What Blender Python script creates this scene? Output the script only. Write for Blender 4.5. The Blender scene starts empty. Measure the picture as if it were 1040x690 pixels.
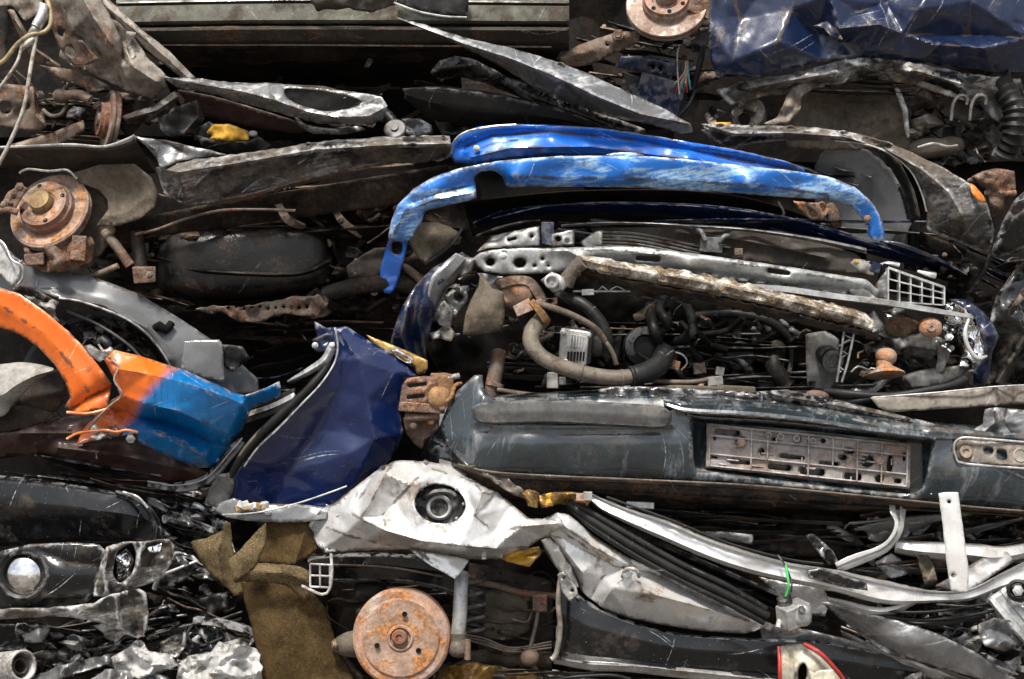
import bpy, bmesh, math, random
import numpy as np
from mathutils import Vector, Matrix
from mathutils.geometry import delaunay_2d_cdt
R = math.radians
scene = bpy.context.scene
COL = scene.collection
CAMD = 4.5            # metres from the camera to the front of the pile
K = 2.6 / 1040.0      # metres per photo pixel on that plane
ZC = 1.55             # height of the camera

def P(x, y, d=0.0):
    """pixel of the photo + distance in front of the pile plane -> world point"""
    s = (CAMD - d) / CAMD * K
    return Vector(((x - 520) * s, -d, ZC - (y - 345) * s))

def Parr(x, y, d):
    s = (CAMD - d) / CAMD * K
    return np.stack([(x - 520) * s, -d, ZC - (y - 345) * s], axis=-1)

# ------------------------------------------------------------------ noise
def _hash(ix, iy, seed):
    h = (ix.astype(np.int64) * 374761393 + iy.astype(np.int64) * 668265263 + seed * 1442695041) & 0xffffffff
    h = ((h ^ (h >> 13)) * 1274126177) & 0xffffffff
    return ((h ^ (h >> 16)) & 0xffff) / 65535.0 * 2 - 1

def vnoise(x, y, seed=0):
    ix = np.floor(x); iy = np.floor(y); fx = x - ix; fy = y - iy
    fx = fx*fx*(3-2*fx); fy = fy*fy*(3-2*fy)
    a = _hash(ix, iy, seed); b = _hash(ix+1, iy, seed); c = _hash(ix, iy+1, seed); d = _hash(ix+1, iy+1, seed)
    return (a*(1-fx)+b*fx)*(1-fy) + (c*(1-fx)+d*fx)*fy

def facet(x, y, seed):
    """piecewise planar noise: flat facets meeting in sharp creases, like sheet metal that gave way"""
    sx = x+y*.577; sy = y*1.155
    ix = np.floor(sx); iy = np.floor(sy); fx = sx-ix; fy = sy-iy
    a = _hash(ix, iy, seed); b = _hash(ix+1, iy, seed); c = _hash(ix, iy+1, seed); d = _hash(ix+1, iy+1, seed)
    return np.where(fx > fy, a+(b-a)*fx+(d-b)*fy, a+(c-a)*fy+(d-c)*fx)

def crumple(x, y, amp, scale, seed):
    """sheet metal damage: planar facets at two sizes, straight folds, a little soft bending"""
    x = np.asarray(x, float); y = np.asarray(y, float); rnd = random.Random(seed*7+3)
    wx = x + vnoise(x/scale/1.1, y/scale/1.1, seed+5)*scale*.22
    wy = y + vnoise(x/scale/1.1, y/scale/1.1, seed+9)*scale*.22
    a = rnd.uniform(0, math.pi); ca, sa = math.cos(a), math.sin(a)
    u, v = (wx*ca+wy*sa)/scale, (-wx*sa+wy*ca)/scale*rnd.uniform(.6, 1.5)
    h = facet(u*.9, v*.9, seed+1)*.75 + facet(u*2.1+3, v*1.8, seed+2)*.26 + vnoise(x/scale/1.5, y/scale/1.5, seed+4)*.25
    for k in range(2):
        a = rnd.uniform(0, math.pi); lam = scale*rnd.uniform(1.2, 2.6); ph = rnd.random()
        t = (wx*math.cos(a)+wy*math.sin(a))/lam + ph
        h = h + np.abs((t % 1.0)*2-1)*np.clip(vnoise(x/scale/1.7+k*7, y/scale/1.7, seed+20+k)*.9+.2, 0, 1)*.6
    m = np.clip(vnoise(x/scale/2.2+4, y/scale/2.2, seed+41)+.4, 0, 1)
    h = h + facet(x/scale*4.6, y/scale*4.6, seed+31)*.17*m
    return (h - .1)*amp

# ------------------------------------------------------------------ splines
def cat(pts, step):
    """Catmull-Rom through tuples of any length, resampled about every step pixels (first two coordinates)"""
    pts = [np.array(p, float) for p in pts]
    if len(pts) == 2:
        n = max(1, int(np.hypot(*(pts[1]-pts[0])[:2])/step))
        return [pts[0]+(pts[1]-pts[0])*i/n for i in range(n+1)]
    ext = [pts[0]*2-pts[1]] + pts + [pts[-1]*2-pts[-2]]
    out = []
    for i in range(1, len(ext)-2):
        p0, p1, p2, p3 = ext[i-1:i+3]
        n = max(1, int(round(np.hypot(*(p2-p1)[:2])/step)))
        for k in range(n):
            t = k/n
            out.append(.5*((2*p1)+(-p0+p2)*t+(2*p0-5*p1+4*p2-p3)*t*t+(-p0+3*p1-3*p2+p3)*t**3))
    out.append(pts[-1])
    return out

def resample(pts, n):
    a = cat(pts, 2.0)
    a = np.array(a)
    L = np.concatenate([[0], np.cumsum(np.hypot(np.diff(a[:, 0]), np.diff(a[:, 1])))])
    t = np.linspace(0, L[-1], n)
    return np.stack([np.interp(t, L, a[:, k]) for k in range(a.shape[1])], axis=1)

def closed_outline(pts, step, smooth, tear, seed):
    xy = [(p[0], p[1]) for p in pts]
    n = len(xy); out = []
    for i in range(n):
        p0, p1, p2, p3 = [np.array(xy[(i+k-1) % n], float) for k in range(4)]
        m = max(1, int(round(np.hypot(*(p2-p1))/step)))
        for k in range(m):
            t = k/m
            cr = .5*((2*p1)+(-p0+p2)*t+(2*p0-5*p1+4*p2-p3)*t*t+(-p0+3*p1-3*p2+p3)*t**3)
            li = p1*(1-t)+p2*t
            out.append(li*(1-smooth)+cr*smooth)
    out = np.array(out)
    if tear:
        out[:, 0] += vnoise(out[:, 0]/6, out[:, 1]/6, seed)*tear
        out[:, 1] += vnoise(out[:, 0]/6+9, out[:, 1]/6, seed+3)*tear
    return out

def inside(px, py, poly):
    r = np.zeros(px.shape, bool); n = len(poly); j = n-1
    for i in range(n):
        xi, yi = poly[i]; xj, yj = poly[j]
        if yi != yj:
            c = ((yi > py) != (yj > py)) & (px < (xj-xi)*(py-yi)/(yj-yi)+xi)
            r ^= c
        j = i
    return r

def segdist(px, py, pts, closed=False):
    d = np.full(px.shape, 1e9); n = len(pts)
    for i in range(n if closed else n-1):
        ax, ay = pts[i][:2]; bx, by = pts[(i+1) % n][:2]
        vx, vy = bx-ax, by-ay; l2 = vx*vx+vy*vy+1e-9
        t = np.clip(((px-ax)*vx+(py-ay)*vy)/l2, 0, 1)
        d = np.minimum(d, np.hypot(px-ax-t*vx, py-ay-t*vy))
    return d

def rbf(ctrl, px, py):
    c = np.array(ctrl, float); X = c[:, :2]/100; z = c[:, 2]; n = len(c)
    if n < 4:
        w = [1/(np.hypot(px/100-X[i, 0], py/100-X[i, 1])**2+.01) for i in range(n)]
        return sum(w[i]*z[i] for i in range(n))/sum(w)
    def U(r2): return .5*r2*np.log(r2+1e-9)
    r2 = ((X[:, None]-X[None])**2).sum(-1)
    A = np.zeros((n+3, n+3)); A[:n, :n] = U(r2)+np.eye(n)*1e-3
    A[:n, n] = 1; A[:n, n+1:] = X; A[n, :n] = 1; A[n+1:, :n] = X.T
    A[n:, n:] -= np.eye(3)*1e-6
    w = np.linalg.solve(A, np.concatenate([z, [0, 0, 0]]))
    q = np.stack([px/100, py/100], -1)
    r2 = ((q[:, None]-X[None])**2).sum(-1)
    o = U(r2) @ w[:n] + w[n] + q @ w[n+1:]
    return np.clip(o, z.min()-.03, z.max()+.03)

# ------------------------------------------------------------------ objects
SEED = [100]
EDGED = ('bright blue paint', 'glossy bright blue paint', 'navy paint', 'scraped navy paint', 'silver grey paint', 'galvanised steel', 'grey paint', 'black paint', 'scraped black panel', 'dirty white paint', 'orange and blue paint', 'orange paint', 'dusty slate bumper', 'olive grey sill', 'dust covered steel', 'white paint', 'cleaner white frame paint', 'dark maroon paint')
DARKEDGE = ('silver grey paint', 'galvanised steel', 'dirty white paint', 'dust covered steel', 'white paint', 'cleaner white frame paint', 'dark maroon paint', 'grey paint')
def nseed():
    SEED[0] += 1; return SEED[0]

def tag(o, label=None, cat_=None, group=None, kind=None):
    if label: o['label'] = label
    if cat_: o['category'] = cat_
    if group: o['group'] = group
    if kind: o['kind'] = kind
    return o

def thing(name, label, cat_, group=None):
    o = bpy.data.objects.new(name, None); COL.objects.link(o); o.empty_display_size = .05
    return tag(o, label, cat_, group)

def link(name, verts, faces, mat, parent, th=0, smooth=True, sharp=38, uvs=None, bev=0):
    me = bpy.data.meshes.new(name)
    me.from_pydata([tuple(v) for v in verts], [], [tuple(int(i) for i in f) for f in faces])
    me.validate()
    bm = bmesh.new(); bm.from_mesh(me)
    bmesh.ops.recalc_face_normals(bm, faces=bm.faces)
    if th:   # open sheets: normals towards the camera
        s = sum(f.normal.y*f.calc_area() for f in bm.faces)
        if s > 0: bmesh.ops.reverse_faces(bm, faces=bm.faces)
    for f in bm.faces: f.smooth = smooth
    for e in bm.edges:
        if len(e.link_faces) == 2 and e.calc_face_angle(0) > R(sharp): e.smooth = False
    bm.to_mesh(me); bm.free()
    me.materials.append(mat)
    o = bpy.data.objects.new(name, me); COL.objects.link(o)
    if parent: o.parent = parent
    if bev:
        m = o.modifiers.new('bevel', 'BEVEL'); m.width = bev; m.segments = 2; m.limit_method = 'ANGLE'; m.angle_limit = R(35)
        m.harden_normals = False
    if th:
        m = o.modifiers.new('thickness', 'SOLIDIFY'); m.thickness = th; m.offset = -1
        if mat.name in EDGED: me.materials.append(m_edge if mat.name not in DARKEDGE else m_edged); m.material_offset_rim = 1
    return o

def planes(outline, folds, px, py):
    """flat facets between fold lines: depths given along the outline and along every fold"""
    V = []; E = []; D = []
    for ln, cl in [(outline, True)]+[(f, False) for f in folds]:
        ids = []
        for p in ln:
            h = [i for i, q in enumerate(V) if abs(q.x-p[0])+abs(q.y-p[1]) < 2.5]
            if h: ids.append(h[0]); continue
            V.append(Vector((p[0], p[1]))); D.append(p[2]); ids.append(len(V)-1)
        E += [(a, b) for a, b in zip(ids, ids[1:]) if a != b]
        if cl: E.append((ids[-1], ids[0]))
    r = delaunay_2d_cdt(V, E, [], 0, 1e-4); VX = [(v.x, v.y) for v in r[0]]; Z = []
    for i, v in enumerate(VX):
        w = [1/((v[0]-q.x)**2+(v[1]-q.y)**2+1e-3) for q in V]; Z.append(sum(a*b for a, b in zip(w, D))/sum(w))
        for o_ in r[3][i]: Z[-1] = D[o_]
    w = [1/((px-v[0])**2+(py-v[1])**2+1) for v in VX]; z = sum(a*b for a, b in zip(w, Z))/sum(w)
    for f in r[2]:
        (ax, ay), (bx, by), (cx, cy) = [VX[i] for i in f[:3]]; det = (by-cy)*(ax-cx)+(cx-bx)*(ay-cy)
        if abs(det) < 1e-6: continue
        l1 = ((by-cy)*(px-cx)+(cx-bx)*(py-cy))/det; l2 = ((cy-ay)*(px-cx)+(ax-cx)*(py-cy))/det; l3 = 1-l1-l2
        k = (l1 > -.02) & (l2 > -.02) & (l3 > -.02); z = np.where(k, l1*Z[f[0]]+l2*Z[f[1]]+l3*Z[f[2]], z)
    return z

def sheet(name, parent, mat, outline, ctrl=(), d=0.0, holes=(), creases=(), cr=(0, 30), rim=(0, 6), step=3.5, th=.003, smooth=.15, tear=.3, seed=None, flat=.6, folds=None, grime=.8, relief=1.0):
    seed = seed or nseed()
    out = closed_outline(outline, step, smooth, tear, seed)
    hl = [closed_outline(h, step*.8, .8, 0, seed) for h in holes]
    x0, y0 = out.min(0); x1, y1 = out.max(0)
    gx, gy = np.meshgrid(np.arange(x0, x1, step), np.arange(y0, y1, step*.87))
    gx = gx + (np.arange(gx.shape[0]) % 2)[:, None]*step/2
    rs = np.random.RandomState(seed)
    gx = (gx + rs.uniform(-.15, .15, gx.shape)*step).ravel(); gy = (gy + rs.uniform(-.15, .15, gy.shape)*step).ravel()
    k = inside(gx, gy, out) & (segdist(gx, gy, out, True) > step*.55)
    for h in hl: k &= ~inside(gx, gy, h) & (segdist(gx, gy, h, True) > step*.5)
    fl = []                                     # mesh edges run along every fold and crease, so ridges stay clean
    for f in [[(q[0], q[1]) for q in f_] for f_ in (folds or [])]+[cat(c[0], 6) if len(c) > 3 else [(q[0], q[1]) for q in c[0]] for c in creases]:
        pts = []
        for a_, b_ in zip(f, f[1:]):
            n_ = max(1, int(round(math.hypot(b_[0]-a_[0], b_[1]-a_[1])/step)))
            pts += [(a_[0]+(b_[0]-a_[0])*i/n_, a_[1]+(b_[1]-a_[1])*i/n_) for i in range(n_)]
        pts.append((f[-1][0], f[-1][1])); fl.append(pts); k &= segdist(gx, gy, f) > step*.5
    gx, gy = gx[k], gy[k]
    V = [Vector((a, b)) for a, b in out]; E = [(i, (i+1) % len(out)) for i in range(len(out))]
    for h in hl:
        b = len(V); V += [Vector((p, q)) for p, q in h]; E += [(b+i, b+(i+1) % len(h)) for i in range(len(h))]
    for f in fl:
        b = len(V); V += [Vector((p, q)) for p, q in f]; E += [(b+i, b+i+1) for i in range(len(f)-1)]
    V += [Vector((a, b)) for a, b in zip(gx, gy)]
    r = delaunay_2d_cdt(V, E, [], 0, 1e-4)
    vx = np.array([v.x for v in r[0]]); vy = np.array([v.y for v in r[0]])
    F = np.array([(f[0], f[i], f[i+1]) for f in r[2] for i in range(1, len(f)-1)])
    cx = vx[F].mean(1); cy = vy[F].mean(1)
    k = inside(cx, cy, out)
    for h in hl: k &= ~inside(cx, cy, h)
    F = F[k]
    cl = [p for p in outline if len(p) > 2] + list(ctrl)
    if folds:
        z = planes(outline, folds, vx, vy); cl = None; zr = np.median(z); z = zr+(z-zr)*relief
    else: z = rbf(cl, vx, vy) if cl else np.full(vx.shape, float(d))
    if cl: zr = np.percentile(z, 70); z = zr+(z-zr)*flat
    for c in creases:
        pts = cat(c[0], 6) if len(c) > 3 else c[0]
        z = z + c[1]*np.exp(-((np.sqrt(segdist(vx, vy, pts)**2+2.2)-1.48)/c[2]))
    if cr[0]: z = z + crumple(vx, vy, cr[0], cr[1], seed)
    if rim[0]:
        z = z - rim[0]*.14*np.exp(-(segdist(vx, vy, out, True)/rim[1]*1.9))
        for h in hl: z = z - rim[0]*.3*np.exp(-(segdist(vx, vy, h, True)/rim[1]*2))
    W = Parr(vx, vy, z)
    used = np.unique(F); mp = -np.ones(len(vx), int); mp[used] = np.arange(len(used))
    g = .75*np.exp(-segdist(vx, vy, out, True)/2.2)
    for h in hl: g = np.maximum(g, .8*np.exp(-segdist(vx, vy, h, True)/2.5))
    for c in creases: g = np.maximum(g, .9*np.exp(-segdist(vx, vy, c[0])/2.0))
    for f in (folds or []): g = np.maximum(g, .8*np.exp(-segdist(vx, vy, f)/1.8))
    g = np.clip(g*(.75+vnoise(vx/9, vy/9, seed+50)*.9), 0, 1)*grime
    o = link(name, W[used], mp[F], mat, parent, th, sharp=58)
    if len(o.data.vertices) == len(used):
        at = o.data.attributes.new('grime', 'FLOAT', 'POINT'); at.data.foreach_set('value', g[used].astype(np.float32))
    return o

def band(name, parent, mat, top, bot, prof=((0, 0), (1, 0)), cr=(0, 30), step=4, th=.003, seed=None, tear=0, closed=False):
    """loft between two lines (x, y, d); prof = [(t, forward offset)] gives the cross-section"""
    seed = seed or nseed()
    f3 = lambda p: p if len(p) > 2 else (p[0], p[1], 0.0)
    top = [f3(p) for p in top]; bot = [f3(p) for p in bot]
    L = max(np.hypot(np.diff([p[0] for p in top]), np.diff([p[1] for p in top])).sum(), np.hypot(np.diff([p[0] for p in bot]), np.diff([p[1] for p in bot])).sum())
    nu = max(3, int(L/step)+1); A = resample(top, nu); B = resample(bot, nu)
    H = np.hypot(A[:, 0]-B[:, 0], A[:, 1]-B[:, 1]).max()
    nv = max(len(prof)*2+1, int(H/step)+2)
    pt = [p[0] for p in prof]; po = [p[1] for p in prof]
    t = np.linspace(0, 1, nv)
    for q in pt:
        i = int(np.argmin(abs(t-q)))
        if 0 < i < nv-1: t[i] = q
    t = np.sort(t)
    X = A[:, None, 0]*(1-t)+B[:, None, 0]*t; Y = A[:, None, 1]*(1-t)+B[:, None, 1]*t; Z = A[:, None, 2]*(1-t)+B[:, None, 2]*t
    Z = Z+np.interp(t, pt, po)[None]
    if tear:
        w = np.zeros(nv); w[0] = 1; w[-1] = 1
        Y = Y+vnoise(X/5, Y/40, seed)*tear*w[None]
    if cr[0]: Z = Z+crumple(X, Y, cr[0], cr[1], seed)
    W = Parr(X.ravel(), Y.ravel(), Z.ravel())
    F = [(i*nv+j, i*nv+j+1, (i+1)*nv+j+1, (i+1)*nv+j) for i in range(nu-1) for j in range(nv-1)]
    return link(name, W, F, mat, parent, th)

def sweep(name, parent, mat, path, prof, scale=None, twist=None, th=.002, step=5, cr=0, seed=None, closedprof=False):
    """profile [(u, v)] in pixels (u across, v towards the camera) swept along path [(x, y, d)]"""
    seed = seed or nseed()
    n0 = len(path)
    full = [tuple(p)+((scale[i] if scale else 1.0), (twist[i] if twist else 0.0)) for i, p in enumerate(path)]
    a = cat(full, step)
    pts = [P(q[0], q[1], q[2]) for q in a]
    V = []; F = []; m = len(prof)
    rnd = random.Random(seed)
    for i, q in enumerate(a):
        T = (pts[min(i+1, len(pts)-1)]-pts[max(i-1, 0)]).normalized()
        Fw = Vector((0, -1, 0)); Fw = (Fw-T*Fw.dot(T)).normalized(); U = Fw.cross(T).normalized()
        rot = Matrix.Rotation(R(q[4]), 3, T)
        U = rot @ U; Fw = rot @ Fw
        for j, (u, v) in enumerate(prof):
            s = q[3]*K
            w = pts[i]+U*u*s+Fw*v*s
            if cr:
                c = cr*float(vnoise(np.array(i*step/22.0), np.array(j*.7), seed)); w += Fw*c+U*c*.5
            V.append(w)
    mm = m if closedprof else m-1
    for i in range(len(a)-1):
        for j in range(mm):
            k = (j+1) % m
            F.append((i*m+j, i*m+k, (i+1)*m+k, (i+1)*m+j))
    if closedprof:
        F.append(tuple(range(m))); F.append(tuple(range((len(a)-1)*m, len(a)*m)))
        th = 0
    return link(name, V, F, mat, parent, th)

def tube(name, parent, mat, path, r, rib=0, ribstep=3, seg=12, flat=1.0, step=4, th=0, rs=None):
    """round hose or pipe, radius in pixels; rib > 0 makes it corrugated"""
    full = [tuple(p)+((rs[i] if rs else 1.0),) for i, p in enumerate(path)]
    a = cat(full, min(step, ribstep/2) if rib else step)
    pts = [P(q[0], q[1], q[2]) for q in a]; V = []; F = []
    T0 = (pts[1]-pts[0]).normalized(); N = T0.orthogonal().normalized()
    for i, q in enumerate(a):
        T = (pts[min(i+1, len(pts)-1)]-pts[max(i-1, 0)]).normalized()
        N = (N-T*N.dot(T)).normalized(); B = T.cross(N)
        rr = r*K*q[3]*(1+(rib if i % 2 else 0))
        for j in range(seg):
            an = 2*math.pi*j/seg
            V.append(pts[i]+N*math.cos(an)*rr+B*math.sin(an)*rr*flat)
    for i in range(len(a)-1):
        for j in range(seg):
            k = (j+1) % seg
            F.append((i*seg+j, i*seg+k, (i+1)*seg+k, (i+1)*seg+j))
    if not th:
        F.append(tuple(range(seg))); F.append(tuple(range((len(a)-1)*seg, len(a)*seg)))
    return link(name, V, F, mat, parent, th, sharp=50)

def frame(axis, up=(0, 0, 1)):
    a = Vector(axis).normalized(); u = Vector(up); u = (u-a*u.dot(a))
    if u.length < 1e-4: u = a.orthogonal()
    u.normalize(); return u.cross(a), u, a

def lathe(name, parent, mat, c, axis, prof, seg=40, close=True, wob=0, sharp=30):
    """prof [(radius px, height px along axis)]"""
    o = P(*c); A, B, C = frame(axis); V = []; F = []; m = len(prof)
    for j in range(seg):
        an = 2*math.pi*j/seg
        for (r_, h) in prof:
            w = 1+(wob*math.sin(3*an+1)+wob*.6*math.sin(7*an) if wob else 0)
            V.append(o+(A*math.cos(an)+B*math.sin(an))*r_*K*w+C*h*K)
    for j in range(seg):
        k = (j+1) % seg
        for i in range(m-1): F.append((j*m+i, j*m+i+1, k*m+i+1, k*m+i))
    if close:
        if prof[0][0] > .01: F.append(tuple(j*m for j in range(seg)))
        if prof[-1][0] > .01: F.append(tuple(j*m+m-1 for j in range(seg)))
    o = link(name, V, F, mat, parent, 0, sharp=sharp)
    bm = bmesh.new(); bm.from_mesh(o.data); bmesh.ops.remove_doubles(bm, verts=bm.verts, dist=1e-6)
    bmesh.ops.recalc_face_normals(bm, faces=bm.faces); bm.to_mesh(o.data); bm.free()
    return o

def block(name, parent, mat, c, size, rot=(0, 0, 0), bev=.0015, cr=0, axis=None, taper=1.0):
    """bevelled box, size in pixels (across, deep, high); rot degrees about x (pitch), y (roll in picture), z (yaw)"""
    o = P(*c); w, dp, h = [s*K/2 for s in size]
    M = (Matrix.Rotation(R(rot[2]), 3, 'Z') @ Matrix.Rotation(R(rot[1]), 3, 'Y') @ Matrix.Rotation(R(rot[0]), 3, 'X'))
    V = []
    for z in (-1, 1):
        for y in (-1, 1):
            for x in (-1, 1):
                t = taper if z > 0 else 1
                j = 1+(random.Random(nseed()).uniform(-cr, cr) if cr else 0)
                V.append(o+M @ Vector((x*w*t*j, y*dp*t, z*h*j)))
    F = [(0, 1, 3, 2), (4, 6, 7, 5), (0, 4, 5, 1), (1, 5, 7, 3), (3, 7, 6, 2), (2, 6, 4, 0)]
    return link(name, V, F, mat, parent, 0, smooth=False, bev=bev)

def pillow(name, parent, mat, c, size, roll=0, ex=.45, cr=.004, groove=0):
    """rounded pressed-steel tank / cast lump"""
    o = P(*c); sx, sy, sz = [s*K/2 for s in size]; V = []; F = []; nu, nv = 48, 28
    pw = lambda a, e: math.copysign(abs(a)**e, a)
    M = Matrix.Rotation(R(roll), 3, 'Y'); sd = nseed()
    for i in range(nv+1):
        ph = -math.pi/2+math.pi*i/nv
        for j in range(nu):
            th = 2*math.pi*j/nu
            v = Vector((sx*pw(math.cos(ph), ex)*pw(math.cos(th), ex), sy*pw(math.cos(ph), ex)*pw(math.sin(th), ex), sz*pw(math.sin(ph), ex)))
            if groove: v *= 1+groove*math.exp(-((v.z/sz+.1)*14)**2)
            n = float(crumple(np.array(v.x*400+v.y*170), np.array(v.z*400-v.y*230), cr, 26, sd)); v += v.normalized()*n
            V.append(o+M @ v)
    for i in range(nv):
        for j in range(nu):
            k = (j+1) % nu; F.append((i*nu+j, i*nu+k, (i+1)*nu+k, (i+1)*nu+j))
    ob = link(name, V, F, mat, parent, 0, sharp=60)
    bm = bmesh.new(); bm.from_mesh(ob.data); bmesh.ops.remove_doubles(bm, verts=bm.verts, dist=1e-6)
    bm.to_mesh(ob.data); bm.free()
    return ob

def ell(cx, cy, rx, ry=None, n=14, rot=0):
    ry = ry or rx; c, s = math.cos(R(rot)), math.sin(R(rot))
    return [(cx+rx*math.cos(2*math.pi*i/n)*c-ry*math.sin(2*math.pi*i/n)*s, cy+rx*math.cos(2*math.pi*i/n)*s+ry*math.sin(2*math.pi*i/n)*c) for i in range(n)]

def slot(cx, cy, w, h, rot=0):
    return ell(cx, cy, w/2, h/2, 14, rot) if w < h*1.5 else \
        [(cx+math.cos(R(rot))*x-math.sin(R(rot))*y, cy+math.sin(R(rot))*x+math.cos(R(rot))*y)
         for x, y in [(-w/2, 0), (-w/2+h*.15, -h*.4), (-w/2+h/2, -h/2), (0, -h/2), (w/2-h/2, -h/2), (w/2-h*.15, -h*.4), (w/2, 0), (w/2-h*.15, h*.4), (w/2-h/2, h/2), (0, h/2), (-w/2+h/2, h/2), (-w/2+h*.15, h*.4)]]

def bolt(parent, mat, c, r, axis=(0, -1, 0.1), name='bolt'):
    return lathe(name, parent, mat, c, axis, [(r*.9, -2), (r*1.35, 0), (r*1.3, .6), (r, .7), (r*.98, 2.2), (r*.6, 2.7), (0, 2.7)], seg=6 if r > 2.5 else 8)

def clutter(parent, box, n, dr, mats, seed, kinds=('wire', 'hose', 'bracket', 'plate', 'bolt')):
    """small torn parts of one wreck inside a window of the picture"""
    rnd = random.Random(seed); x0, y0, x1, y1 = box
    for i in range(n):
        x, y = rnd.uniform(x0, x1), rnd.uniform(y0, y1); d = rnd.uniform(*dr); k = kinds[i % len(kinds)]; m = mats[rnd.randrange(len(mats))]
        a = rnd.uniform(-.9, .9); L = rnd.uniform(.12, .35)*min(x1-x0, 150)
        if k == 'wire' or k == 'hose':
            L *= 1.3; p = []
            for t in range(5):
                s = (t/4-.5)*L
                p.append((x+s*math.cos(a)+rnd.uniform(-.12, .12)*L, min(max(y+s*math.sin(a)+rnd.uniform(-.16, .16)*L, y0-3), y1+3), d+rnd.uniform(-.03, .03)))
            tube(k, parent, m, p, rnd.uniform(.7, 1.2) if k == 'wire' else rnd.uniform(2.2, 4.5), seg=8, rib=.18 if (k == 'hose' and rnd.random() < .35) else 0, ribstep=3)
        elif k == 'bracket':
            w = rnd.uniform(2.5, 6); L *= .8
            p = [(x-L/2*math.cos(a), y-L/2*math.sin(a), d), (x-L*.1, y+rnd.uniform(-5, 5), d+rnd.uniform(0, .03)), (x+L/2*math.cos(a), y+L/2*math.sin(a), d-rnd.uniform(0, .04))]
            sweep('bracket', parent, m, p, [(-w, -2), (-w*.9, 1), (w*.9, 1.4), (w, -2.5)], scale=[rnd.uniform(.7, 1), 1, rnd.uniform(.5, 1)], twist=[rnd.uniform(-50, 50), 0, rnd.uniform(-60, 60)], cr=.003)
        elif k == 'plate':
            n_ = rnd.randrange(4, 7); q = []
            for t in range(n_):
                an = 2*math.pi*t/n_+rnd.uniform(-.3, .3); rr = L*rnd.uniform(.25, .5)
                q.append((x+rr*math.cos(an), y+rr*.55*math.sin(an)))
            sheet('torn_plate', parent, m, q, ctrl=[(x-L, y, d-rnd.uniform(-.04, .06)), (x+L, y+4, d), (x, y-L, d-rnd.uniform(.0, .08)), (x, y+L, d+.02)], cr=(.008, 14), rim=(.006, 4), smooth=.15, step=3, holes=[ell(x, y, 1.8)] if L > 26 else [])
        else:
            bolt(parent, m, (x, y, d), rnd.uniform(1.5, 3.5), axis=(rnd.uniform(-.5, .5), -1, rnd.uniform(-.4, .6)))

def layers(parent, box, n, dr, mats, seed, slope=0.0, wmax=8):
    """long thin torn edges of sheet metal lying one above another"""
    rnd = random.Random(seed); x0, y0, x1, y1 = box
    for i in range(n):
        L = rnd.uniform(.25, .75)*(x1-x0); x = rnd.uniform(x0, x1-L); y = rnd.uniform(y0, y1); d = rnd.uniform(*dr); w = rnd.uniform(2.5, wmax); sl = slope+rnd.uniform(-.06, .06)
        a = [(x+L*t, y+L*t*sl+rnd.uniform(-2.2, 2.2), d+rnd.uniform(-.015, .015)) for t in (0, .3, .6, 1)]
        b = [(p[0]+rnd.uniform(-2, 2), p[1]+w*k, p[2]-rnd.uniform(.0, .03)) for p, k in zip(a, (rnd.uniform(.1, .6), 1, rnd.uniform(.6, 1.1), rnd.uniform(.05, .5)))]
        band('torn_strip', parent, mats[rnd.randrange(len(mats))], a, b, prof=[(0, -.006), (.25, .006), (.6, -.002), (1, -.012)], cr=(.01, 14), step=4, tear=.5)

def foil(parent, box, n, dr, mats, seed, size=(16, 42), slope=0.0):
    """crumpled torn offcuts filling a gap"""
    rnd = random.Random(seed); x0, y0, x1, y1 = box
    for i in range(n):
        x, y, d = rnd.uniform(x0, x1), rnd.uniform(y0, y1), rnd.uniform(*dr); r = rnd.uniform(*size)/2; k = rnd.randrange(6, 10); a = slope+rnd.uniform(-.5, .5); q = []
        for t in range(k):
            an = 2*math.pi*t/k+rnd.uniform(-.25, .25); rr = r*rnd.uniform(.55, 1.25); u, v = rr*math.cos(an), rr*.5*math.sin(an)
            q.append((x+u*math.cos(a)-v*math.sin(a), y+u*math.sin(a)+v*math.cos(a), d+rnd.uniform(-.05, .03)))
        sheet('crumpled_offcut', parent, mats[rnd.randrange(len(mats))], q, folds=[[q[0], (x, y, d+rnd.uniform(.0, .05)), q[k//2]], [q[2], (x, y, d+.02)]], cr=(.014, 7), step=2.2, smooth=.05, tear=1, th=.0015)
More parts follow.
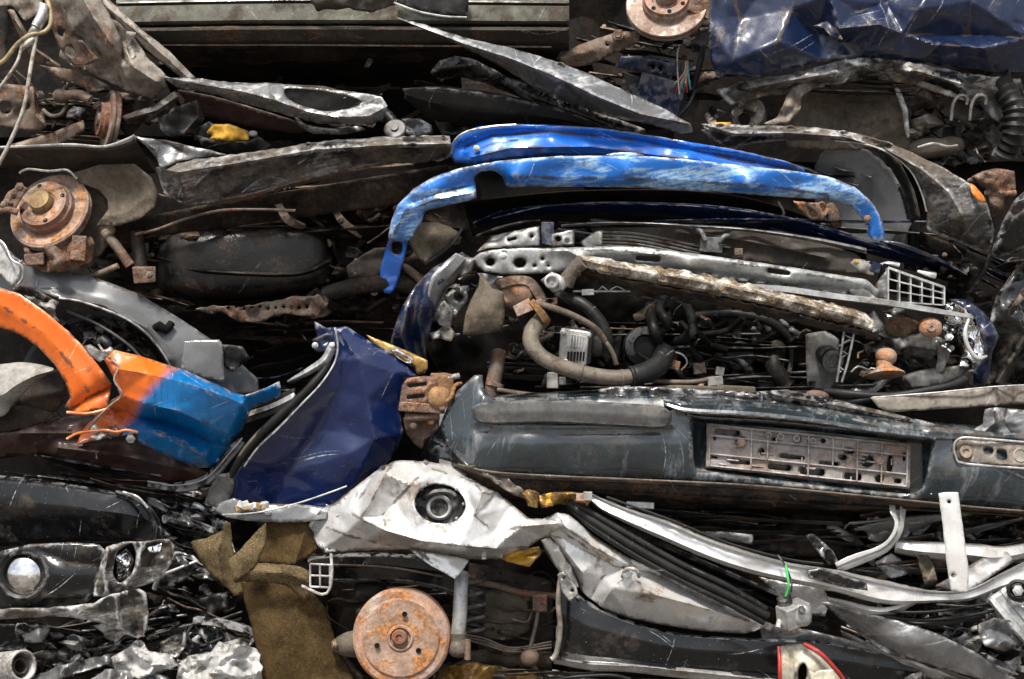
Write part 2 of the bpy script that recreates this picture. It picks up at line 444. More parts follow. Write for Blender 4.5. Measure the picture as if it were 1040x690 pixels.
# ------------------------------------------------------------------ materials
class NT:
    def __init__(s, m): s.t = m.node_tree; s.n = s.t.nodes; s.l = s.t.links
    def add(s, ty, **kw):
        x = s.n.new(ty)
        for k, v in kw.items():
            if k.startswith('i_'): x.inputs[k[2:].replace('_', ' ')].default_value = v
            else: setattr(x, k, v)
        return x
    def con(s, a, b): s.l.new(a, b)
    def noise(s, vec, scale, detail=4, rough=.55, dist=0):
        x = s.add('ShaderNodeTexNoise'); x.inputs['Scale'].default_value = scale; x.inputs['Detail'].default_value = detail
        x.inputs['Roughness'].default_value = rough; x.inputs['Distortion'].default_value = dist; s.con(vec, x.inputs['Vector']); return x.outputs['Fac']
    def ramp(s, f, lo, hi, a=0.0, b=1.0):
        x = s.add('ShaderNodeMapRange'); x.interpolation_type = 'SMOOTHSTEP'
        x.inputs['From Min'].default_value = lo; x.inputs['From Max'].default_value = hi; x.inputs['To Min'].default_value = a; x.inputs['To Max'].default_value = b
        s.con(f, x.inputs['Value']); return x.outputs['Result']
    def math(s, op, a, b=None):
        x = s.add('ShaderNodeMath', operation=op, use_clamp=False)
        for i, v in enumerate((a, b)):
            if v is None: continue
            if isinstance(v, (int, float)): x.inputs[i].default_value = v
            else: s.con(v, x.inputs[i])
        return x.outputs[0]
    def mix(s, f, a, b):
        x = s.add('ShaderNodeMix', data_type='RGBA')
        if isinstance(f, (int, float)): x.inputs[0].default_value = f
        else: s.con(f, x.inputs[0])
        for i, v in ((6, a), (7, b)):
            if isinstance(v, tuple): x.inputs[i].default_value = (*v, 1)
            else: s.con(v, x.inputs[i])
        return x.outputs[2]
    def mixf(s, f, a, b):
        x = s.add('ShaderNodeMix', data_type='FLOAT')
        s.con(f, x.inputs[0])
        for i, v in ((2, a), (3, b)):
            if isinstance(v, (int, float)): x.inputs[i].default_value = v
            else: s.con(v, x.inputs[i])
        return x.outputs[0]

def mat(name, base, rough=.5, metal=0.0, coat=0.0, dirt=None, rust=None, scratch=None, wear=None, bump=.25, var=.25, ang=0, two=None, spec=.5, grain=0, scuff=None, fold=0.0, grimec=(.055, .038, .026)):
    """dirt/rust = (colour, amount 0..1, scale), scratch = (colour, amount), wear = (colour, amount) on raised edges"""
    m = bpy.data.materials.new(name); m.use_nodes = True; T = NT(m)
    b = T.n['Principled BSDF']; geo = T.add('ShaderNodeNewGeometry'); pos = geo.outputs['Position']
    col = None
    big = T.noise(pos, 3.1, 5, .6); mid = T.noise(pos, 17, 6, .65); fine = T.noise(pos, 120, 4, .7)
    if two:
        # second paint colour beyond a ragged line
        sx = T.add('ShaderNodeSeparateXYZ'); T.con(pos, sx.inputs[0])
        v = T.math('ADD', sx.outputs[0], T.math('MULTIPLY', sx.outputs[2], two[2]))
        v = T.math('ADD', v, T.math('MULTIPLY', mid, .035)); f = T.ramp(v, two[1], two[1]+two[3]); col = T.mix(f, base, two[0])
        mp = T.add('ShaderNodeMapping'); mp.inputs['Rotation'].default_value = (0, R(-38), 0); mp.inputs['Scale'].default_value = (95, 8, 9); T.con(pos, mp.inputs[0])
        st = T.noise(mp.outputs[0], 1, 3, .6, .6); col = T.mix(T.math('MULTIPLY', T.ramp(st, .55, .68), T.math('MULTIPLY', f, .5)), col, tuple(c*.35 for c in two[0]))
    dark = tuple(c*(1-var) for c in base); lite = tuple(min(1, c*(1+var*.8)) for c in base)
    if col is None: col = T.mix(T.ramp(mid, .35, .65), dark, lite)
    rgh = T.mixf(T.ramp(mid, .3, .7), rough*.8, min(1, rough*1.25)); met = metal
    hgt = None
    dm = None
    if scuff:
        ro = T.add('ShaderNodeVectorRotate', rotation_type='Y_AXIS'); ro.inputs['Angle'].default_value = R(scuff[2]); T.con(pos, ro.inputs['Vector'])
        sm = T.add('ShaderNodeVectorMath', operation='MULTIPLY'); T.con(ro.outputs[0], sm.inputs[0]); sm.inputs[1].default_value = (3.6, 5, 12)
        s2 = T.add('ShaderNodeVectorMath', operation='MULTIPLY'); T.con(ro.outputs[0], s2.inputs[0]); s2.inputs[1].default_value = (26, 26, 150)
        a_ = T.noise(sm.outputs[0], 1, 4, .6, .4); b_ = T.noise(s2.outputs[0], 1, 3, .6)
        f = T.math('MULTIPLY', T.ramp(a_, .60-.14*scuff[1], .68-.12*scuff[1]), T.ramp(T.math('ADD', T.math('MULTIPLY', b_, .6), T.math('MULTIPLY', T.noise(pos, 90, 5, .75), .4)), .42, .58, .15, .95)); col = T.mix(f, col, scuff[0]); rgh = T.mixf(f, rgh, .5)
    if rust:
        f = T.ramp(T.math('ADD', T.math('MULTIPLY', T.noise(pos, rust[2], 8, .68, .4), .85), T.math('MULTIPLY', fine, .15)), .5+(.5-rust[1])*.42-.05, .5+(.5-rust[1])*.42+.05)
        rc = T.mix(T.ramp(fine, .35, .65), tuple(c*.45 for c in rust[0]), rust[0])
        col = T.mix(f, col, rc); rgh = T.mixf(f, rgh, .85)
        if metal: met = T.mixf(f, metal, 0.0)
        hgt = T.math('MULTIPLY', f, .5)
    if scratch:
        masks = []
        wn = T.add('ShaderNodeTexNoise'); wn.inputs['Scale'].default_value = 2.2; wn.inputs['Detail'].default_value = 1; T.con(pos, wn.inputs['Vector'])
        wv = T.add('ShaderNodeVectorMath', operation='MULTIPLY_ADD'); T.con(wn.outputs['Color'], wv.inputs[0]); wv.inputs[1].default_value = (.35, .35, .35); T.con(pos, wv.inputs[2])
        for k, (rot, st) in enumerate(((17, (3, 5, 190)), (-34, (5, 5, 260)), (68, (4, 5, 170)))):
            ro = T.add('ShaderNodeVectorRotate', rotation_type='Y_AXIS'); ro.inputs['Angle'].default_value = R(rot+ang); T.con(wv.outputs[0], ro.inputs['Vector'])
            ad = T.add('ShaderNodeVectorMath', operation='MULTIPLY_ADD'); T.con(ro.outputs[0], ad.inputs[0]); ad.inputs[1].default_value = st; ad.inputs[2].default_value = (k*3.1, 1.7, k*.9)
            s_ = T.noise(ad.outputs[0], 1, 1, .5, 0)
            reg = T.ramp(T.noise(ad.inputs[0].links[0].from_socket, 4+k, 3), .56-.08*scratch[1], .66-.08*scratch[1])
            masks.append(T.math('MULTIPLY', reg, T.ramp(s_, .715-.02*scratch[1], .74-.02*scratch[1])))
        vo = T.add('ShaderNodeTexVoronoi', feature='DISTANCE_TO_EDGE'); vo.inputs['Scale'].default_value = 13
        ds = T.add('ShaderNodeVectorMath', operation='ADD'); nz = T.add('ShaderNodeTexNoise'); nz.inputs['Scale'].default_value = 6; T.con(pos, nz.inputs['Vector'])
        T.con(nz.outputs['Color'], ds.inputs[1]); T.con(pos, ds.inputs[0]); T.con(ds.outputs[0], vo.inputs['Vector'])
        vm = T.math('MULTIPLY', T.ramp(vo.outputs['Distance'], .014, .004), T.ramp(T.noise(pos, 9, 3), .66-.08*scratch[1], .72-.08*scratch[1]))
        f = T.math('MAXIMUM', T.math('MAXIMUM', masks[0], masks[1]), T.math('MAXIMUM', masks[2], vm))
        f = T.math('MULTIPLY', f, T.ramp(fine, .35, .6))
        sp = T.ramp(T.noise(pos, 260, 2), .74-.04*scratch[1], .77-.04*scratch[1])      # chips
        f = T.math('MAXIMUM', f, T.math('MULTIPLY', sp, .8))
        f = T.math('MULTIPLY', f, .85); col = T.mix(f, col, scratch[0]); rgh = T.mixf(f, rgh, .55)
    if wear:
        f = T.math('MULTIPLY', T.ramp(geo.outputs['Pointiness'], .53, .60), T.math('MULTIPLY', T.ramp(T.noise(pos, 40, 4), .62-.3*wear[1], .75-.3*wear[1]), wear[1]))
        col = T.mix(f, col, wear[0]); rgh = T.mixf(f, rgh, .5)
    ga = T.add('ShaderNodeAttribute', attribute_name='grime'); gm = T.ramp(T.math('ADD', ga.outputs['Fac'], T.math('MULTIPLY', T.math('SUBTRACT', T.noise(pos, 75, 5, .75), .5), T.math('MULTIPLY', ga.outputs['Fac'], 3.0))), .22, .62, 0, .8)
    col = T.mix(gm, col, grimec); rgh = T.mixf(gm, rgh, .85)
    if dirt:
        c0 = T.ramp(T.math('ADD', T.math('MULTIPLY', T.noise(pos, dirt[2], 7, .66), .8), T.math('MULTIPLY', T.noise(pos, dirt[2]*9, 3), .2)), .5+(.5-dirt[1])*.5-.075, .5+(.5-dirt[1])*.5+.075)
        dm = T.math('MULTIPLY', c0, T.ramp(fine, .25, .6, .55, 1)); dc = T.mix(T.ramp(T.noise(pos, 55, 3), .35, .65), tuple(c*.6 for c in dirt[0]), dirt[0])
        col = T.mix(dm, col, dc); rgh = T.mixf(dm, rgh, .9)
        if coat: 
            cw = T.mixf(dm, coat, 0.0); T.con(cw, b.inputs['Coat Weight'])
        if metal: met = T.mixf(dm, met, 0.0)
    elif coat: b.inputs['Coat Weight'].default_value = coat
    if grain:
        g = T.noise(pos, 420, 2); col = T.mix(T.ramp(g, .56, .7), col, tuple(min(1, c*(1+grain*2)) for c in base))
    b.inputs['Coat Roughness'].default_value = .08
    mul = T.add('ShaderNodeMix', data_type='RGBA', blend_type='MULTIPLY'); mul.inputs[0].default_value = 1; T.con(col, mul.inputs[6])
    g1 = T.ramp(T.math('ADD', T.math('MULTIPLY', fine, .6), T.math('MULTIPLY', T.noise(pos, 48, 5, .7), .4)), .32, .62, 1-var*1.3, 1+var*.25); gc = T.add('ShaderNodeCombineColor')
    for q in range(3): T.con(g1, gc.inputs[q])
    T.con(gc.outputs[0], mul.inputs[7]); col = mul.outputs[2]; T.con(col, b.inputs['Base Color']); T.con(rgh, b.inputs['Roughness'])
    if isinstance(met, float) or isinstance(met, int): b.inputs['Metallic'].default_value = met
    else: T.con(met, b.inputs['Metallic'])
    b.inputs['Specular IOR Level'].default_value = spec
    h = T.math('ADD', T.math('MULTIPLY', mid, .45), T.math('MULTIPLY', fine, .22))
    if fold:
        rg = T.math('ABSOLUTE', T.math('SUBTRACT', T.noise(pos, 11, 2, .5, .5), .5)); h = T.math('ADD', h, T.math('MULTIPLY', rg, -fold*3))
        rg = T.math('ABSOLUTE', T.math('SUBTRACT', T.noise(pos, 27, 2, .5, 1.0), .5)); h = T.math('ADD', h, T.math('MULTIPLY', rg, -fold*.9))
    if hgt: h = T.math('ADD', h, hgt)
    if dm: h = T.math('ADD', h, T.math('MULTIPLY', dm, .15))
    bp = T.add('ShaderNodeBump'); bp.inputs['Strength'].default_value = bump; bp.inputs['Distance'].default_value = .008
    T.con(h, bp.inputs['Height']); T.con(bp.outputs[0], b.inputs['Normal'])
    return m

m_edge = mat('bare sheared edge', (.42, .42, .41), .45, .5, 0, dirt=((.10, .08, .06), .5, 30), bump=.1)
m_edged = mat('grimy sheared edge', (.16, .14, .12), .55, .3, 0, dirt=((.05, .04, .03), .5, 30), bump=.1)
DUST = (.21, .18, .15); MUD = (.085, .06, .04); RUST = (.26, .11, .055); SCR = (.62, .64, .66)
m_blue = mat('bright blue paint', (.008, .16, .60), .32, .1, .7, scuff=((.42, .66, .88), 1.0, 8), scratch=((.6, .75, .9), .8), dirt=((.06, .055, .055), .3, 9), wear=((.5, .6, .75), .8), bump=.05, var=0.08, fold=0.25)
m_navy = mat('navy paint', (.0025, .011, .062), .3, .0, .45, scratch=((.35, .36, .42), .2), dirt=(MUD, .12, 6), wear=((.5, .5, .55), .5), bump=.06, var=0.1, fold=0.2)
m_navy2 = mat('scraped navy paint', (.004, .012, .044), .3, .1, .45, scratch=((.3, .31, .34), .4), dirt=(MUD, .25, 7), rust=((.10, .075, .06), .2, 10), wear=((.3, .3, .32), .5), bump=.12, var=0.15, fold=0.25)
m_white = mat('white paint', (.66, .66, .65), .26, .45, .4, scratch=((.2, .18, .15), .5), dirt=((.20, .14, .09), .3, 9), wear=((.25, .17, .1), .5), bump=.12, var=.05, fold=.3)
m_whited = mat('dirty white paint', (.6, .6, .6), .4, 0, .3, scratch=((.16, .14, .12), .6), dirt=((.22, .17, .12), .36, 8), rust=(RUST, .2, 14), wear=((.16, .12, .09), .8), bump=.2, var=.1, fold=.8)
m_silver = mat('silver grey paint', (.20, .205, .21), .3, .5, .3, scratch=((.6, .62, .64), .6), scuff=((.5, .51, .52), .4, 15), dirt=((.1, .085, .07), .3, 8), wear=((.7, .7, .7), .7), bump=.12, var=0.15, fold=0.3)
m_galv = mat('galvanised steel', (.46, .465, .46), .42, .6, 0, scratch=((.8, .8, .8), .4), dirt=((.2, .17, .13), .34, 9), wear=((.75, .75, .74), .6), bump=.12)
m_grey = mat('grey paint', (.13, .135, .14), .35, .2, .6, scratch=((.4, .4, .4), .3), dirt=((.13, .12, .11), .3, 5), wear=((.4, .4, .4), .5), bump=.06, var=0.1, fold=0.1)
m_blackpaint = mat('black paint', (.006, .0065, .0075), .25, .0, .35, scratch=(SCR, .25), dirt=((.06, .048, .036), .3, 8), wear=((.45, .45, .46), .7), bump=.1, spec=.35, var=0.15, fold=0.4)
m_blacksil = mat('scraped black panel', (.014, .0145, .016), .3, .1, .25, scratch=((.7, .71, .72), .8), scuff=((.27, .265, .255), .75, 12), dirt=((.12, .095, .072), .42, 7), wear=((.7, .7, .7), .9), bump=.18, var=0.2, fold=0.3)
m_slate = mat('dusty slate bumper', (.019, .028, .034), .22, .0, .9, scuff=((.115, .135, .15), .55, 75), scratch=((.3, .31, .32), .3), dirt=((.08, .068, .055), .3, 7), wear=((.4, .4, .4), .5), bump=.1, ang=75, var=0.12, fold=0.15)
m_mudslate = mat('muddy bumper lip', (.010, .010, .010), .5, 0, .1, scratch=((.3, .28, .26), .8), dirt=((.11, .07, .042), .47, 16), rust=((.13, .06, .03), .3, 22), bump=.5)
m_plastic = mat('black plastic', (.008, .008, .008), .5, 0, 0, scratch=((.25, .25, .25), .4), dirt=((.05, .044, .038), .26, 8), wear=((.2, .2, .2), .5), bump=.12, spec=.3)
m_greyplastic = mat('grey plastic', (.075, .075, .075), .5, 0, 0, scratch=((.3, .3, .3), .5), dirt=((.15, .135, .12), .36, 9), wear=((.25, .25, .25), .6), bump=.12)
m_paleplastic = mat('pale grey plastic', (.28, .27, .25), .5, 0, 0, scratch=((.5, .5, .48), .5), dirt=((.12, .10, .08), .35, 9), wear=((.45, .43, .4), .6), bump=.12)
m_rubber = mat('black rubber', (.012, .012, .012), .5, 0, 0, scratch=((.2, .2, .2), .3), dirt=((.05, .045, .04), .2, 12), bump=.15, spec=.3)
m_under = mat('dark underbody', (.012, .010, .009), .6, .1, 0, scratch=((.14, .12, .10), .3), dirt=((.068, .048, .034), .46, 7), rust=((.055, .028, .017), .3, 9), wear=((.2, .15, .1), .5), bump=.4, spec=.3)
m_olive = mat('olive grey sill', (.14, .14, .105), .35, .1, .4, scratch=((.6, .6, .56), .9), dirt=((.06, .045, .032), .5, 6), rust=((.14, .08, .05), .3, 12), wear=((.5, .5, .45), .7), bump=.2)
m_oliveb = mat('mud covered sill', (.05, .043, .034), .6, 0, 0, scratch=((.35, .33, .3), .5), dirt=((.06, .045, .035), .5, 9), rust=((.16, .09, .05), .3, 14), bump=.35)
m_beige = mat('dust covered steel', (.25, .225, .19), .6, .0, 0, scratch=((.55, .53, .5), .5), dirt=((.11, .08, .06), .45, 7), rust=((.2, .10, .06), .28, 12), wear=((.5, .46, .42), .6), bump=.25, var=0.2, fold=0.5)
m_brown = mat('brown rusty steel', (.115, .085, .064), .65, .1, 0, scratch=((.4, .35, .3), .4), dirt=((.15, .12, .09), .35, 10), rust=((.24, .11, .06), .4, 15), wear=((.35, .27, .2), .6), bump=.4)
m_liner = mat('mud coated liner', (.105, .086, .062), .8, 0, 0, scratch=((.3, .26, .2), .2), dirt=((.15, .12, .085), .4, 6), bump=.45, var=.3)
m_disc = mat('rusted brake disc', (.27, .20, .165), .45, .35, 0, dirt=((.36, .27, .22), .45, 8), rust=((.20, .10, .065), .4, 10), bump=.12)
m_hat = mat('rusted disc hub', (.25, .13, .09), .6, .2, 0, dirt=((.42, .35, .28), .4, 14), rust=((.26, .10, .05), .45, 12), bump=.35)
m_drum = mat('orange rust drum', (.42, .25, .17), .7, .1, 0, dirt=((.42, .33, .28), .46, 13), rust=((.48, .20, .07), .46, 12), bump=.4)
m_cap = mat('brass brown cap', (.30, .20, .09), .55, .3, 0, dirt=((.2, .14, .09), .4, 20), bump=.3)
m_caliper = mat('rusty casting', (.13, .085, .062), .75, .1, 0, dirt=((.24, .18, .14), .42, 12), rust=((.28, .12, .055), .45, 14), wear=((.35, .24, .17), .6), bump=.8)
m_caliper2 = mat('golden rust casting', (.30, .17, .075), .7, .1, 0, dirt=((.2, .14, .1), .4, 14), rust=((.36, .16, .05), .4, 16), bump=.7)
m_felt = mat('olive brown felt', (.072, .047, .020), .95, 0, 0, dirt=((.042, .028, .013), .45, 4), bump=.5, var=.25, spec=.1, grain=.6)
m_felt2 = mat('faded felt edge', (.115, .085, .045), .95, 0, 0, dirt=((.065, .05, .028), .4, 9), bump=.5, spec=.1, grain=.8)
m_pipe = mat('dusty pipe', (.15, .125, .10), .6, .1, 0, dirt=((.08, .06, .042), .45, 12), rust=(RUST, .25, 22), scratch=((.5, .46, .4), .4), bump=.3)
m_chrome = mat('bright reflector', (.8, .8, .8), .08, 1, 0, dirt=((.2, .18, .15), .2, 12), bump=.04)
m_alu = mat('cast aluminium', (.52, .52, .51), .42, .7, 0, dirt=((.25, .22, .18), .36, 16), bump=.2)
m_crust = mat('flaking insulation', (.56, .52, .45), .7, .0, 0, dirt=((.2, .13, .075), .46, 20), rust=((.40, .27, .13), .42, 22), scratch=((.85, .84, .8), 1.0), bump=1.0, var=.6)
m_yellow = mat('yellow plastic', (.62, .34, .03), .4, 0, .3, dirt=((.3, .2, .08), .3, 16), scratch=((.2, .14, .05), .5), bump=.12)
m_gold = mat('gold brown foil', (.38, .23, .07), .35, .5, 0, dirt=((.3, .22, .14), .36, 18), scratch=((.8, .7, .5), .8), bump=.4)
m_amber = mat('amber lens', (.75, .22, .02), .2, 0, .8, bump=.02)
m_red = mat('red plastic lens', (.42, .03, .025), .3, 0, .7, dirt=((.3, .2, .17), .25, 18), bump=.05)
m_cream = mat('cream plastic', (.60, .57, .46), .4, 0, .2, dirt=((.4, .34, .25), .35, 12), scratch=((.4, .35, .3), .3), bump=.05)
m_orange = mat('orange and blue paint', (.72, .14, .012), .35, 0, .6, two=((.0, .15, .42), -2.285, -1.0, .045), wear=((.8, .5, .3), .6), dirt=((.10, .055, .035), .26, 9), scratch=((.85, .7, .6), .1), bump=.05, var=0.08, fold=0.15)
m_orange1 = mat('orange paint', (.72, .14, .012), .35, 0, .6, wear=((.8, .5, .3), .6), dirt=((.10, .05, .03), .26, 9), scratch=((.85, .6, .4), .1), bump=.05, var=0.08, fold=0.1)
m_maroon = mat('dark maroon paint', (.045, .018, .014), .45, .1, .3, scratch=((.25, .1, .07), .6), dirt=((.03, .02, .018), .4, 6), bump=.3)  # dark red-brown base with mottled dirt and scratches
m_green = mat('green insulation', (.05, .42, .09), .4, bump=.02)
m_wirew = mat('dirty white cable', (.48, .45, .40), .5, dirt=((.2, .15, .1), .4, 30), bump=.2)
m_wirey = mat('old yellow cable', (.34, .27, .14), .5, dirt=((.2, .15, .1), .4, 30), bump=.2)
m_wirer = mat('red wire', (.4, .03, .02), .4, bump=.02)
m_wireb = mat('teal wire', (.05, .30, .33), .4, bump=.02)
m_lens = mat('cloudy lamp glass', (.50, .51, .50), .12, 0, 1, dirt=((.3, .26, .2), .4, 14), bump=.1)
m_dark = mat('shade-black interior steel', (.0045, .0043, .0042), .8, 0, 0, dirt=((.02, .014, .010), .44, 8), bump=.4, spec=.15)  # near-black base stands in for deep shade in the gaps between panels
m_gravel = mat('yard gravel', (.16, .14, .12), .9, 0, 0, dirt=((.10, .085, .07), .5, 2), bump=.6)
m_paper = mat('crumpled white plastic', (.44, .44, .43), .4, 0, .2, dirt=((.14, .12, .10), .42, 16), bump=.2, var=.06, fold=.8)
m_tank = mat('shade-dark tank steel', (.012, .010, .009), .3, .2, 0, scratch=((.12, .10, .08), .3), dirt=((.035, .025, .018), .36, 8), rust=((.06, .03, .018), .25, 14), bump=.3)  # coloured darker than the underbody for the shade below the sill
m_cross = mat('clean galvanised crossbar', (.46, .48, .48), .38, .45, .1, scratch=((.6, .62, .63), .35), dirt=((.16, .14, .11), .24, 10), wear=((.6, .6, .58), .4), bump=.05)
m_blueg = mat('glossy bright blue paint', (.005, .13, .60), .25, .1, .8, scratch=((.6, .75, .9), .4), dirt=((.05, .06, .09), .2, 6), bump=.05, var=.06, fold=.15)
m_face = mat('swept disc face', (.42, .29, .22), .5, .3, 0, dirt=((.30, .20, .14), .45, 18), rust=((.48, .21, .07), .46, 20), bump=.3, var=.25)
m_rail = mat('cleaner white frame paint', (.72, .72, .71), .26, .3, .4, scratch=((.2, .18, .15), .4), dirt=((.22, .17, .12), .2, 9), wear=((.2, .14, .09), .4), bump=.1, var=.05, fold=.2)
# ------------------------------------------------------------------ setting
def ground():
    n = 60; V = []; F = []
    xs = [math.copysign(abs(t)**3, t)*400 for t in np.linspace(-1, 1, n)]
    for y in xs:
        for x in xs: V.append((x, y, float(vnoise(np.array(x*.8), np.array(y*.8), 3))*.04))
    for i in range(n-1):
        for j in range(n-1): F.append((i*n+j, i*n+j+1, (i+1)*n+j+1, (i+1)*n+j))
    return tag(link('ground', V, F, m_gravel, None), kind='structure')
ground()

def mass(name, parent, mt, x0, y0, x1, y1, d, deep, amp=.05):
    """squashed body of a wreck behind its visible face: a dented closed box, coordinates in pixels at d = 0"""
    a = P(x0, y1, 0); b = P(x1, y0, 0); V = []; F = []; sd = nseed()
    nx, ny, nz = 40, 10, 12
    lo = Vector((a.x, -d, max(a.z, .01))); hi = Vector((b.x, -d+deep, b.z)); idx = {}
    def vid(i, j, k):
        if (i, j, k) not in idx:
            p = Vector((lo.x+(hi.x-lo.x)*i/nx, lo.y+(hi.y-lo.y)*j/ny, lo.z+(hi.z-lo.z)*k/nz))
            n = float(crumple(np.array(p.x*400+p.y*90), np.array(p.z*400+p.y*210), amp, 60, sd))
            c = (lo+hi)/2; dirv = Vector(((p.x-c.x)*.05, p.y-c.y, (p.z-c.z)*.5)).normalized()
            q = p+dirv*n; q.z = max(q.z, .0); idx[(i, j, k)] = len(V); V.append(q)
        return idx[(i, j, k)]
    for i in range(nx):
        for k in range(nz):
            for j in (0, ny): F.append((vid(i, j, k), vid(i+1, j, k), vid(i+1, j, k+1), vid(i, j, k+1)))
        for j in range(ny):
            for k in (0, nz): F.append((vid(i, j, k), vid(i+1, j, k), vid(i+1, j+1, k), vid(i, j+1, k)))
    for j in range(ny):
        for k in range(nz):
            for i in (0, nx): F.append((vid(i, j, k), vid(i, j+1, k), vid(i, j+1, k+1), vid(i, j, k+1)))
    return link(name, V, F, mt, parent)

def rotor(parent, c, axis, r, m1=None, m2=None, cap=None, holes=5, hatr=.62, hath=14, studs=4):
    """ventilated brake disc with a raised hat, hub cap and stud holes"""
    m1 = m1 or m_disc; m2 = m2 or m_hat
    ro = lathe('brake_disc', parent, m1, c, axis, [(r*.45, -9), (r*.97, -9), (r, -8), (r, -5.5), (r*.93, -5), (r*.93, -3.5), (r, -3), (r, -.6), (r*.985, 0), (r*.80, .3), (r*hatr*1.03, 0), (r*.3, 0)], seg=72)
    A, B, C = frame(axis); o = P(*c); q = o+C*0
    hat = lathe('hub_hat', ro, m2, c, axis, [(r*hatr, -1), (r*hatr*.99, hath*.5), (r*hatr*.93, hath*.62), (r*hatr*.9, hath), (r*hatr*.62, hath), (r*hatr*.56, hath-1.5), (r*hatr*.42, hath-1), (r*hatr*.4, hath+2), (0, hath+2)], seg=56)
    for i in range(holes):
        an = 2*math.pi*i/holes+.4; w = o+(A*math.cos(an)+B*math.sin(an))*r*hatr*.77*K+C*(hath+.1)*K
        V = []; 
        sp = lathe('stud_hole', ro, m_dark, (0, 0, 0), axis, [(r*.05, -.6), (r*.055, .5), (r*.03, .45), (0, .2)], seg=12)
        sp.data.transform(Matrix.Translation(w-P(0, 0, 0)))
    if cap: lathe('hub_cap', ro, cap, c, axis, [(r*.27, hath), (r*.27, hath+5), (r*.24, hath+8), (r*.14, hath+9), (0, hath+9.3)], seg=32)
    return ro

# ================================================================== TOP LEFT WRECK
A_ = thing('crushed_car', 'crushed car at the top left with long olive grey sill and torn beige frame', 'crushed car')
mass('car_body', A_, m_dark, -260, -150, 700, 118, -.42, 1.3)
band('sill', A_, m_olive, [(118, 0, .13), (300, -3, .14), (578, 0, .15)], [(120, 28, .12), (300, 26, .13), (578, 27, .14)],
     prof=[(0, -.03), (.08, 0), (.16, .004), (.2, -.012), (.26, .006), (.8, .014), (.92, .002), (1, -.014)], cr=(.004, 60), step=3.5, tear=.5)
band('sill_skirt', A_, m_oliveb, [(119, 27, .12), (300, 25, .13), (578, 26, .14)], [(120, 52, .06), (300, 50, .07), (578, 52, .08)],
     prof=[(0, -.02), (.1, .022), (.2, .028), (.7, .02), (.8, .0), (1, -.04)], cr=(.006, 40), step=3.5, tear=.8)
band('inner_sill', A_, m_under, [(135, 44, .07), (340, 44, .08), (575, 42, .09)], [(185, 78, -.04), (340, 74, -.04), (560, 70, -.02)],
     prof=[(0, 0), (.3, -.02), (1, -.10)], cr=(.02, 30), tear=1.5)
band('floor_panel', A_, m_dark, [(160, 66, -.06), (340, 64, -.07), (600, 60, -.1)], [(200, 150, -.30), (340, 140, -.30), (620, 140, -.3)], cr=(.03, 50), prof=[(0, 0), (.3, -.06), (1, 0)])
sheet('mud_clod', A_, m_oliveb, [(314, -6), (400, -6), (402, 5), (380, 12), (352, 9), (322, 11)], ctrl=[(320, 0, .17), (360, 2, .19), (400, 0, .17), (350, 10, .17)], cr=(.012, 10), rim=(.02, 4), tear=1.5)
sheet('splash_guard', A_, m_plastic, [(400, -8), (475, -8), (475, 17), (455, 15), (430, 12), (404, 3)], ctrl=[(404, -5, .17), (470, -5, .18), (472, 14, .17), (430, 10, .18)], cr=(.01, 18), rim=(.01, 4))
tube('trim_lip', A_, m_galv, [(400, 3, .19), (425, 12, .195), (452, 17, .19), (474, 18, .18)], 1.1, seg=6)
tube('sill_seam', A_, m_brown, [(150, 46, .10), (300, 46, .11), (450, 47, .12), (560, 48, .12)], .9, seg=6)
sheet('torn_frame', A_, m_beige, [(58, -10, .12), (101, -8, .14), (113, 17, .16), (131, 33, .17), (148, 56, .17), (168, 77, .15), (169, 87, .15), (155, 102, .10), (131, 94, .11), (104, 80, .10), (80, 69, .08), (60, 60, .05), (66, 30, .08)],
      folds=[[(80, -9, .19), (96, 20, .2), (112, 44, .21), (132, 66, .2), (160, 84, .17)], [(66, 30, .08), (92, 44, .13), (112, 66, .13), (131, 94, .11)], [(113, 17, .16), (124, 40, .15), (126, 60, .15), (132, 66, .2)]], cr=(.014, 20), step=2.8, tear=1)
sheet('frame_rail', A_, m_beige, [(96, -6, .14), (104, -6, .15), (144, 30, .17), (172, 52, .17), (199, 80, .15), (186, 81, .14), (160, 60, .15), (138, 42, .16), (118, 22, .15)], creases=[(((100, 0), (150, 42), (192, 80)), .012, 3)], cr=(.006, 20), rim=(.012, 2.5), step=3)
sheet('seam_flange', A_, m_beige, [(128, 32), (138, 33), (134, 44), (138, 56), (134, 62), (129, 50)], d=.18, cr=(.01, 10), rim=(.012, 3), step=3)
sheet('perforated_rail', A_, m_brown, [(44, -6, .16), (60, -4, .17), (68, 20, .18), (84, 42, .17), (101, 61, .16), (90, 66, .16), (74, 67, .15), (60, 48, .15), (50, 24, .16)],
      holes=[ell(62, 33, 4.5, 3.5, rot=45), ell(79, 37, 5.5, 4, rot=35), ell(71, 52, 6, 4, rot=40), ell(49, 63, 2)], creases=[(((60, 0), (75, 30), (96, 60)), .016, 3)], cr=(.008, 16), rim=(.008, 3), step=3, tear=.5)
sheet('torn_rail', A_, m_brown, [(7, 10, .10), (14, 10, .12), (24, 28, .13), (38, 50, .13), (64, 68, .12), (50, 68, .10), (36, 64, .08), (24, 46, .07)], cr=(.01, 16), rim=(.014, 3), creases=[(((10, 12), (34, 50), (60, 68)), .02, 3)], holes=[ell(48, 62, 2)])
sheet('body_scrap', A_, m_beige, [(-30, -10, .05), (45, -10, .09), (40, 12, .12), (26, 22, .12), (12, 6, .09), (-30, 8, .04)], cr=(.02, 18), rim=(.01, 3))
sheet('pillar', A_, m_oliveb, [(-40, -20), (6, -10), (8, 30), (6, 66), (-40, 70)], d=.04, cr=(.02, 22), rim=(.02, 4))
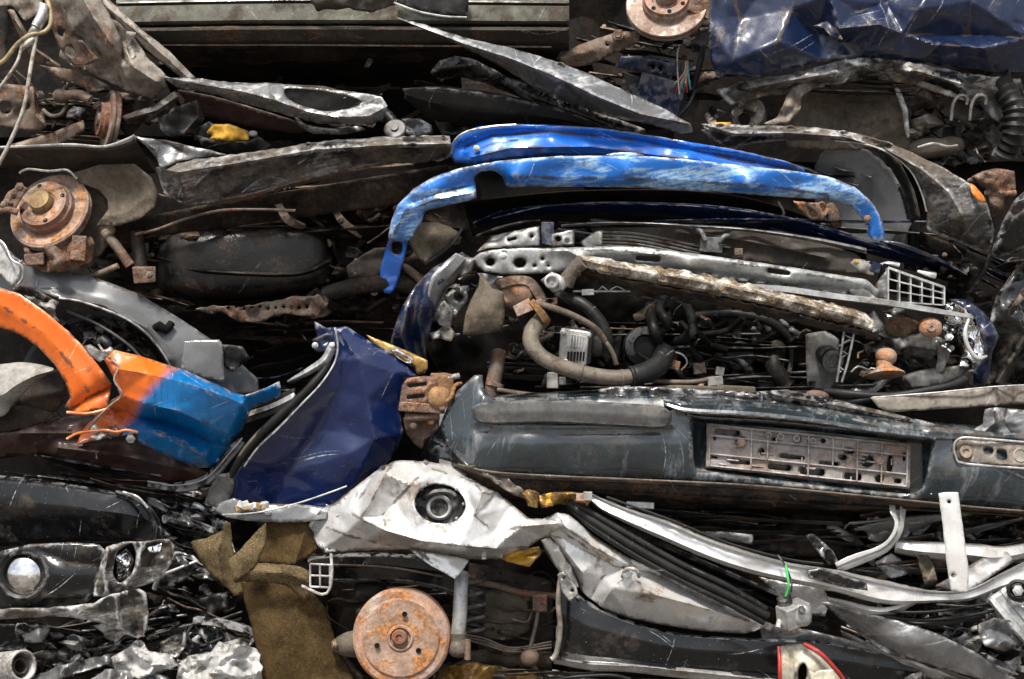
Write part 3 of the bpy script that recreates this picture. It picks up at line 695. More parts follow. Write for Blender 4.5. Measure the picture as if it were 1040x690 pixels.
sheet('bracket', A_, m_galv, [(20, 47, .17), (30, 30, .19), (46, 8, .19), (50, 18, .19), (40, 34, .2), (34, 46, .19), (23, 53, .17)], cr=(.02, 10), rim=(.008, 3), step=3)
sheet('cross_member', A_, m_brown, [(40, 66, .04), (80, 72, .07), (112, 88, .08), (96, 94, .07), (60, 80, .05)], cr=(.012, 14), rim=(.015, 4))
sheet('box_bracket', A_, m_brown, [(-20, 84, .03), (34, 88, .06), (48, 128, .08), (38, 134, .06), (0, 130, .03), (-20, 128, .02)], holes=[ell(6, 110, 6, 6), ell(28, 108, 2)], cr=(.015, 20), rim=(.03, 5), creases=[(((34, 90), (36, 118), (46, 128)), .03, 3)])
sheet('suspension_arm', A_, m_brown, [(10, 147, .05), (50, 136, .06), (84, 122, .08), (86, 133, .08), (60, 148, .07), (20, 152, .05)], cr=(.012, 18), rim=(.02, 4))
tube('brake_hose', A_, m_pipe, [(44, 112, .08), (52, 118, .1), (62, 116, .1), (68, 106, .08)], 2, seg=8)
tube('link_rod', A_, m_brown, [(56, 100, .09), (78, 96, .10), (92, 102, .11)], 5, seg=10)
pillow('ball_joint', A_, m_brown, (62, 98, .09), (16, 16, 14), ex=.9, cr=.003)
clutter(A_, (5, 75, 90, 130), 16, (-.05, .05), [m_brown, m_under, m_oliveb], 11)
rotor(A_, (108, 122, .07), (-.93, -.42, .12), 30, holes=0, hath=8, m1=m_disc)
sheet('heat_shield', A_, m_under, [(105, 108, .02), (140, 92, .04), (160, 108, .05), (130, 140, .02)], cr=(.02, 20))
clutter(A_, (120, 60, 560, 120), 22, (-.28, -.12), [m_under, m_dark, m_oliveb], 12, kinds=('hose', 'bracket', 'wire'))
sheet('loose_tag', A_, m_greyplastic, [(372, 62), (376, 57), (379, 62), (374, 69), (370, 68)], d=-.02, step=2, cr=(.006, 6))

# wires hanging at the top left
w = thing('wiring_harness', 'frayed pale wiring harness hanging down the left edge from a taped knot', 'cable')
tube('cable', w, m_wirew, [(42, 3, .24), (38, 30, .26), (31, 70, .27), (24, 110, .27), (10, 145, .26), (-2, 168, .25)], 2.0, seg=8)
tube('cable', w, m_wirey, [(47, -6, .23), (52, 20, .25), (46, 32, .26), (30, 36, .27), (17, 46, .27), (4, 62, .26), (-6, 66, .25)], 2.3, seg=8)
tube('cable', w, m_wirew, [(22, 48, .27), (18, 62, .27), (8, 78, .27), (-4, 94, .26)], 1.6, seg=8)
tube('cable', w, m_wirew, [(36, 38, .26), (28, 44, .28), (22, 50, .27)], 2.2, seg=8)
tube('tape_wrap', w, m_galv, [(45, 6, .25), (42, 16, .262), (36, 27, .268)], 4.2, seg=10, rib=.12, ribstep=3)
tube('cable', w, m_pipe, [(16, 72, .2), (30, 84, .2), (42, 98, .17), (56, 108, .12)], .8, seg=6)

# ================================================================== TOP RIGHT WRECK
B_ = thing('crushed_car', 'crushed navy car at the top right above a brown wheel arch liner', 'crushed car')
mass('car_body', B_, m_dark, 700, -150, 1330, 150, -.42, 1.3)
sheet('body_panel', B_, m_navy2, [(726, -60, .15), (719, 20, .15), (721, 60, .14), (728, 78, .12), (770, 79, .15), (800, 72, .14), (835, 62, .15), (868, 57, .16), (900, 60, .16), (950, 66, .16), (1010, 73, .15), (1048, 74, .14), (1110, 66, .12), (1110, 37, .17), (1110, -60, .13), (985, -60, .16), (832, -60, .15), (812, -60, .14)],
      folds=[[(770, 79, .15), (790, 42, .24), (804, 10, .17), (812, -60, .14)], [(804, 10, .17), (830, 32, .13), (852, 29, .26), (893, 25, .28), (916, 34, .22), (984, 35, .14), (1045, 38, .21), (1110, 37, .17)], [(832, -60, .15), (842, -5, .25), (870, 12, .18), (900, 3, .12), (932, 10, .25), (968, 16, .21), (984, 35, .14)],
             [(852, 29, .26), (858, 44, .14), (880, 50, .20), (936, 58, .19), (953, 46, .25), (1000, 49, .24), (1010, 73, .15)], [(985, -60, .16), (986, 0, .22), (984, 35, .14)], [(726, -60, .15), (752, 20, .12), (744, 62, .19)]], cr=(.012, 34), tear=1, step=3, relief=.6)
sheet('torn_flap', B_, m_navy2, [(826, 26), (840, 22), (850, 30), (856, 40), (846, 38), (836, 28)], d=.25, cr=(.02, 8), step=2, smooth=.2)
sheet('crumpled_shell', B_, m_blacksil, [(728, 92, .06), (760, 82, .10), (800, 76, .12), (850, 62, .14), (878, 58, .15), (920, 62, .15), (990, 76, .14), (1036, 80, .12), (1040, 104, .09), (1010, 112, .08), (985, 104, .10), (955, 92, .11), (925, 86, .12), (890, 80, .12), (850, 86, .11), (800, 90, .10), (765, 98, .08), (740, 106, .05)],
      folds=[[(760, 90, .14), (800, 82, .16), (850, 74, .18), (880, 66, .19)], [(880, 66, .19), (900, 74, .12), (930, 72, .18), (985, 88, .17), (1030, 94, .14)], [(850, 62, .14), (856, 84, .13)]], cr=(.03, 16), tear=1, step=2.8)
sheet('torn_flange', B_, m_beige, [(893, 72, .15), (905, 74, .16), (920, 74, .16), (935, 82, .16), (955, 88, .15), (975, 97, .14), (980, 102, .13), (962, 98, .14), (940, 90, .14), (925, 86, .13), (905, 82, .14)], cr=(.015, 10), rim=(.01, 3), step=3, tear=1)
sheet('torn_flange', B_, m_beige, [(775, 126, .13), (790, 118, .14), (798, 100, .14), (806, 88, .13), (818, 84, .13), (835, 84, .12), (838, 88, .12), (822, 92, .13), (814, 100, .14), (812, 112, .14), (800, 126, .13), (785, 129, .13)], cr=(.015, 10), rim=(.012, 3), step=3, tear=1)
sheet('wheel_arch_liner', B_, m_liner, [(796, 132, .05), (806, 104, .07), (822, 88, .08), (860, 82, .10), (900, 80, .10), (914, 90, .09), (922, 120, .07), (924, 152, .05), (870, 152, .04), (800, 150, .04)], folds=[[(860, 82, .10), (856, 104, .0), (862, 130, .0), (870, 152, .04)], [(914, 90, .09), (890, 104, .02), (856, 104, .0), (806, 104, .07)], [(796, 132, .05), (862, 130, .0), (922, 120, .07)]], cr=(.016, 13), tear=1, grime=1)
sheet('wheel_arch_edge', B_, m_galv, [(906, 84, .10), (914, 90, .105), (922, 112, .10), (924, 140, .08), (920, 140, .07), (916, 112, .09)], cr=(.008, 8), step=2.5)
sheet('splash_guard', B_, m_dark, [(925, 88), (960, 100), (985, 125), (1000, 160), (930, 165)], d=-.12, cr=(.03, 25))
for k, (x, y) in enumerate(((966, 118), (985, 118))):
    tube('bracket', B_, m_galv, [(x, y+4, .12), (x+2, y-12, .14), (x+8, y-21, .15), (x+16, y-20, .14), (x+16, y-12, .13)], 1.6, seg=6)
sheet('mount_bracket', B_, m_oliveb, [(955, 94), (985, 104), (1000, 116), (985, 124), (960, 118), (950, 106)], d=.09, cr=(.015, 12), rim=(.01, 3), step=3)
pillow('rubber_mount', B_, m_liner, (950, 150, .05), (58, 30, 20), roll=-6, ex=.7)
tube('steel_strap', B_, m_galv, [(932, 150, .13), (948, 146, .14), (962, 149, .14), (972, 148, .12)], 1.3, seg=6)
clutter(B_, (945, 90, 1020, 165), 30, (-.02, .08), [m_greyplastic, m_plastic, m_rubber, m_galv], 21)
tube('corrugated_duct', B_, m_plastic, [(1010, 70, .10), (1020, 90, .13), (1030, 110, .15), (1030, 135, .15), (1022, 156, .12)], 10, rib=.22, ribstep=7, seg=16)
sheet('lamp_housing', B_, m_greyplastic, [(996, 78), (1010, 84), (1018, 110), (1016, 125), (1004, 118), (992, 100)], d=.11, cr=(.02, 14), rim=(.012, 4))
lathe('exhaust_end', B_, m_beige, (761, 114, .07), (-.25, -.93, .1), [(15, -20), (16, -3), (15.5, 0), (6.5, .5), (6.3, -8), (0, -8)], seg=32)
lathe('pipe_bore', B_, m_dark, (756, 121, .085), (-.25, -.93, .1), [(6, -1), (6.2, 1), (5, 1), (4.8, -.5), (0, -.5)], seg=24)
sheet('bumper_skin', B_, m_blacksil, [(727, 92, .07), (760, 85, .10), (800, 80, .12), (835, 78, .12), (840, 86, .1), (800, 96, .09), (775, 98, .08), (742, 108, .05)], cr=(.02, 14), rim=(.01, 4))
clutter(B_, (722, 84, 775, 128), 20, (.0, .07), [m_beige, m_galv, m_plastic, m_pipe], 22)
sheet('lamp_holder', B_, m_yellow, [(720, 125), (742, 124), (744, 129), (724, 131)], d=.1, step=3, rim=(.01, 2))
mass('car_body', B_, m_dark, 580, -150, 725, 125, -.42, 1.2)
rotor(B_, (677, 4, .13), (-.10, -.86, .46), 40, holes=7, hath=11, hatr=.6, cap=m_hat)
block('brake_caliper', B_, m_caliper, (710, 2, .12), (22, 26, 30), rot=(0, 20, 15), cr=.15)
sheet('lower_arm', B_, m_brown, [(566, 58, .05), (590, 45, .08), (625, 33, .10), (650, 32, .10), (648, 44, .10), (630, 52, .10), (600, 66, .07), (575, 69, .05)], holes=[ell(617, 45, 2)], cr=(.008, 18), rim=(.02, 4), creases=[(((570, 62), (640, 36)), .012, 5)])
lathe('ball_joint', B_, m_caliper, (628, 36, .12), (-.1, -1, .1), [(6, -4), (6, 2), (3.4, 3), (3.4, 5), (0, 5)], seg=6)
clutter(B_, (585, 20, 720, 100), 26, (-.12, -.02), [m_under, m_dark, m_brown, m_plastic], 23)
sheet('cross_rail', B_, m_navy2, [(631, 57, .06), (650, 57, .08), (692, 63, .06), (690, 78, .05), (660, 74, .06), (628, 69, .05)], holes=[ell(662, 68, 3.2), ell(671, 70, 2.6)], cr=(.006, 16), rim=(.012, 3), step=3)
block('junction_box', B_, m_navy2, (672, 96, .01), (46, 30, 34), rot=(10, 18, -10), cr=.05)
block('junction_box', B_, m_plastic, (645, 92, -.02), (26, 30, 30), rot=(10, 18, -10), cr=.05)
for k, (mt, dx) in enumerate(((m_wirer, 0), (m_wireb, 3), (m_wirew, 5), (m_wirer, 6), (m_wireb, 8), (m_wirew, -2), (m_wirey, 2))):
    tube('wire', B_, mt, [(697+dx*.2, 62, .06), (696+dx*.4, 74, .08), (689+dx*1.4, 84, .09), (687+dx*1.8, 94-k % 3*3, .08)], .8, seg=6)
tube('wire', B_, m_wirew, [(706, 38, .1), (690, 48, .1), (688, 68, .1), (690, 96, .09)], .7, seg=6)
tube('fuel_line', B_, m_rubber, [(706, 92, .07), (700, 106, .08), (690, 118, .07), (680, 126, .05)], 1.8, seg=8)
tube('fuel_line', B_, m_rubber, [(716, 40, .05), (712, 60, .08), (704, 90, .06)], 3, seg=8)
sheet('wiring_cover', B_, m_greyplastic, [(700, 36, .09), (720, 30, .1), (728, 40, .1), (712, 48, .09)], cr=(.01, 12), rim=(.01, 3), step=3)

# loose panels lying between the upper rows
o = sheet('door_panel', None, m_silver, [(402, 18, .20), (430, 25, .22), (470, 38, .24), (520, 49, .25), (560, 61, .25), (600, 76, .25), (640, 95, .24), (672, 109, .22), (701, 126, .21), (704, 134, .20), (692, 136, .19), (662, 127, .19), (620, 119, .18), (580, 106, .18), (545, 91, .17), (520, 75, .17), (490, 58, .18), (450, 38, .19)],
      folds=[[(402, 18, .20), (470, 44, .27), (520, 60, .29), (562, 77, .30), (604, 97, .30), (650, 116, .27), (701, 126, .21)], [(560, 61, .25), (566, 77, .30)], [(562, 77, .30), (590, 100, .22), (580, 106, .18)]], cr=(.009, 22), step=2.6, tear=.5)
tag(o, 'long pointed silver black door panel slanting down to the right, scratched white', 'door panel')
o = sheet('wing_edge', None, m_blackpaint, [(437, 74, .14), (446, 62, .16), (462, 57, .17), (480, 60, .18), (512, 76, .18), (548, 92, .19), (590, 108, .18), (630, 122, .17), (656, 132, .15), (640, 138, .13), (600, 130, .13), (560, 116, .14), (525, 98, .14), (490, 84, .14), (465, 78, .13), (448, 84, .12)],
      creases=[(((445, 70), (480, 66), (540, 98), (620, 128)), .02, 3)], cr=(.014, 16), rim=(.012, 3), step=3)
tag(o, 'black glossy curled wing edge right under the pointed silver black panel', 'wing panel')
o = sheet('cardboard_lining', None, m_brown, [(468, 78), (490, 76), (520, 90), (545, 106), (520, 104), (488, 98), (470, 96)], ctrl=[(468, 80, .06), (540, 104, .08), (490, 98, .05), (495, 78, .07)], cr=(.008, 14))
tag(o, 'brown triangle of lining board peeking out between black panels', 'lining board')
o = band('bumper_trim', None, m_plastic, [(409, 90, .20), (440, 88, .22), (480, 91, .23), (530, 100, .24), (575, 112, .23), (618, 130, .20)], [(411, 101, .16), (440, 122, .16), (480, 131, .17), (530, 132, .17), (575, 132, .17), (618, 134, .17)], prof=[(0, -.03), (.08, 0), (.5, .012), (.85, -.01), (1, -.05)], cr=(.004, 50))
tag(o, 'smooth dark grey curved trim slab lying on the raised blue bonnet edge', 'bumper trim')
D_ = thing('fuel_filler_neck', 'small corrugated filler hose with round grey cap left of the blue bonnet tip', 'filler hose')
tube('hose', D_, m_plastic, [(386, 112, .12), (396, 120, .14), (403, 130, .15)], 5, rib=.2, ribstep=4, seg=14)
lathe('filler_cap', D_, m_greyplastic, (401, 131, .17), (-.1, -.85, .45), [(11, -4), (11, 0), (10, 1), (4, 1), (3.5, 3), (0, 3)], seg=28)
o = sheet('metal_scrap', None, m_silver, [(408, 122, .12), (425, 120, .14), (438, 127, .14), (440, 136, .13), (418, 138, .12), (405, 132, .12)], cr=(.02, 14), rim=(.01, 3), step=3)
tag(o, 'bright crumpled silver scrap beside the round grey filler cap', 'metal scrap')
o = sheet('metal_scrap', None, m_plastic, [(442, 124, .12), (470, 126, .14), (476, 134, .13), (450, 138, .12)], cr=(.02, 12), rim=(.01, 3), step=3)
tag(o, 'black plastic scrap tucked under the smooth dark trim slab', 'scrap')

E_ = thing('bent_bumper', 'bent silver grey bumper strip with a long black recess, above the yellow indicator', 'bumper')
sheet('shell', E_, m_silver, [(166, 78, .17), (200, 80, .19), (240, 84, .2), (275, 84, .21), (305, 88, .22), (338, 91, .22), (368, 95, .23), (388, 99, .22), (393, 108, .21), (390, 120, .2), (378, 127, .19), (360, 128, .2), (325, 126, .2), (290, 117, .2), (255, 107, .19), (225, 98, .18), (195, 92, .17), (178, 88, .16)],
      holes=[[(290, 90), (320, 92), (352, 97), (368, 104), (352, 111), (330, 113), (308, 108), (292, 100)]], folds=[[(166, 78, .17), (205, 86, .225), (246, 93, .245), (280, 102, .25), (310, 113, .25), (340, 119, .26), (374, 118, .25), (393, 108, .21)], [(275, 84, .21), (272, 93, .23), (280, 102, .25)], [(374, 118, .25), (372, 106, .22), (388, 99, .22)]], cr=(.009, 15), step=2.6, tear=.7)
sheet('recess', E_, m_plastic, [(284, 86, .17), (330, 88, .17), (372, 100, .17), (372, 108, .16), (350, 116, .16), (310, 114, .15), (286, 102, .15)], cr=(.01, 20))
sheet('lower_lip', E_, m_silver, [(298, 118, .19), (312, 128, .2), (335, 131, .2), (366, 128, .19), (371, 132, .17), (350, 137, .17), (318, 136, .16), (303, 128, .17)], cr=(.014, 10), rim=(.012, 3), step=3)
clutter(E_, (350, 96, 392, 128), 8, (.18, .2), [m_silver, m_plastic], 31, kinds=('plate', 'wire'))
o = sheet('scrap_sheet', None, m_maroon, [(180, 92, .12), (215, 98, .14), (250, 108, .15), (290, 120, .15), (320, 132, .13), (300, 136, .10), (250, 128, .08), (200, 116, .06)], cr=(.014, 24), rim=(.01, 4))
tag(o, 'dark reddish black panel wedged under the bent silver grey strip', 'metal panel')
o = sheet('plastic_guard', None, m_plastic, [(124, 118, .17), (140, 112, .19), (156, 108, .19), (170, 98, .17), (178, 92, .15), (182, 100, .14), (170, 116, .16), (150, 124, .17), (130, 126, .16)], cr=(.012, 16), rim=(.02, 4), creases=[(((128, 121), (160, 112), (180, 98)), .015, 3)])
tag(o, 'curled black plastic guard over the edge-on rusty brake disc', 'plastic guard')
o = sheet('plastic_guard', None, m_plastic, [(160, 118, .13), (180, 108, .15), (200, 102, .16), (208, 120, .16), (198, 136, .15), (176, 140, .14), (162, 134, .13)], cr=(.03, 20), rim=(.02, 4), creases=[(((200, 102), (202, 118), (186, 136)), .02, 3)])
tag(o, 'jagged shiny black plastic cup left of the yellow indicator', 'plastic guard')
F_ = thing('side_lamp', 'yellow indicator lamp squeezed in a black holder above the long dark sill', 'lamp')
sheet('lens', F_, m_yellow, [(210, 134, .16), (216, 127, .18), (232, 126, .19), (252, 133, .18), (253, 142, .17), (232, 144, .18), (214, 142, .17)], cr=(.01, 10), rim=(.014, 3), step=3, holes=[ell(213, 138, 2)])
sheet('holder', F_, m_plastic, [(200, 138, .16), (214, 142, .18), (252, 144, .18), (262, 138, .16), (276, 148, .15), (262, 156, .14), (232, 155, .15), (206, 150, .15)], cr=(.008, 14), rim=(.012, 4), step=3)
sheet('holder', F_, m_plastic, [(196, 132, .12), (212, 124, .14), (220, 128, .13), (212, 144, .13), (198, 142, .12)], cr=(.01, 14), rim=(.012, 4), step=3)
pillow('bulb', F_, m_paleplastic, (257, 136, .17), (9, 7, 6), ex=.8, cr=.001)
layers(A_, (180, 84, 420, 100), 2, (-.12, -.03), [m_under, m_oliveb], 101); layers(B_, (730, 80, 1000, 92), 6, (.08, .13), [m_blackpaint, m_silver, m_oliveb], 102)
layers(A_, (180, 84, 420, 104), 3, (-.2, -.1), [m_under], 121, wmax=14); layers(A_, (10, 85, 130, 140), 12, (-.06, .04), [m_brown, m_under, m_oliveb], 122, slope=.1)
layers(B_, (580, 20, 720, 125), 12, (-.1, .02), [m_under, m_brown, m_navy2, m_plastic], 124, slope=.2, wmax=12)
layers(A_, (410, 60, 640, 130), 10, (-.1, .08), [m_blackpaint, m_plastic, m_under], 125, slope=.2, wmax=10)
foil(B_, (925, 92, 1035, 160), 22, (-.02, .10), [m_oliveb, m_greyplastic, m_blacksil, m_beige, m_under], 175); foil(A_, (70, 75, 200, 140), 14, (.0, .09), [m_under, m_brown, m_plastic, m_blacksil], 176)
foil(B_, (590, 40, 720, 120), 12, (-.12, .0), [m_under, m_brown, m_plastic, m_navy2], 177)
# ================================================================== SECOND ROW LEFT WRECK (on its side, underbody to the camera)
G_ = thing('crushed_car', 'overturned car at mid left showing dark underbody, fuel tank and round brake disc', 'crushed car')
mass('car_body', G_, m_dark, -260, 130, 600, 400, -.45, 1.3)
sheet('sill', G_, m_blacksil, [(158, 170, .16), (175, 167, .18), (200, 162, .2), (240, 157, .21), (280, 151, .22), (330, 143, .22), (390, 139, .22), (456, 138, .2), (458, 160, .18), (430, 166, .17), (400, 166, .18), (350, 173, .19), (300, 186, .19), (262, 198, .18), (240, 200, .17), (215, 207, .17), (190, 208, .16), (168, 200, .15), (162, 182, .15)],
      folds=[[(158, 170, .16), (180, 175, .235), (240, 166, .25), (320, 152, .26), (400, 147, .26), (456, 146, .235)], [(180, 175, .235), (186, 194, .19), (190, 208, .16)], [(186, 194, .19), (250, 182, .205), (330, 165, .21), (400, 158, .21), (457, 154, .2)], [(400, 147, .26), (408, 158, .205), (400, 166, .18)]], cr=(.009, 20), step=2.8, tear=1)
band('sill_rust_edge', G_, m_brown, [(190, 200, .165), (240, 196, .175), (290, 184, .185), (350, 171, .18), (420, 165, .17)], [(195, 209, .15), (240, 206, .16), (290, 192, .17), (350, 178, .17), (420, 169, .16)], prof=[(0, 0), (.5, .012), (1, -.01)], cr=(.01, 12), tear=1.5, step=3)
sheet('end_fold', G_, m_silver, [(134, 138, .17), (146, 140, .19), (165, 143, .2), (190, 148, .2), (215, 153, .19), (231, 158, .18), (210, 160, .18), (185, 163, .19), (164, 171, .18), (158, 160, .16), (148, 148, .16)], creases=[(((140, 140), (158, 152), (162, 168)), .03, 4), (((165, 144), (190, 156)), -.02, 5)], cr=(.016, 20), rim=(.012, 3), step=3)
band('wheel_arch', G_, m_oliveb, [(-60, 152, .10), (20, 149, .14), (70, 147, .16), (105, 148, .17), (128, 142, .18), (136, 138, .17)], [(-60, 180, .06), (10, 170, .08), (50, 172, .10), (90, 176, .11), (130, 178, .10), (158, 176, .08)], prof=[(0, -.02), (.08, .01), (.16, .012), (.3, -.02), (1, -.06)], cr=(.014, 40))
tube('arch_lip', G_, m_galv, [(-60, 152, .11), (20, 149, .155), (70, 147, .175), (105, 149, .185), (128, 142, .195), (136, 138, .18)], 1.2, seg=6)
tube('arch_lip', G_, m_beige, [(20, 176, .15), (28, 172, .16), (50, 174, .165), (68, 173, .165), (78, 182, .16)], 1.2, seg=6)
sheet('splash_shield', G_, m_liner, [(74, 176, .10), (100, 168, .13), (136, 167, .15), (153, 181, .16), (160, 196, .15), (157, 210, .14), (142, 222, .13), (120, 229, .12), (97, 231, .10), (110, 213, .11), (109, 203, .11), (102, 194, .11), (92, 190, .11), (80, 186, .09)],
      ctrl=[(130, 195, .10), (140, 205, .11)], cr=(.007, 26), rim=(-.012, 5), creases=[(((100, 224), (130, 216), (152, 200)), .01, 4)])
sheet('backing_plate', G_, m_liner, [(60, 175, .06), (90, 185, .07), (110, 205, .07), (118, 235, .07), (100, 262, .06), (80, 262, .05), (60, 240, .05)], cr=(.01, 20), rim=(.02, 4))
ro_ = rotor(G_, (50, 214, .12), (-.22, -.80, .42), 42, holes=4, hatr=.66, hath=14, cap=m_cap)
lathe('hub_face', ro_, m_face, (50, 214, .12), (-.22, -.80, .42), [(13, 14), (13.4, 14.5), (21, 14.5), (21.6, 14)], seg=48, close=False); lathe('swept_ring', ro_, m_face, (50, 214, .12), (-.22, -.80, .42), [(31, .3), (31.3, .9), (39.5, .75), (40, .2)], seg=64, close=False)
sheet('brake_caliper', G_, m_caliper, [(24, 252, .13), (40, 248, .15), (68, 246, .16), (92, 240, .14), (98, 252, .13), (92, 268, .12), (70, 276, .12), (44, 277, .12), (28, 268, .11)], ctrl=[(60, 262, .19)], cr=(.03, 14), rim=(.03, 5), step=3)
block('caliper_bracket', G_, m_caliper, (80, 252, .15), (14, 14, 24), rot=(0, 5, 10), cr=.1, bev=.002)
block('caliper_bracket', G_, m_caliper, (36, 264, .15), (20, 12, 12), rot=(0, -5, 0), cr=.1, bev=.003)
sheet('caliper_arm', G_, m_caliper, [(0, 210, .14), (8, 195, .16), (20, 188, .17), (28, 192, .18), (20, 204, .17), (14, 216, .16), (4, 218, .14)], cr=(.02, 8), rim=(.015, 3), step=3)
tube('caliper_arm', G_, m_caliper, [(-6, 216, .14), (6, 213, .17), (18, 216, .17)], 3.4, seg=8)
bolt(G_, m_caliper, (20, 190, .19), 3.5); bolt(G_, m_caliper, (4, 208, .17), 3)
tube('strut', G_, m_brown, [(106, 236, .08), (118, 250, .10), (132, 270, .10)], 5, seg=10)
tube('track_rod', G_, m_brown, [(78, 284, .07), (100, 278, .09), (120, 270, .1)], 3, seg=8)
tube('brake_line', G_, m_brown, [(138, 238, .09), (160, 233, .11), (190, 222, .11), (225, 214, .11), (262, 213, .10), (300, 214, .09)], 1.5, seg=8)
sheet('subframe', G_, m_under, [(98, 230, .06), (140, 222, .08), (200, 210, .08), (320, 190, .09), (455, 168, .08), (455, 200, .0), (300, 222, -.02), (160, 240, .02), (120, 250, .03)], cr=(.02, 40))
tube('subframe_leg', G_, m_under, [(138, 236, .06), (142, 262, .07), (144, 285, .07)], 7, seg=10)
block('rusty_mount', G_, m_caliper, (147, 279, .10), (21, 16, 15), rot=(8, -4, 10), cr=.12, bev=.002)
bolt(G_, m_brown, (152, 279, .13), 3)
sheet('underbody', G_, m_under, [(100, 230, -.12), (300, 200, -.12), (480, 165, -.10), (500, 260, -.18), (430, 345, -.22), (330, 350, -.22), (180, 340, -.22), (120, 300, -.2)], ctrl=[(400, 230, -.1), (380, 300, -.14)],
      creases=[(((300, 215), (400, 205), (470, 200)), .03, 5), (((330, 240), (350, 280), (345, 330)), .03, 6), (((360, 225), (470, 232)), .025, 5)], cr=(.035, 44))
pillow('fuel_tank', G_, m_tank, (250, 268, -.09), (178, 100, 74), roll=-3, ex=.5, cr=.005, groove=.05)
band('tank_flange', G_, m_tank, [(166, 268, .0), (220, 274, .04), (300, 276, .04), (336, 262, .0)], [(168, 273, .0), (220, 279, .04), (300, 281, .04), (338, 268, .0)], prof=[(0, 0), (.5, .012), (1, 0)], step=4)
tube('tank_strap', G_, m_under, [(178, 232, -.06), (230, 220, -.04), (290, 212, -.04), (330, 232, -.05), (342, 262, -.08)], 2.2, seg=8)
sheet('heat_shield', G_, m_brown, [(199, 314, .05), (222, 311, .06), (252, 312, .06), (290, 303, .06), (322, 300, .05), (333, 308, .04), (322, 322, .03), (290, 318, .05), (262, 328, .04), (240, 327, .04), (228, 318, .05), (210, 318, .05)],
      cr=(.012, 10), step=3, tear=1.5, holes=[ell(x, 312+(x % 3)*.8, 1.6) for x in range(232, 318, 8)])
sheet('heat_shield', G_, m_oliveb, [(352, 270, .0), (380, 252, .01), (394, 252, .01), (394, 278, .0), (372, 284, .0), (354, 284, -.01)], cr=(.012, 10), step=3)
tube('exhaust_pipe', G_, m_under, [(330, 300, -.02), (360, 292, .0), (400, 288, .0), (440, 296, -.03)], 9, seg=14)
clutter(G_, (300, 200, 450, 330), 34, (-.07, .0), [m_under, m_dark, m_brown], 41)
clutter(G_, (90, 235, 180, 330), 20, (-.08, .0), [m_under, m_dark, m_brown], 42)
clutter(G_, (180, 180, 440, 235), 18, (-.02, .06), [m_under, m_brown], 43, kinds=('wire', 'bracket', 'bolt'))

# ================================================================== LEFT GREY CAR (wheel arch)
H_ = thing('crushed_car', 'smooth grey car wing with open wheel arch, squeezed behind the orange wing', 'crushed car')
mass('car_body', H_, m_dark, -260, 300, 420, 560, -.40, 1.2)
sheet('wing', H_, m_grey, [(-40, 236, .02), (0, 244, .07), (18, 262, .10), (45, 272, .11), (90, 280, .10), (140, 298, .07), (185, 325, .04), (225, 352, .02), (262, 385, -.02), (262, 400, -.03), (215, 402, .03), (172, 376, .10), (164, 358, .12), (148, 340, .13), (128, 326, .14), (104, 316, .14), (70, 306, .14), (40, 296, .13), (0, 300, .10), (-40, 300, .04)],
      ctrl=[(120, 300, .11), (180, 345, .09)], cr=(.003, 60), rim=(.008, 4), creases=[(((40, 300), (70, 303), (104, 310), (150, 334), (172, 366)), .02, 3)])
tube('arch_lip', H_, m_silver, [(60, 303, .152), (80, 306, .155), (105, 314, .155), (130, 325, .15), (150, 340, .14), (165, 358, .13), (174, 374, .12)], 1.1, seg=6)
lathe('wheel', H_, m_rubber, (95, 395, -.02), (.2, -1, .1), [(40, -20), (66, -18), (74, -10), (75, 0), (70, 6), (56, 8), (44, 4), (42, -6), (20, -8), (0, -6)], seg=60)
clutter(H_, (62, 315, 165, 362), 26, (.02, .10), [m_plastic, m_greyplastic, m_rubber, m_dark], 51)
tube('arch_rib', H_, m_greyplastic, [(68, 316, .10), (100, 330, .11), (130, 350, .1), (145, 366, .1)], 1.6, seg=8)
sheet('door_pillar', H_, m_grey, [(182, 346, .09), (222, 345, .09), (226, 350, .09), (228, 388, .08), (205, 384, .09), (184, 376, .10)], cr=(.004, 30), rim=(.008, 4))
sheet('blanking_plate', H_, m_plastic, [(224, 350), (246, 352), (254, 364), (236, 378), (226, 370)], d=.07, cr=(.008, 12), rim=(.01, 4), step=3)
clutter(H_, (170, 330, 300, 400), 14, (-.14, .0), [m_dark, m_plastic], 52)
I_ = thing('headlamp', 'clear broken headlamp glass and pale bracket at the left edge above the orange wing', 'lamp')
sheet('lens', I_, m_lens, [(-20, 236, .13), (2, 246, .15), (10, 262, .17), (22, 272, .17), (20, 284, .17), (12, 292, .17), (0, 280, .15), (-20, 276, .12)], cr=(.012, 16), rim=(.02, 4), step=3)
tube('lens_rim', I_, m_galv, [(-8, 240, .15), (4, 248, .17), (12, 264, .185), (22, 270, .19), (23, 282, .185), (14, 294, .18)], 1.2, seg=6)
sheet('bracket', I_, m_paleplastic, [(24, 300, .18), (45, 299, .20), (60, 308, .20), (55, 316, .2), (61, 328, .19), (50, 322, .19), (44, 312, .19), (30, 308, .18)], cr=(.012, 8), rim=(.008, 2), step=2.5, holes=[ell(46, 306, 1.6)])
sheet('bracket', I_, m_plastic, [(14, 288, .18), (30, 290, .2), (52, 303, .21), (58, 312, .2), (36, 303, .2), (16, 296, .18)], cr=(.006, 8), rim=(.008, 2), step=2.5)

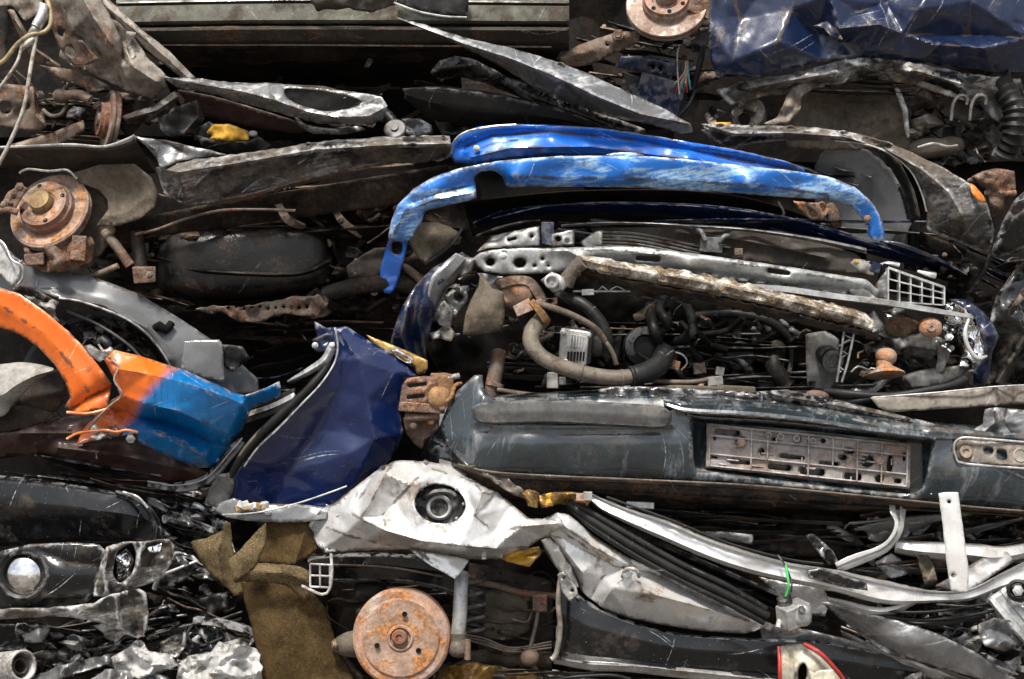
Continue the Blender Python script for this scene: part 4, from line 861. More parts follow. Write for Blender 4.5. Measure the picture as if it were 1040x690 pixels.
# ================================================================== ORANGE AND BLUE WING
J_ = thing('crushed_wing', 'orange wing fading to bright blue, folded in the middle, at the left edge', 'car wing')
sheet('wheel_arch', J_, m_orange1, [(-50, 286, .14), (0, 292, .2), (20, 299, .22), (45, 316, .24), (70, 337, .25), (90, 358, .26), (108, 382, .26), (113, 390, .25), (111, 404, .25), (111, 416, .23), (95, 417, .25), (80, 420, .24), (66, 414, .23), (71, 404, .23), (66, 388, .22), (55, 370, .21), (38, 352, .2), (20, 340, .18), (0, 333, .16), (-50, 325, .1)],
      creases=[(((70, 418), (90, 404), (112, 394)), -.03, 5), (((0, 310), (45, 340), (80, 380), (90, 398)), .012, 12)], cr=(.003, 40), rim=(.02, 4), step=3)
tube('arch_rim', J_, m_orange1, [(68, 419, .25), (90, 420, .26), (111, 415, .25)], 1.5, seg=8)
sheet('panel', J_, m_orange, [(103, 356, .27), (112, 355, .28), (140, 361, .285), (165, 369, .285), (190, 377, .28), (215, 388, .27), (236, 398, .25), (250, 402, .24), (268, 396, .24), (284, 388, .22), (285, 404, .2), (262, 412, .2), (254, 418, .2), (247, 436, .18), (232, 456, .16), (214, 475, .16), (202, 475, .17), (180, 468, .18), (158, 458, .19), (141, 450, .2), (138, 440, .21), (120, 443, .2), (96, 447, .19), (78, 452, .17), (84, 436, .17), (100, 420, .19), (112, 408, .23), (122, 402, .28), (116, 385, .29), (106, 366, .28)],
      folds=[[(116, 374, .31), (150, 380, .345), (184, 388, .35), (215, 398, .33), (246, 410, .28)], [(122, 402, .28), (146, 410, .33), (180, 417, .335), (204, 428, .31), (232, 442, .24)], [(112, 416, .19), (140, 424, .17), (168, 429, .175), (196, 440, .18), (218, 452, .18)], [(138, 440, .21), (160, 439, .255), (184, 449, .26), (206, 462, .23)], [(250, 402, .24), (254, 418, .2)]], cr=(.007, 20), step=2.8, grime=.45)
tube('welded_seam', J_, m_beige, [(100, 350, .29), (108, 361, .3), (120, 372, .31), (116, 386, .31), (124, 401, .30), (112, 412, .28), (100, 424, .26), (90, 436, .23)], 1.1, seg=6)
sheet('bracket', J_, m_galv, [(84, 352, .28), (92, 350, .3), (104, 358, .31), (112, 352, .31), (116, 356, .31), (102, 368, .3), (92, 362, .29)], cr=(.01, 7), rim=(.005, 2), step=2.5)
sheet('lower_fold', J_, m_maroon, [(-40, 440, .10), (10, 440, .13), (60, 425, .16), (95, 420, .18), (140, 434, .19), (150, 450, .18), (200, 472, .16), (220, 490, .12), (160, 492, .10), (90, 470, .1), (40, 462, .08), (-40, 470, .04)],
      cr=(.02, 26), creases=[(((20, 440), (80, 440), (130, 436)), .03, 5), (((60, 455), (120, 462), (200, 480)), .03, 5)])
tube('torn_rim', J_, m_orange1, [(68, 446, .22), (80, 440, .23), (105, 437, .24), (118, 439, .24), (128, 437, .24), (140, 439, .235)], 1.4, seg=8)
clutter(J_, (62, 432, 140, 452), 8, (.19, .22), [m_maroon, m_galv], 61, kinds=('plate', 'bolt', 'wire'))
sheet('liner', J_, m_under, [(20, 394, .12), (40, 382, .15), (60, 374, .16), (66, 392, .17), (68, 406, .16), (50, 424, .14), (10, 428, .10)], cr=(.008, 20), creases=[(((20, 410), (64, 396)), .02, 6)], rim=(.01, 4))
sheet('liner', J_, m_under, [(-40, 415, .13), (0, 412, .15), (30, 412, .16), (60, 422, .17), (30, 436, .15), (-40, 445, .1)], cr=(.01, 20), rim=(.01, 4))
o = band('plastic_lip', None, m_paleplastic, [(-50, 372, .12), (0, 370, .2), (20, 368, .22), (40, 370, .23), (55, 374, .23)], [(-50, 430, .10), (0, 424, .2), (14, 410, .21), (32, 392, .22), (52, 378, .22)], prof=[(0, -.02), (.15, 0), (.6, .02), (1, -.02)], cr=(.004, 30))
tag(o, 'pale grey curved plastic lip inside the orange wheel arch at the left edge', 'plastic trim')

# ================================================================== NAVY DOOR SKIN
L_ = thing('car_door', 'dark navy car door standing on edge left of the rusty caliper, with black seal', 'car door')
sheet('skin', L_, m_navy, [(319, 327, .20), (330, 333, .23), (352, 332, .24), (372, 344, .25), (392, 356, .25), (412, 372, .25), (423, 382, .24), (410, 392, .23), (405, 415, .22), (410, 440, .22), (398, 465, .21), (372, 492, .2), (345, 512, .18), (300, 520, .16), (240, 516, .16), (229, 505, .17), (240, 478, .21), (262, 452, .24), (284, 432, .26), (306, 408, .27), (326, 388, .27), (340, 366, .26), (338, 348, .24), (322, 342, .2)],
      folds=[[(345, 336, .27), (364, 366, .30), (344, 396, .235), (322, 436, .195), (292, 482, .16), (276, 514, .15)], [(364, 366, .29), (404, 378, .26)], [(344, 396, .235), (372, 404, .29), (380, 446, .285), (364, 486, .24)], [(372, 404, .29), (408, 396, .235)], [(322, 436, .195), (352, 462, .255), (345, 508, .20)]], cr=(.010, 40), step=3, grime=.3, relief=.65)
tube('door_edge', L_, m_silver, [(340, 333, .27), (343, 350, .28), (340, 368, .28), (326, 390, .285), (306, 411, .285), (284, 434, .275), (262, 455, .26), (248, 474, .24)], 1.0, seg=6)
tube('seal', L_, m_rubber, [(336, 352, .25), (332, 372, .26), (318, 390, .27), (300, 408, .27), (280, 426, .265), (262, 444, .25), (246, 464, .23), (234, 486, .2), (224, 510, .18)], 4, seg=12)
tube('seal', L_, m_liner, [(304, 404, .26), (286, 420, .265), (266, 438, .255), (250, 456, .24), (240, 472, .22)], 3, seg=10)
sheet('hinge_plate', L_, m_navy2, [(317, 345, .22), (328, 340, .24), (340, 336, .25), (340, 352, .25), (332, 360, .24), (320, 358, .22)], cr=(.02, 10), rim=(.01, 3), step=3)
bolt(L_, m_galv, (320, 351, .25), 2.4); bolt(L_, m_galv, (337, 351, .27), 2.4)
sweep('check_strap', L_, m_galv, [(292, 388, .24), (312, 378, .26), (330, 366, .27), (337, 352, .27)], [(-4, -1), (0, 1.5), (4, -1)], scale=[.3, .9, 1.1, 1])
sheet('inner_strip', L_, m_gold, [(372, 340, .21), (392, 348, .22), (412, 356, .23), (434, 366, .23), (434, 376, .23), (424, 382, .22), (420, 372, .23), (400, 362, .23), (384, 354, .22)], cr=(.004, 14), rim=(.006, 2), step=2.5)
sheet('window_frame', L_, m_chrome, [(396, 356, .24), (403, 355, .25), (420, 365, .25), (418, 371, .25), (405, 365, .25)], holes=[[(401, 358), (416, 366), (413, 368), (402, 361)]], step=2.5, rim=(.004, 2))
for k in range(3):
    sweep('window_channel', L_, [m_rubber, m_galv, m_rubber][k], [(204+k*2, 432+k*6, .14), (240+k*2, 418+k*6, .18), (276+k, 406+k*6, .2), (300, 396+k*5, .2)], [(-2.4, -2), (-2.2, 1), (2.2, 1.2), (2.4, -2)], cr=.002)
# scraps between the blue end and the door
o = sheet('mirror_housing', None, m_greyplastic, [(216, 490, .2), (222, 482, .22), (236, 480, .22), (238, 494, .22), (232, 510, .2), (220, 516, .19), (208, 510, .18)], cr=(.008, 16), rim=(.02, 5))
tag(o, 'small grey plastic scrap between the blue wing end and navy door', 'plastic scrap')
for nm, lb, pts in (('trim_strip', 'black curved trim strip with white edge under the blue wing end', [(150, 492, .13), (180, 496, .15), (210, 488, .17), (236, 460, .19), (246, 448, .19)]),
                    ('trim_strip', 'glossy black strip sloping beneath the maroon fold to the navy door', [(130, 500, .10), (160, 512, .12), (190, 528, .14), (218, 540, .14)])):
    t = thing(nm, lb, 'trim')
    sweep('strip', t, m_blackpaint, pts, [(-5, -2), (-3, 1), (3, 1.5), (6, -1)], cr=.005, scale=[.5]+[1]*(len(pts)-2)+[.6])
    tube('bright_edge', t, m_galv, [(x, y-3, z+.012) for x, y, z in pts], .9, seg=6)

# ================================================================== LOOSE RUSTY CALIPER
M_ = thing('brake_caliper', 'big rusty brake caliper at the corner between navy door and slate bumper', 'brake caliper')
sheet('piston_housing', M_, m_caliper, [(408, 392, .27), (414, 384, .29), (430, 382, .31), (449, 383, .31), (453, 398, .31), (450, 418, .3), (436, 422, .3), (414, 420, .28), (405, 414, .26)], ctrl=[(430, 402, .34)], cr=(.008, 10), rim=(.02, 4), step=2.5, holes=[slot(424, 391, 19, 3.6, -8), slot(422, 403, 19, 3.6, -6)])
block('inner_pad', M_, m_dark, (426, 398, .24), (30, 14, 28))
block('caliper_bridge', M_, m_caliper, (428, 414, .31), (42, 16, 9), rot=(0, 4, 0), cr=.08, bev=.003)
block('caliper_bridge', M_, m_caliper2, (450, 396, .29), (16, 22, 30), rot=(4, -6, 20), cr=.14, bev=.004)
pillow('cylinder_boss', M_, m_caliper2, (446, 404, .32), (20, 16, 20), ex=.8, cr=.005)
tube('guide_pin', M_, m_caliper, [(412, 424, .31), (430, 424, .315), (446, 422, .31)], 4.2, seg=14, rs=[1, .8, 1.1])
tube('guide_pin', M_, m_galv, [(446, 386, .31), (455, 384, .31), (466, 382, .3)], 2.6, seg=10, rib=.2, ribstep=4)
sheet('pad_carrier', M_, m_caliper, [(409, 424, .26), (424, 424, .29), (444, 424, .29), (446, 434, .28), (432, 448, .28), (428, 456, .27), (420, 450, .26), (412, 438, .25)], cr=(.02, 10), rim=(.015, 3), step=3)
bolt(M_, m_caliper, (420, 432, .31), 3); bolt(M_, m_caliper2, (438, 428, .31), 3); bolt(M_, m_caliper, (449, 414, .33), 3)
tube('spring_clip', M_, m_caliper2, [(450, 410, .33), (458, 404, .34), (462, 392, .33), (468, 390, .31)], 2, seg=8)
layers(G_, (170, 180, 455, 225), 6, (-.06, .08), [m_under, m_oliveb, m_brown], 103, slope=-.1); layers(G_, (170, 305, 420, 340), 8, (-.14, -.02), [m_under, m_tank], 104)
layers(H_, (160, 380, 300, 410), 4, (-.1, .0), [m_dark, m_plastic], 105)
layers(G_, (170, 195, 460, 330), 12, (-.10, .0), [m_under, m_tank, m_oliveb, m_brown], 131, slope=-.06, wmax=16); layers(G_, (90, 235, 200, 300), 8, (-.06, .04), [m_under, m_brown], 132, slope=.2)
layers(G_, (240, 330, 330, 400), 8, (-.2, -.05), [m_under, m_dark, m_navy2], 133, slope=-.2); layers(J_, (0, 455, 230, 490), 10, (.05, .14), [m_maroon, m_under, m_blackpaint], 134, slope=.15, wmax=10)
foil(G_, (100, 235, 200, 320), 12, (-.06, .02), [m_under, m_brown, m_oliveb], 182); foil(G_, (300, 190, 470, 330), 18, (-.10, .0), [m_under, m_tank, m_brown], 183)
foil(H_, (60, 318, 160, 365), 12, (.02, .09), [m_plastic, m_greyplastic, m_dark], 184, size=(12, 26))
# ================================================================== BLACK GREY WING, RIGHT
N_ = thing('crushed_car', 'car with arched black grey front wing and small amber indicator at the right', 'crushed car')
mass('car_body', N_, m_dark, 620, 135, 1330, 560, -.52, 1.3)
sheet('wing', N_, m_blacksil, [(712, 126, .10), (745, 127, .13), (790, 128, .16), (832, 130, .19), (872, 136, .21), (912, 149, .23), (952, 167, .25), (986, 187, .25), (1003, 208, .23), (1010, 236, .20), (1004, 260, .16), (975, 247, .2), (941, 234, .23), (942, 213, .25), (936, 190, .25), (920, 166, .23), (897, 150, .21), (868, 144, .19), (832, 143, .17), (795, 143, .15), (765, 146, .13), (742, 154, .10), (730, 148, .10)],
      folds=[[(712, 126, .10), (746, 136, .17), (800, 135, .2), (858, 139, .235), (902, 153, .27), (935, 172, .3), (964, 196, .315), (976, 218, .305), (985, 240, .25), (1004, 260, .16)], [(942, 213, .25), (976, 218, .305), (1006, 222, .22)]], cr=(.0045, 26), step=2.8, tear=.5)
sheet('inner_arch', N_, m_silver, [(712, 132, .08), (730, 132, .12), (748, 148, .12), (735, 154, .08)], cr=(.01, 10), rim=(.01, 3), step=3)
sheet('indicator', N_, m_amber, [(985, 187, .262), (990, 189, .27), (999, 199, .268), (1001, 206, .262), (994, 204, .275), (987, 196, .28)], step=2, rim=(.004, 2), smooth=.8)
tube('wing_crease', N_, m_galv, [(848, 143, .20), (880, 147, .22), (905, 157, .24), (925, 174, .258), (936, 196, .266), (941, 215, .262)], .9, seg=6)
sheet('arch_liner', N_, m_grey, [(838, 150, .02), (862, 146, .05), (884, 155, .07), (905, 172, .08), (920, 200, .08), (925, 225, .07), (918, 250, .05), (908, 255, .02), (880, 255, -.04), (845, 245, -.08), (828, 210, -.08), (826, 170, -.04)], ctrl=[(880, 205, -.03)], cr=(.006, 40), rim=(-.012, 4), tear=1.5)
sheet('arch_liner', N_, m_plastic, [(880, 143, .1), (900, 152, .14), (915, 168, .16), (928, 195, .16), (934, 222, .16), (925, 226, .1), (918, 195, .09), (905, 172, .09), (892, 157, .09)], cr=(.008, 20), rim=(.01, 3))
tube('shock_absorber', N_, m_plastic, [(912, 180, .04), (922, 200, .05), (927, 225, .04), (928, 250, .02), (924, 275, 0)], 6, rib=.12, ribstep=5, seg=14)
tube('front_edge', N_, m_plastic, [(1006, 256, .18), (1002, 270, .17), (992, 288, .15), (978, 304, .12), (968, 316, .1)], 2.2, seg=8)
sheet('inner_wing', N_, m_dark, [(935, 236, .08), (1002, 262, .12), (992, 286, .10), (972, 308, .06), (940, 300, .0), (930, 260, .02)], cr=(.02, 24), rim=(.02, 4))
clutter(N_, (930, 240, 985, 300), 20, (.06, .12), [m_dark, m_under, m_plastic, m_brown], 71)
clutter(N_, (960, 300, 1040, 390), 22, (-.05, .06), [m_dark, m_under, m_plastic], 72)
O_ = thing('brake_caliper', 'brown rusty caliper sticking out above the glossy black panel at the right edge', 'brake caliper')
sheet('casting', O_, m_caliper, [(986, 180, .2), (998, 174, .22), (1012, 171, .23), (1030, 174, .23), (1032, 192, .22), (1022, 197, .22), (1004, 196, .22), (996, 190, .21)], ctrl=[(1014, 184, .26)], cr=(.016, 8), rim=(.02, 3), step=2.5)
tube('guide_pin', O_, m_caliper, [(1000, 196, .22), (1016, 197, .23), (1031, 196, .22)], 3, seg=10)
tube('guide_pin', O_, m_caliper, [(984, 184, .2), (994, 182, .22), (1002, 180, .22)], 3, seg=10, rs=[.8, 1.2, .9])
sheet('carrier', O_, m_caliper, [(1004, 198), (1020, 198), (1020, 214), (1010, 222), (1006, 210)], d=.17, cr=(.02, 8), rim=(.015, 3), step=3)

Q_ = thing('bumper', 'glossy black bumper corner with grey highlight at the right edge beside the black grey wing', 'bumper')
sheet('shell', Q_, m_blackpaint, [(1100, 170, .12), (1048, 188, .2), (1030, 204, .22), (1018, 226, .23), (1008, 252, .2), (1006, 262, .16), (1030, 258, .22), (1060, 240, .24), (1100, 235, .2)], ctrl=[(1035, 225, .27)], creases=[(((1012, 250), (1030, 222), (1060, 200)), .02, 6)], cr=(.01, 24), rim=(.02, 4), step=3)
sheet('lower_shell', Q_, m_blackpaint, [(1100, 255, .2), (1050, 262, .2), (1030, 275, .18), (1012, 300, .14), (1004, 330, .1), (1000, 390, .06), (1100, 400, .1)], ctrl=[(1040, 320, .16)], creases=[(((1014, 388), (1040, 345), (1070, 320)), .03, 4)], cr=(.03, 36), rim=(.02, 4))
sheet('torn_rim', Q_, m_pipe, [(1024, 320, .2), (1034, 300, .22), (1048, 280, .22), (1048, 296, .22), (1034, 312, .21), (1026, 322, .2)], cr=(.02, 9), rim=(.01, 3), step=3)

# ================================================================== BLUE CAR, CENTRE
S_ = thing('crushed_car', 'bright blue car in the centre, bonnet bent up over its bare engine bay', 'crushed car')
bon = sheet('bonnet', S_, m_blueg, [(457, 158, .15), (458, 146, .18), (468, 136, .20), (485, 129, .21), (515, 126, .22), (560, 127, .23), (610, 130, .24), (660, 138, .24), (710, 146, .24), (760, 155, .23), (800, 165, .22), (817, 172, .21), (817, 178, .20), (780, 178, .20), (730, 172, .20), (680, 164, .20), (640, 160, .20), (600, 158, .20), (550, 158, .20), (510, 162, .19), (482, 167, .18), (462, 166, .15)],
      ctrl=[(560, 142, .25), (700, 156, .25)], creases=[(((470, 150), (500, 138), (560, 134), (640, 142), (730, 158), (810, 174)), -.016, 3.5), (((478, 160), (520, 150), (600, 149), (700, 162)), .014, 4)], cr=(.006, 40), rim=(.02, 4), step=3, tear=.3)
tube('bonnet_lip', bon, m_galv, [(458, 156, .19), (462, 143, .215), (474, 134, .23), (498, 129, .235), (524, 127, .235)], 1.2, seg=6)
bolt(bon, m_galv, (484, 151, .22), 2.6)
fr = sheet('front_skin', S_, m_blue, [(394, 243, .12), (397, 225, .16), (404, 208, .2), (420, 192, .23), (440, 180, .25), (470, 170, .27), (510, 163, .28), (560, 159, .29), (610, 158, .30), (660, 159, .30), (710, 163, .30), (760, 169, .29), (800, 173, .28), (840, 179, .27), (868, 190, .26), (886, 206, .25), (896, 224, .23), (899, 243, .2), (889, 246, .19), (882, 240, .2), (878, 226, .21), (866, 212, .22), (850, 204, .22), (820, 202, .22), (780, 199, .22), (740, 196, .22), (700, 194, .22), (650, 191, .23), (600, 190, .23), (550, 190, .23), (514, 190, .23), (511, 180, .24), (503, 174, .25), (490, 174, .25), (482, 180, .24), (484, 201, .23), (468, 206, .22), (450, 210, .21), (432, 215, .2), (428, 226, .18), (420, 240, .16), (413, 246, .13)],
      ctrl=[(640, 175, .335), (520, 178, .31), (760, 184, .32), (440, 197, .26), (860, 195, .28)],
      creases=[(((420, 205), (450, 195), (480, 188)), -.014, 4), (((520, 180), (600, 181), (700, 184), (800, 192), (850, 200)), .01, 6), (((400, 238), (412, 214), (440, 203), (480, 196)), .012, 5)], cr=(.005, 44), rim=(.024, 5), step=3, tear=.35,
      holes=[ell(880, 231, 2.2)])
sheet('dent', fr, m_blue, [(615, 157), (625, 155), (645, 155), (655, 158), (640, 162), (622, 161)], d=.285, cr=(.004, 10), rim=(.01, 3), step=2.5)
bolt(fr, m_galv, (411, 234, .2), 3.2); bolt(fr, m_hat, (881, 222, .25), 2.8)
sheet('side_skin', S_, m_blueg, [(396, 240, .06), (414, 242, .06), (412, 256, .05), (408, 270, .04), (405, 282, .03), (402, 292, .02), (396, 298, .01), (390, 297, .0), (387, 290, .0), (386, 276, .01), (390, 258, .03)], cr=(.010, 12), step=2.8, holes=[[(398, 247), (408, 247), (407, 258), (399, 257)]])
sheet('lamp_corner', S_, m_liner, [(416, 236, .08), (428, 226, .12), (445, 226, .14), (458, 231, .14), (467, 237, .13), (455, 252, .12), (440, 262, .11), (431, 268, .10), (424, 262, .08), (416, 248, .06)], ctrl=[(440, 240, .16)], cr=(.004, 20), rim=(.012, 4), step=3)
tube('lamp_seal', S_, m_rubber, [(432, 269, .12), (448, 258, .14), (460, 247, .15), (469, 233, .14)], 1.5, seg=6)
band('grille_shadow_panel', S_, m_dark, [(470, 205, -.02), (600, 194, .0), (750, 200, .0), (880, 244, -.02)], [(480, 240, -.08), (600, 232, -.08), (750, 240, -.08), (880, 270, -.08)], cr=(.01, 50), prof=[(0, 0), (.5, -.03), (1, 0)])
band('bonnet_inner', S_, m_navy, [(480, 226, .04), (520, 212, .06), (600, 206, .08), (700, 208, .09), (790, 218, .10), (860, 238, .10), (920, 258, .10), (982, 279, .09)], [(482, 232, .02), (520, 221, .03), (600, 218, .04), (700, 222, .05), (790, 234, .06), (860, 252, .07), (920, 268, .08), (980, 280, .085)], prof=[(0, -.03), (.12, .004), (.3, 0), (.6, -.01), (1, -.03)], cr=(.006, 30))
tube('bonnet_inner_lip', S_, m_navy2, [(500, 222, .07), (560, 209, .085), (640, 206, .095), (740, 211, .105), (820, 226, .11), (870, 240, .115)], .8, seg=6)
band('side_skin', S_, m_navy2, [(893, 243, .13), (915, 247, .15), (940, 256, .15), (965, 268, .14), (982, 279, .12)], [(893, 246, .12), (915, 257, .12), (940, 266, .12), (965, 274, .12), (982, 280, .115)], prof=[(0, 0), (.4, .01), (1, -.01)], cr=(.004, 14), step=3)
# rusty coil and bracket seen through the bonnet gap
sheet('bracket', S_, m_drum, [(806, 204, .05), (820, 206, .08), (836, 206, .09), (842, 214, .09), (836, 224, .09), (822, 222, .08), (812, 214, .06)], cr=(.02, 9), rim=(.01, 3), step=2.5)
tube('spring', S_, m_caliper, [(818, 208, .1), (828, 212, .115), (832, 220, .11), (824, 222, .1), (820, 214, .1), (828, 208, .1)], 1.8, seg=8)
pillow('bracket', S_, m_caliper, (846, 220, .06), (14, 16, 30), roll=-20, ex=.7, cr=.01)
tube('steering_hose', S_, m_plastic, [(790, 205, .02), (796, 216, .03), (794, 226, .02), (800, 232, 0)], 1.6, seg=8)
sheet('side_skin', S_, m_blue, [(812, 222), (822, 224), (840, 234), (838, 240), (824, 234)], d=.075, cr=(.006, 8), rim=(.006, 2), step=2.5)
# left wing of the blue car
sheet('wing', S_, m_navy2, [(470, 256, .16), (458, 262, .19), (440, 272, .21), (422, 290, .22), (408, 312, .22), (400, 334, .21), (396, 350, .19), (402, 364, .17), (415, 378, .16), (432, 380, .15), (433, 352, .17), (438, 330, .18), (446, 308, .18), (456, 290, .18), (470, 272, .17), (478, 262, .15)],
      ctrl=[(430, 310, .25), (450, 285, .23)], creases=[(((424, 296), (418, 330), (428, 372)), -.022, 4), (((414, 312), (408, 340), (418, 372)), .012, 3), (((432, 290), (426, 325), (432, 360)), .01, 3)], cr=(.008, 20), rim=(.016, 3), step=3)
band('wing_lining', S_, m_silver, [(463, 257, .21), (450, 268, .235), (438, 282, .245), (434, 300, .24)], [(478, 264, .19), (464, 282, .2), (452, 298, .2), (444, 318, .19)], prof=[(0, -.01), (.2, 0), (.7, .006), (1, -.01)], cr=(.004, 20), step=3)
# slam panel / bumper beam
beam = sheet('crossbar', S_, m_cross, [(481, 262, .17), (487, 257, .19), (500, 254, .2), (530, 252, .21), (560, 252, .22), (590, 251, .22), (612, 250, .23), (650, 251, .24), (700, 257, .24), (750, 264, .24), (800, 271, .23), (850, 279, .22), (880, 284, .2), (893, 296, .18), (890, 303, .17), (860, 300, .19), (800, 293, .2), (750, 286, .21), (700, 279, .21), (650, 272, .21), (620, 270, .21), (605, 268, .21), (590, 270, .20), (570, 276, .20), (545, 278, .2), (515, 279, .19), (492, 276, .18), (484, 270, .17)],
      ctrl=[(600, 260, .25), (700, 267, .27), (800, 281, .26)], holes=[ell(498, 266, 5.5, 4.6), ell(528, 267, 6.2, 5), slot(658, 263, 25, 5, 3), slot(791, 276, 24, 5.5, 8), ell(551, 263, 1.5), ell(543, 270, 1.3), ell(557, 270, 1.3), ell(512, 258, 1.3)],
      creases=[(((560, 255), (612, 254), (700, 261), (800, 275), (880, 289)), .008, 3), (((600, 266), (700, 275), (800, 289), (880, 299)), -.01, 2.5), (((575, 254), (590, 262), (583, 274)), .014, 3)], cr=(.0015, 26), rim=(.014, 3), step=2.5, grime=.6)
bolt(beam, m_galv, (511, 260, .23), 3.2)
lathe('bushing', beam, m_galv, (498, 266, .19), (0, -1, .05), [(4.5, -6), (6, 2.5), (5, 3), (4, 1), (3.9, -6)], seg=24, close=False)
band('crossbar_edge', S_, m_silver, [(570, 228, .10), (610, 225, .12), (660, 226, .13), (700, 228, .14), (760, 232, .14), (820, 240, .14), (880, 252, .12)], [(570, 231, .10), (610, 229, .12), (660, 229, .13), (700, 232, .14), (760, 236, .14), (820, 245, .14), (880, 258, .12)], prof=[(0, -.01), (.4, .004), (1, -.008)], cr=(.003, 20), step=3)
sheet('front_cowl', S_, m_oliveb, [(600, 232, .04), (690, 230, .07), (760, 235, .10), (820, 243, .11), (870, 258, .11), (890, 280, .11), (840, 276, .12), (780, 268, .12), (720, 260, .10), (660, 252, .06), (610, 250, .03)], ctrl=[(800, 255, .07), (720, 246, .05)], cr=(.012, 30), creases=[(((690, 236), (760, 245), (840, 262)), .02, 4)])
for k in range(6):
    tube('radiator_tube', S_, m_beige, [(608, 236+k*3.4, .09), (650, 238+k*3.6, .10), (712, 251+k*3.6, .11)], .95, seg=6, flat=1.4)
sheet('radiator_tank', S_, m_galv, [(588, 246, .10), (606, 235, .12), (613, 234, .12), (611, 250, .12), (596, 254, .1)], cr=(.01, 12), rim=(.008, 3), step=3)
block('radiator_clip', S_, m_greyplastic, (722, 249, .13), (22, 12, 15), rot=(0, 4, 0))
tube('radiator_clip', S_, m_greyplastic, [(704, 232, .12), (712, 235, .15), (716, 244, .15)], 2.4, seg=8); tube('radiator_clip', S_, m_greyplastic, [(742, 240, .12), (736, 240, .15), (731, 246, .15)], 2.4, seg=8)
block('latch', S_, m_caliper, (750, 256, .13), (8, 6, 7))
sheet('latch_plate', S_, m_galv, [(500, 240, .08), (530, 233, .12), (548, 230, .13), (548, 250, .13), (520, 252, .12), (496, 252, .1), (484, 256, .09)], ctrl=[(530, 242, .14)], cr=(.012, 16), rim=(.01, 3), step=3, holes=[slot(520, 243, 10, 3, -12), ell(540, 240, 2)])
block('lock_box', S_, m_navy2, (556, 238, .12), (12, 14, 22), cr=.1)
sheet('lock_bracket', S_, m_galv, [(560, 238), (582, 234), (583, 249), (561, 251)], d=.14, smooth=.1, holes=[ell(567, 243, 3), ell(576, 245, 2.4)], step=2.5, cr=(.006, 10))
sheet('lock_bracket', S_, m_paleplastic, [(572, 236), (584, 233), (583, 250), (574, 250)], d=.115, smooth=.1, holes=[ell(579, 240, 2)], step=2.5)
tube('bonnet_cable', S_, m_plastic, [(484, 240, .1), (505, 232, .13), (530, 226, .13), (548, 224, .11)], 1.4, seg=8)
# rusty insulation beam
band('insulated_beam', S_, m_crust, [(590, 258, .27), (604, 260, .285), (640, 267, .295), (700, 276, .30), (760, 288, .30), (820, 302, .29), (862, 313, .28), (888, 324, .26)], [(594, 272, .25), (606, 278, .265), (640, 285, .275), (700, 296, .28), (760, 308, .28), (820, 322, .27), (862, 331, .26), (886, 338, .25)],
     prof=[(0, -.05), (.3, -.002), (.4, .006), (.75, .004), (.88, -.008), (1, -.03)], cr=(.009, 8), step=2.2, tear=2.2)
band('tube_wrap', S_, m_mudslate, [(590, 272, .25), (640, 286, .27), (700, 297, .27), (760, 309, .27), (820, 323, .26), (880, 338, .25)], [(590, 280, .2), (640, 294, .22), (700, 304, .22), (760, 317, .22), (820, 331, .22), (880, 342, .22)], prof=[(0, 0), (.5, -.004), (1, -.02)], cr=(.02, 9), tear=2, step=3)
band('lower_rail', S_, m_cross, [(690, 284, .24), (760, 288, .25), (800, 291, .25), (850, 298, .24), (900, 304, .23), (950, 313, .22), (1004, 323, .2)], [(690, 286, .24), (760, 294, .25), (800, 298, .25), (850, 305, .24), (900, 311, .23), (950, 319, .22), (1004, 326, .2)], prof=[(0, -.012), (.15, .004), (.85, .004), (1, -.012)], cr=(.003, 20), step=3)
sheet('rail_end', S_, m_galv, [(852, 284, .2), (872, 286, .21), (888, 300, .2), (896, 306, .19), (870, 304, .2)], cr=(.01, 10), rim=(.01, 3), step=3)
# grille lattice, right
gx0 = [(904, 273), (922, 277), (958, 291)]; 
gt = lambda s, t: (902+s*57-(t*0), 272+s*20+t*(34-s*16))
block('grille_dark_backing', S_, m_dark, (926, 290, .165), (66, 10, 26), rot=(0, 16, 0))  # dark block added behind the slats, paints the shade in the openings
gr = sweep('air_grille', S_, m_galv, [(*gt(0, 0), .20), (*gt(.5, 0), .21), (*gt(1, 0), .2)], [(-1.1, -8), (-1.1, 1), (1.1, 1), (1.1, -8)], closedprof=True)
for t in (.33, .66, 1.0): sweep('slat', gr, m_galv, [(*gt(0, t), .20), (*gt(.5, t), .21), (*gt(1, t), .2)], [(-.6, -9), (-.6, 0), (.6, 0), (.6, -9)], closedprof=True)
for s in (0, .2, .4, .6, .8, 1.0): sweep('slat', gr, m_galv, [(*gt(s, 0), .206), (*gt(s, 1), .206)], [(-.7, -9), (-.7, 1), (.7, 1), (.7, -9)], closedprof=True)
sheet('grille_side', S_, m_silver, [(886, 302, .16), (890, 288, .18), (901, 273, .2), (904, 276, .2), (902, 304, .19)], cr=(.006, 10), rim=(.008, 3), step=3)
# small lamp above
sheet('side_lamp', S_, m_lens, [(863, 268), (868, 263), (878, 264), (888, 272), (888, 280), (872, 277)], d=.17, cr=(.008, 8), rim=(.02, 4), step=2.5)
block('lamp_socket', S_, m_navy2, (888, 272, .16), (10, 10, 10), rot=(0, 20, 10)); bolt(S_, m_yellow, (870, 266, .185), 2)
tube('bulb_holder', S_, m_galv, [(892, 270, .16), (902, 268, .17), (913, 270, .17)], 2.4, seg=8, rs=[.7, 1, 1.2]); tube('bulb_holder', S_, m_galv, [(932, 276, .17), (944, 279, .18), (950, 280, .18)], 3, seg=8, rs=[.6, 1, 1.1])
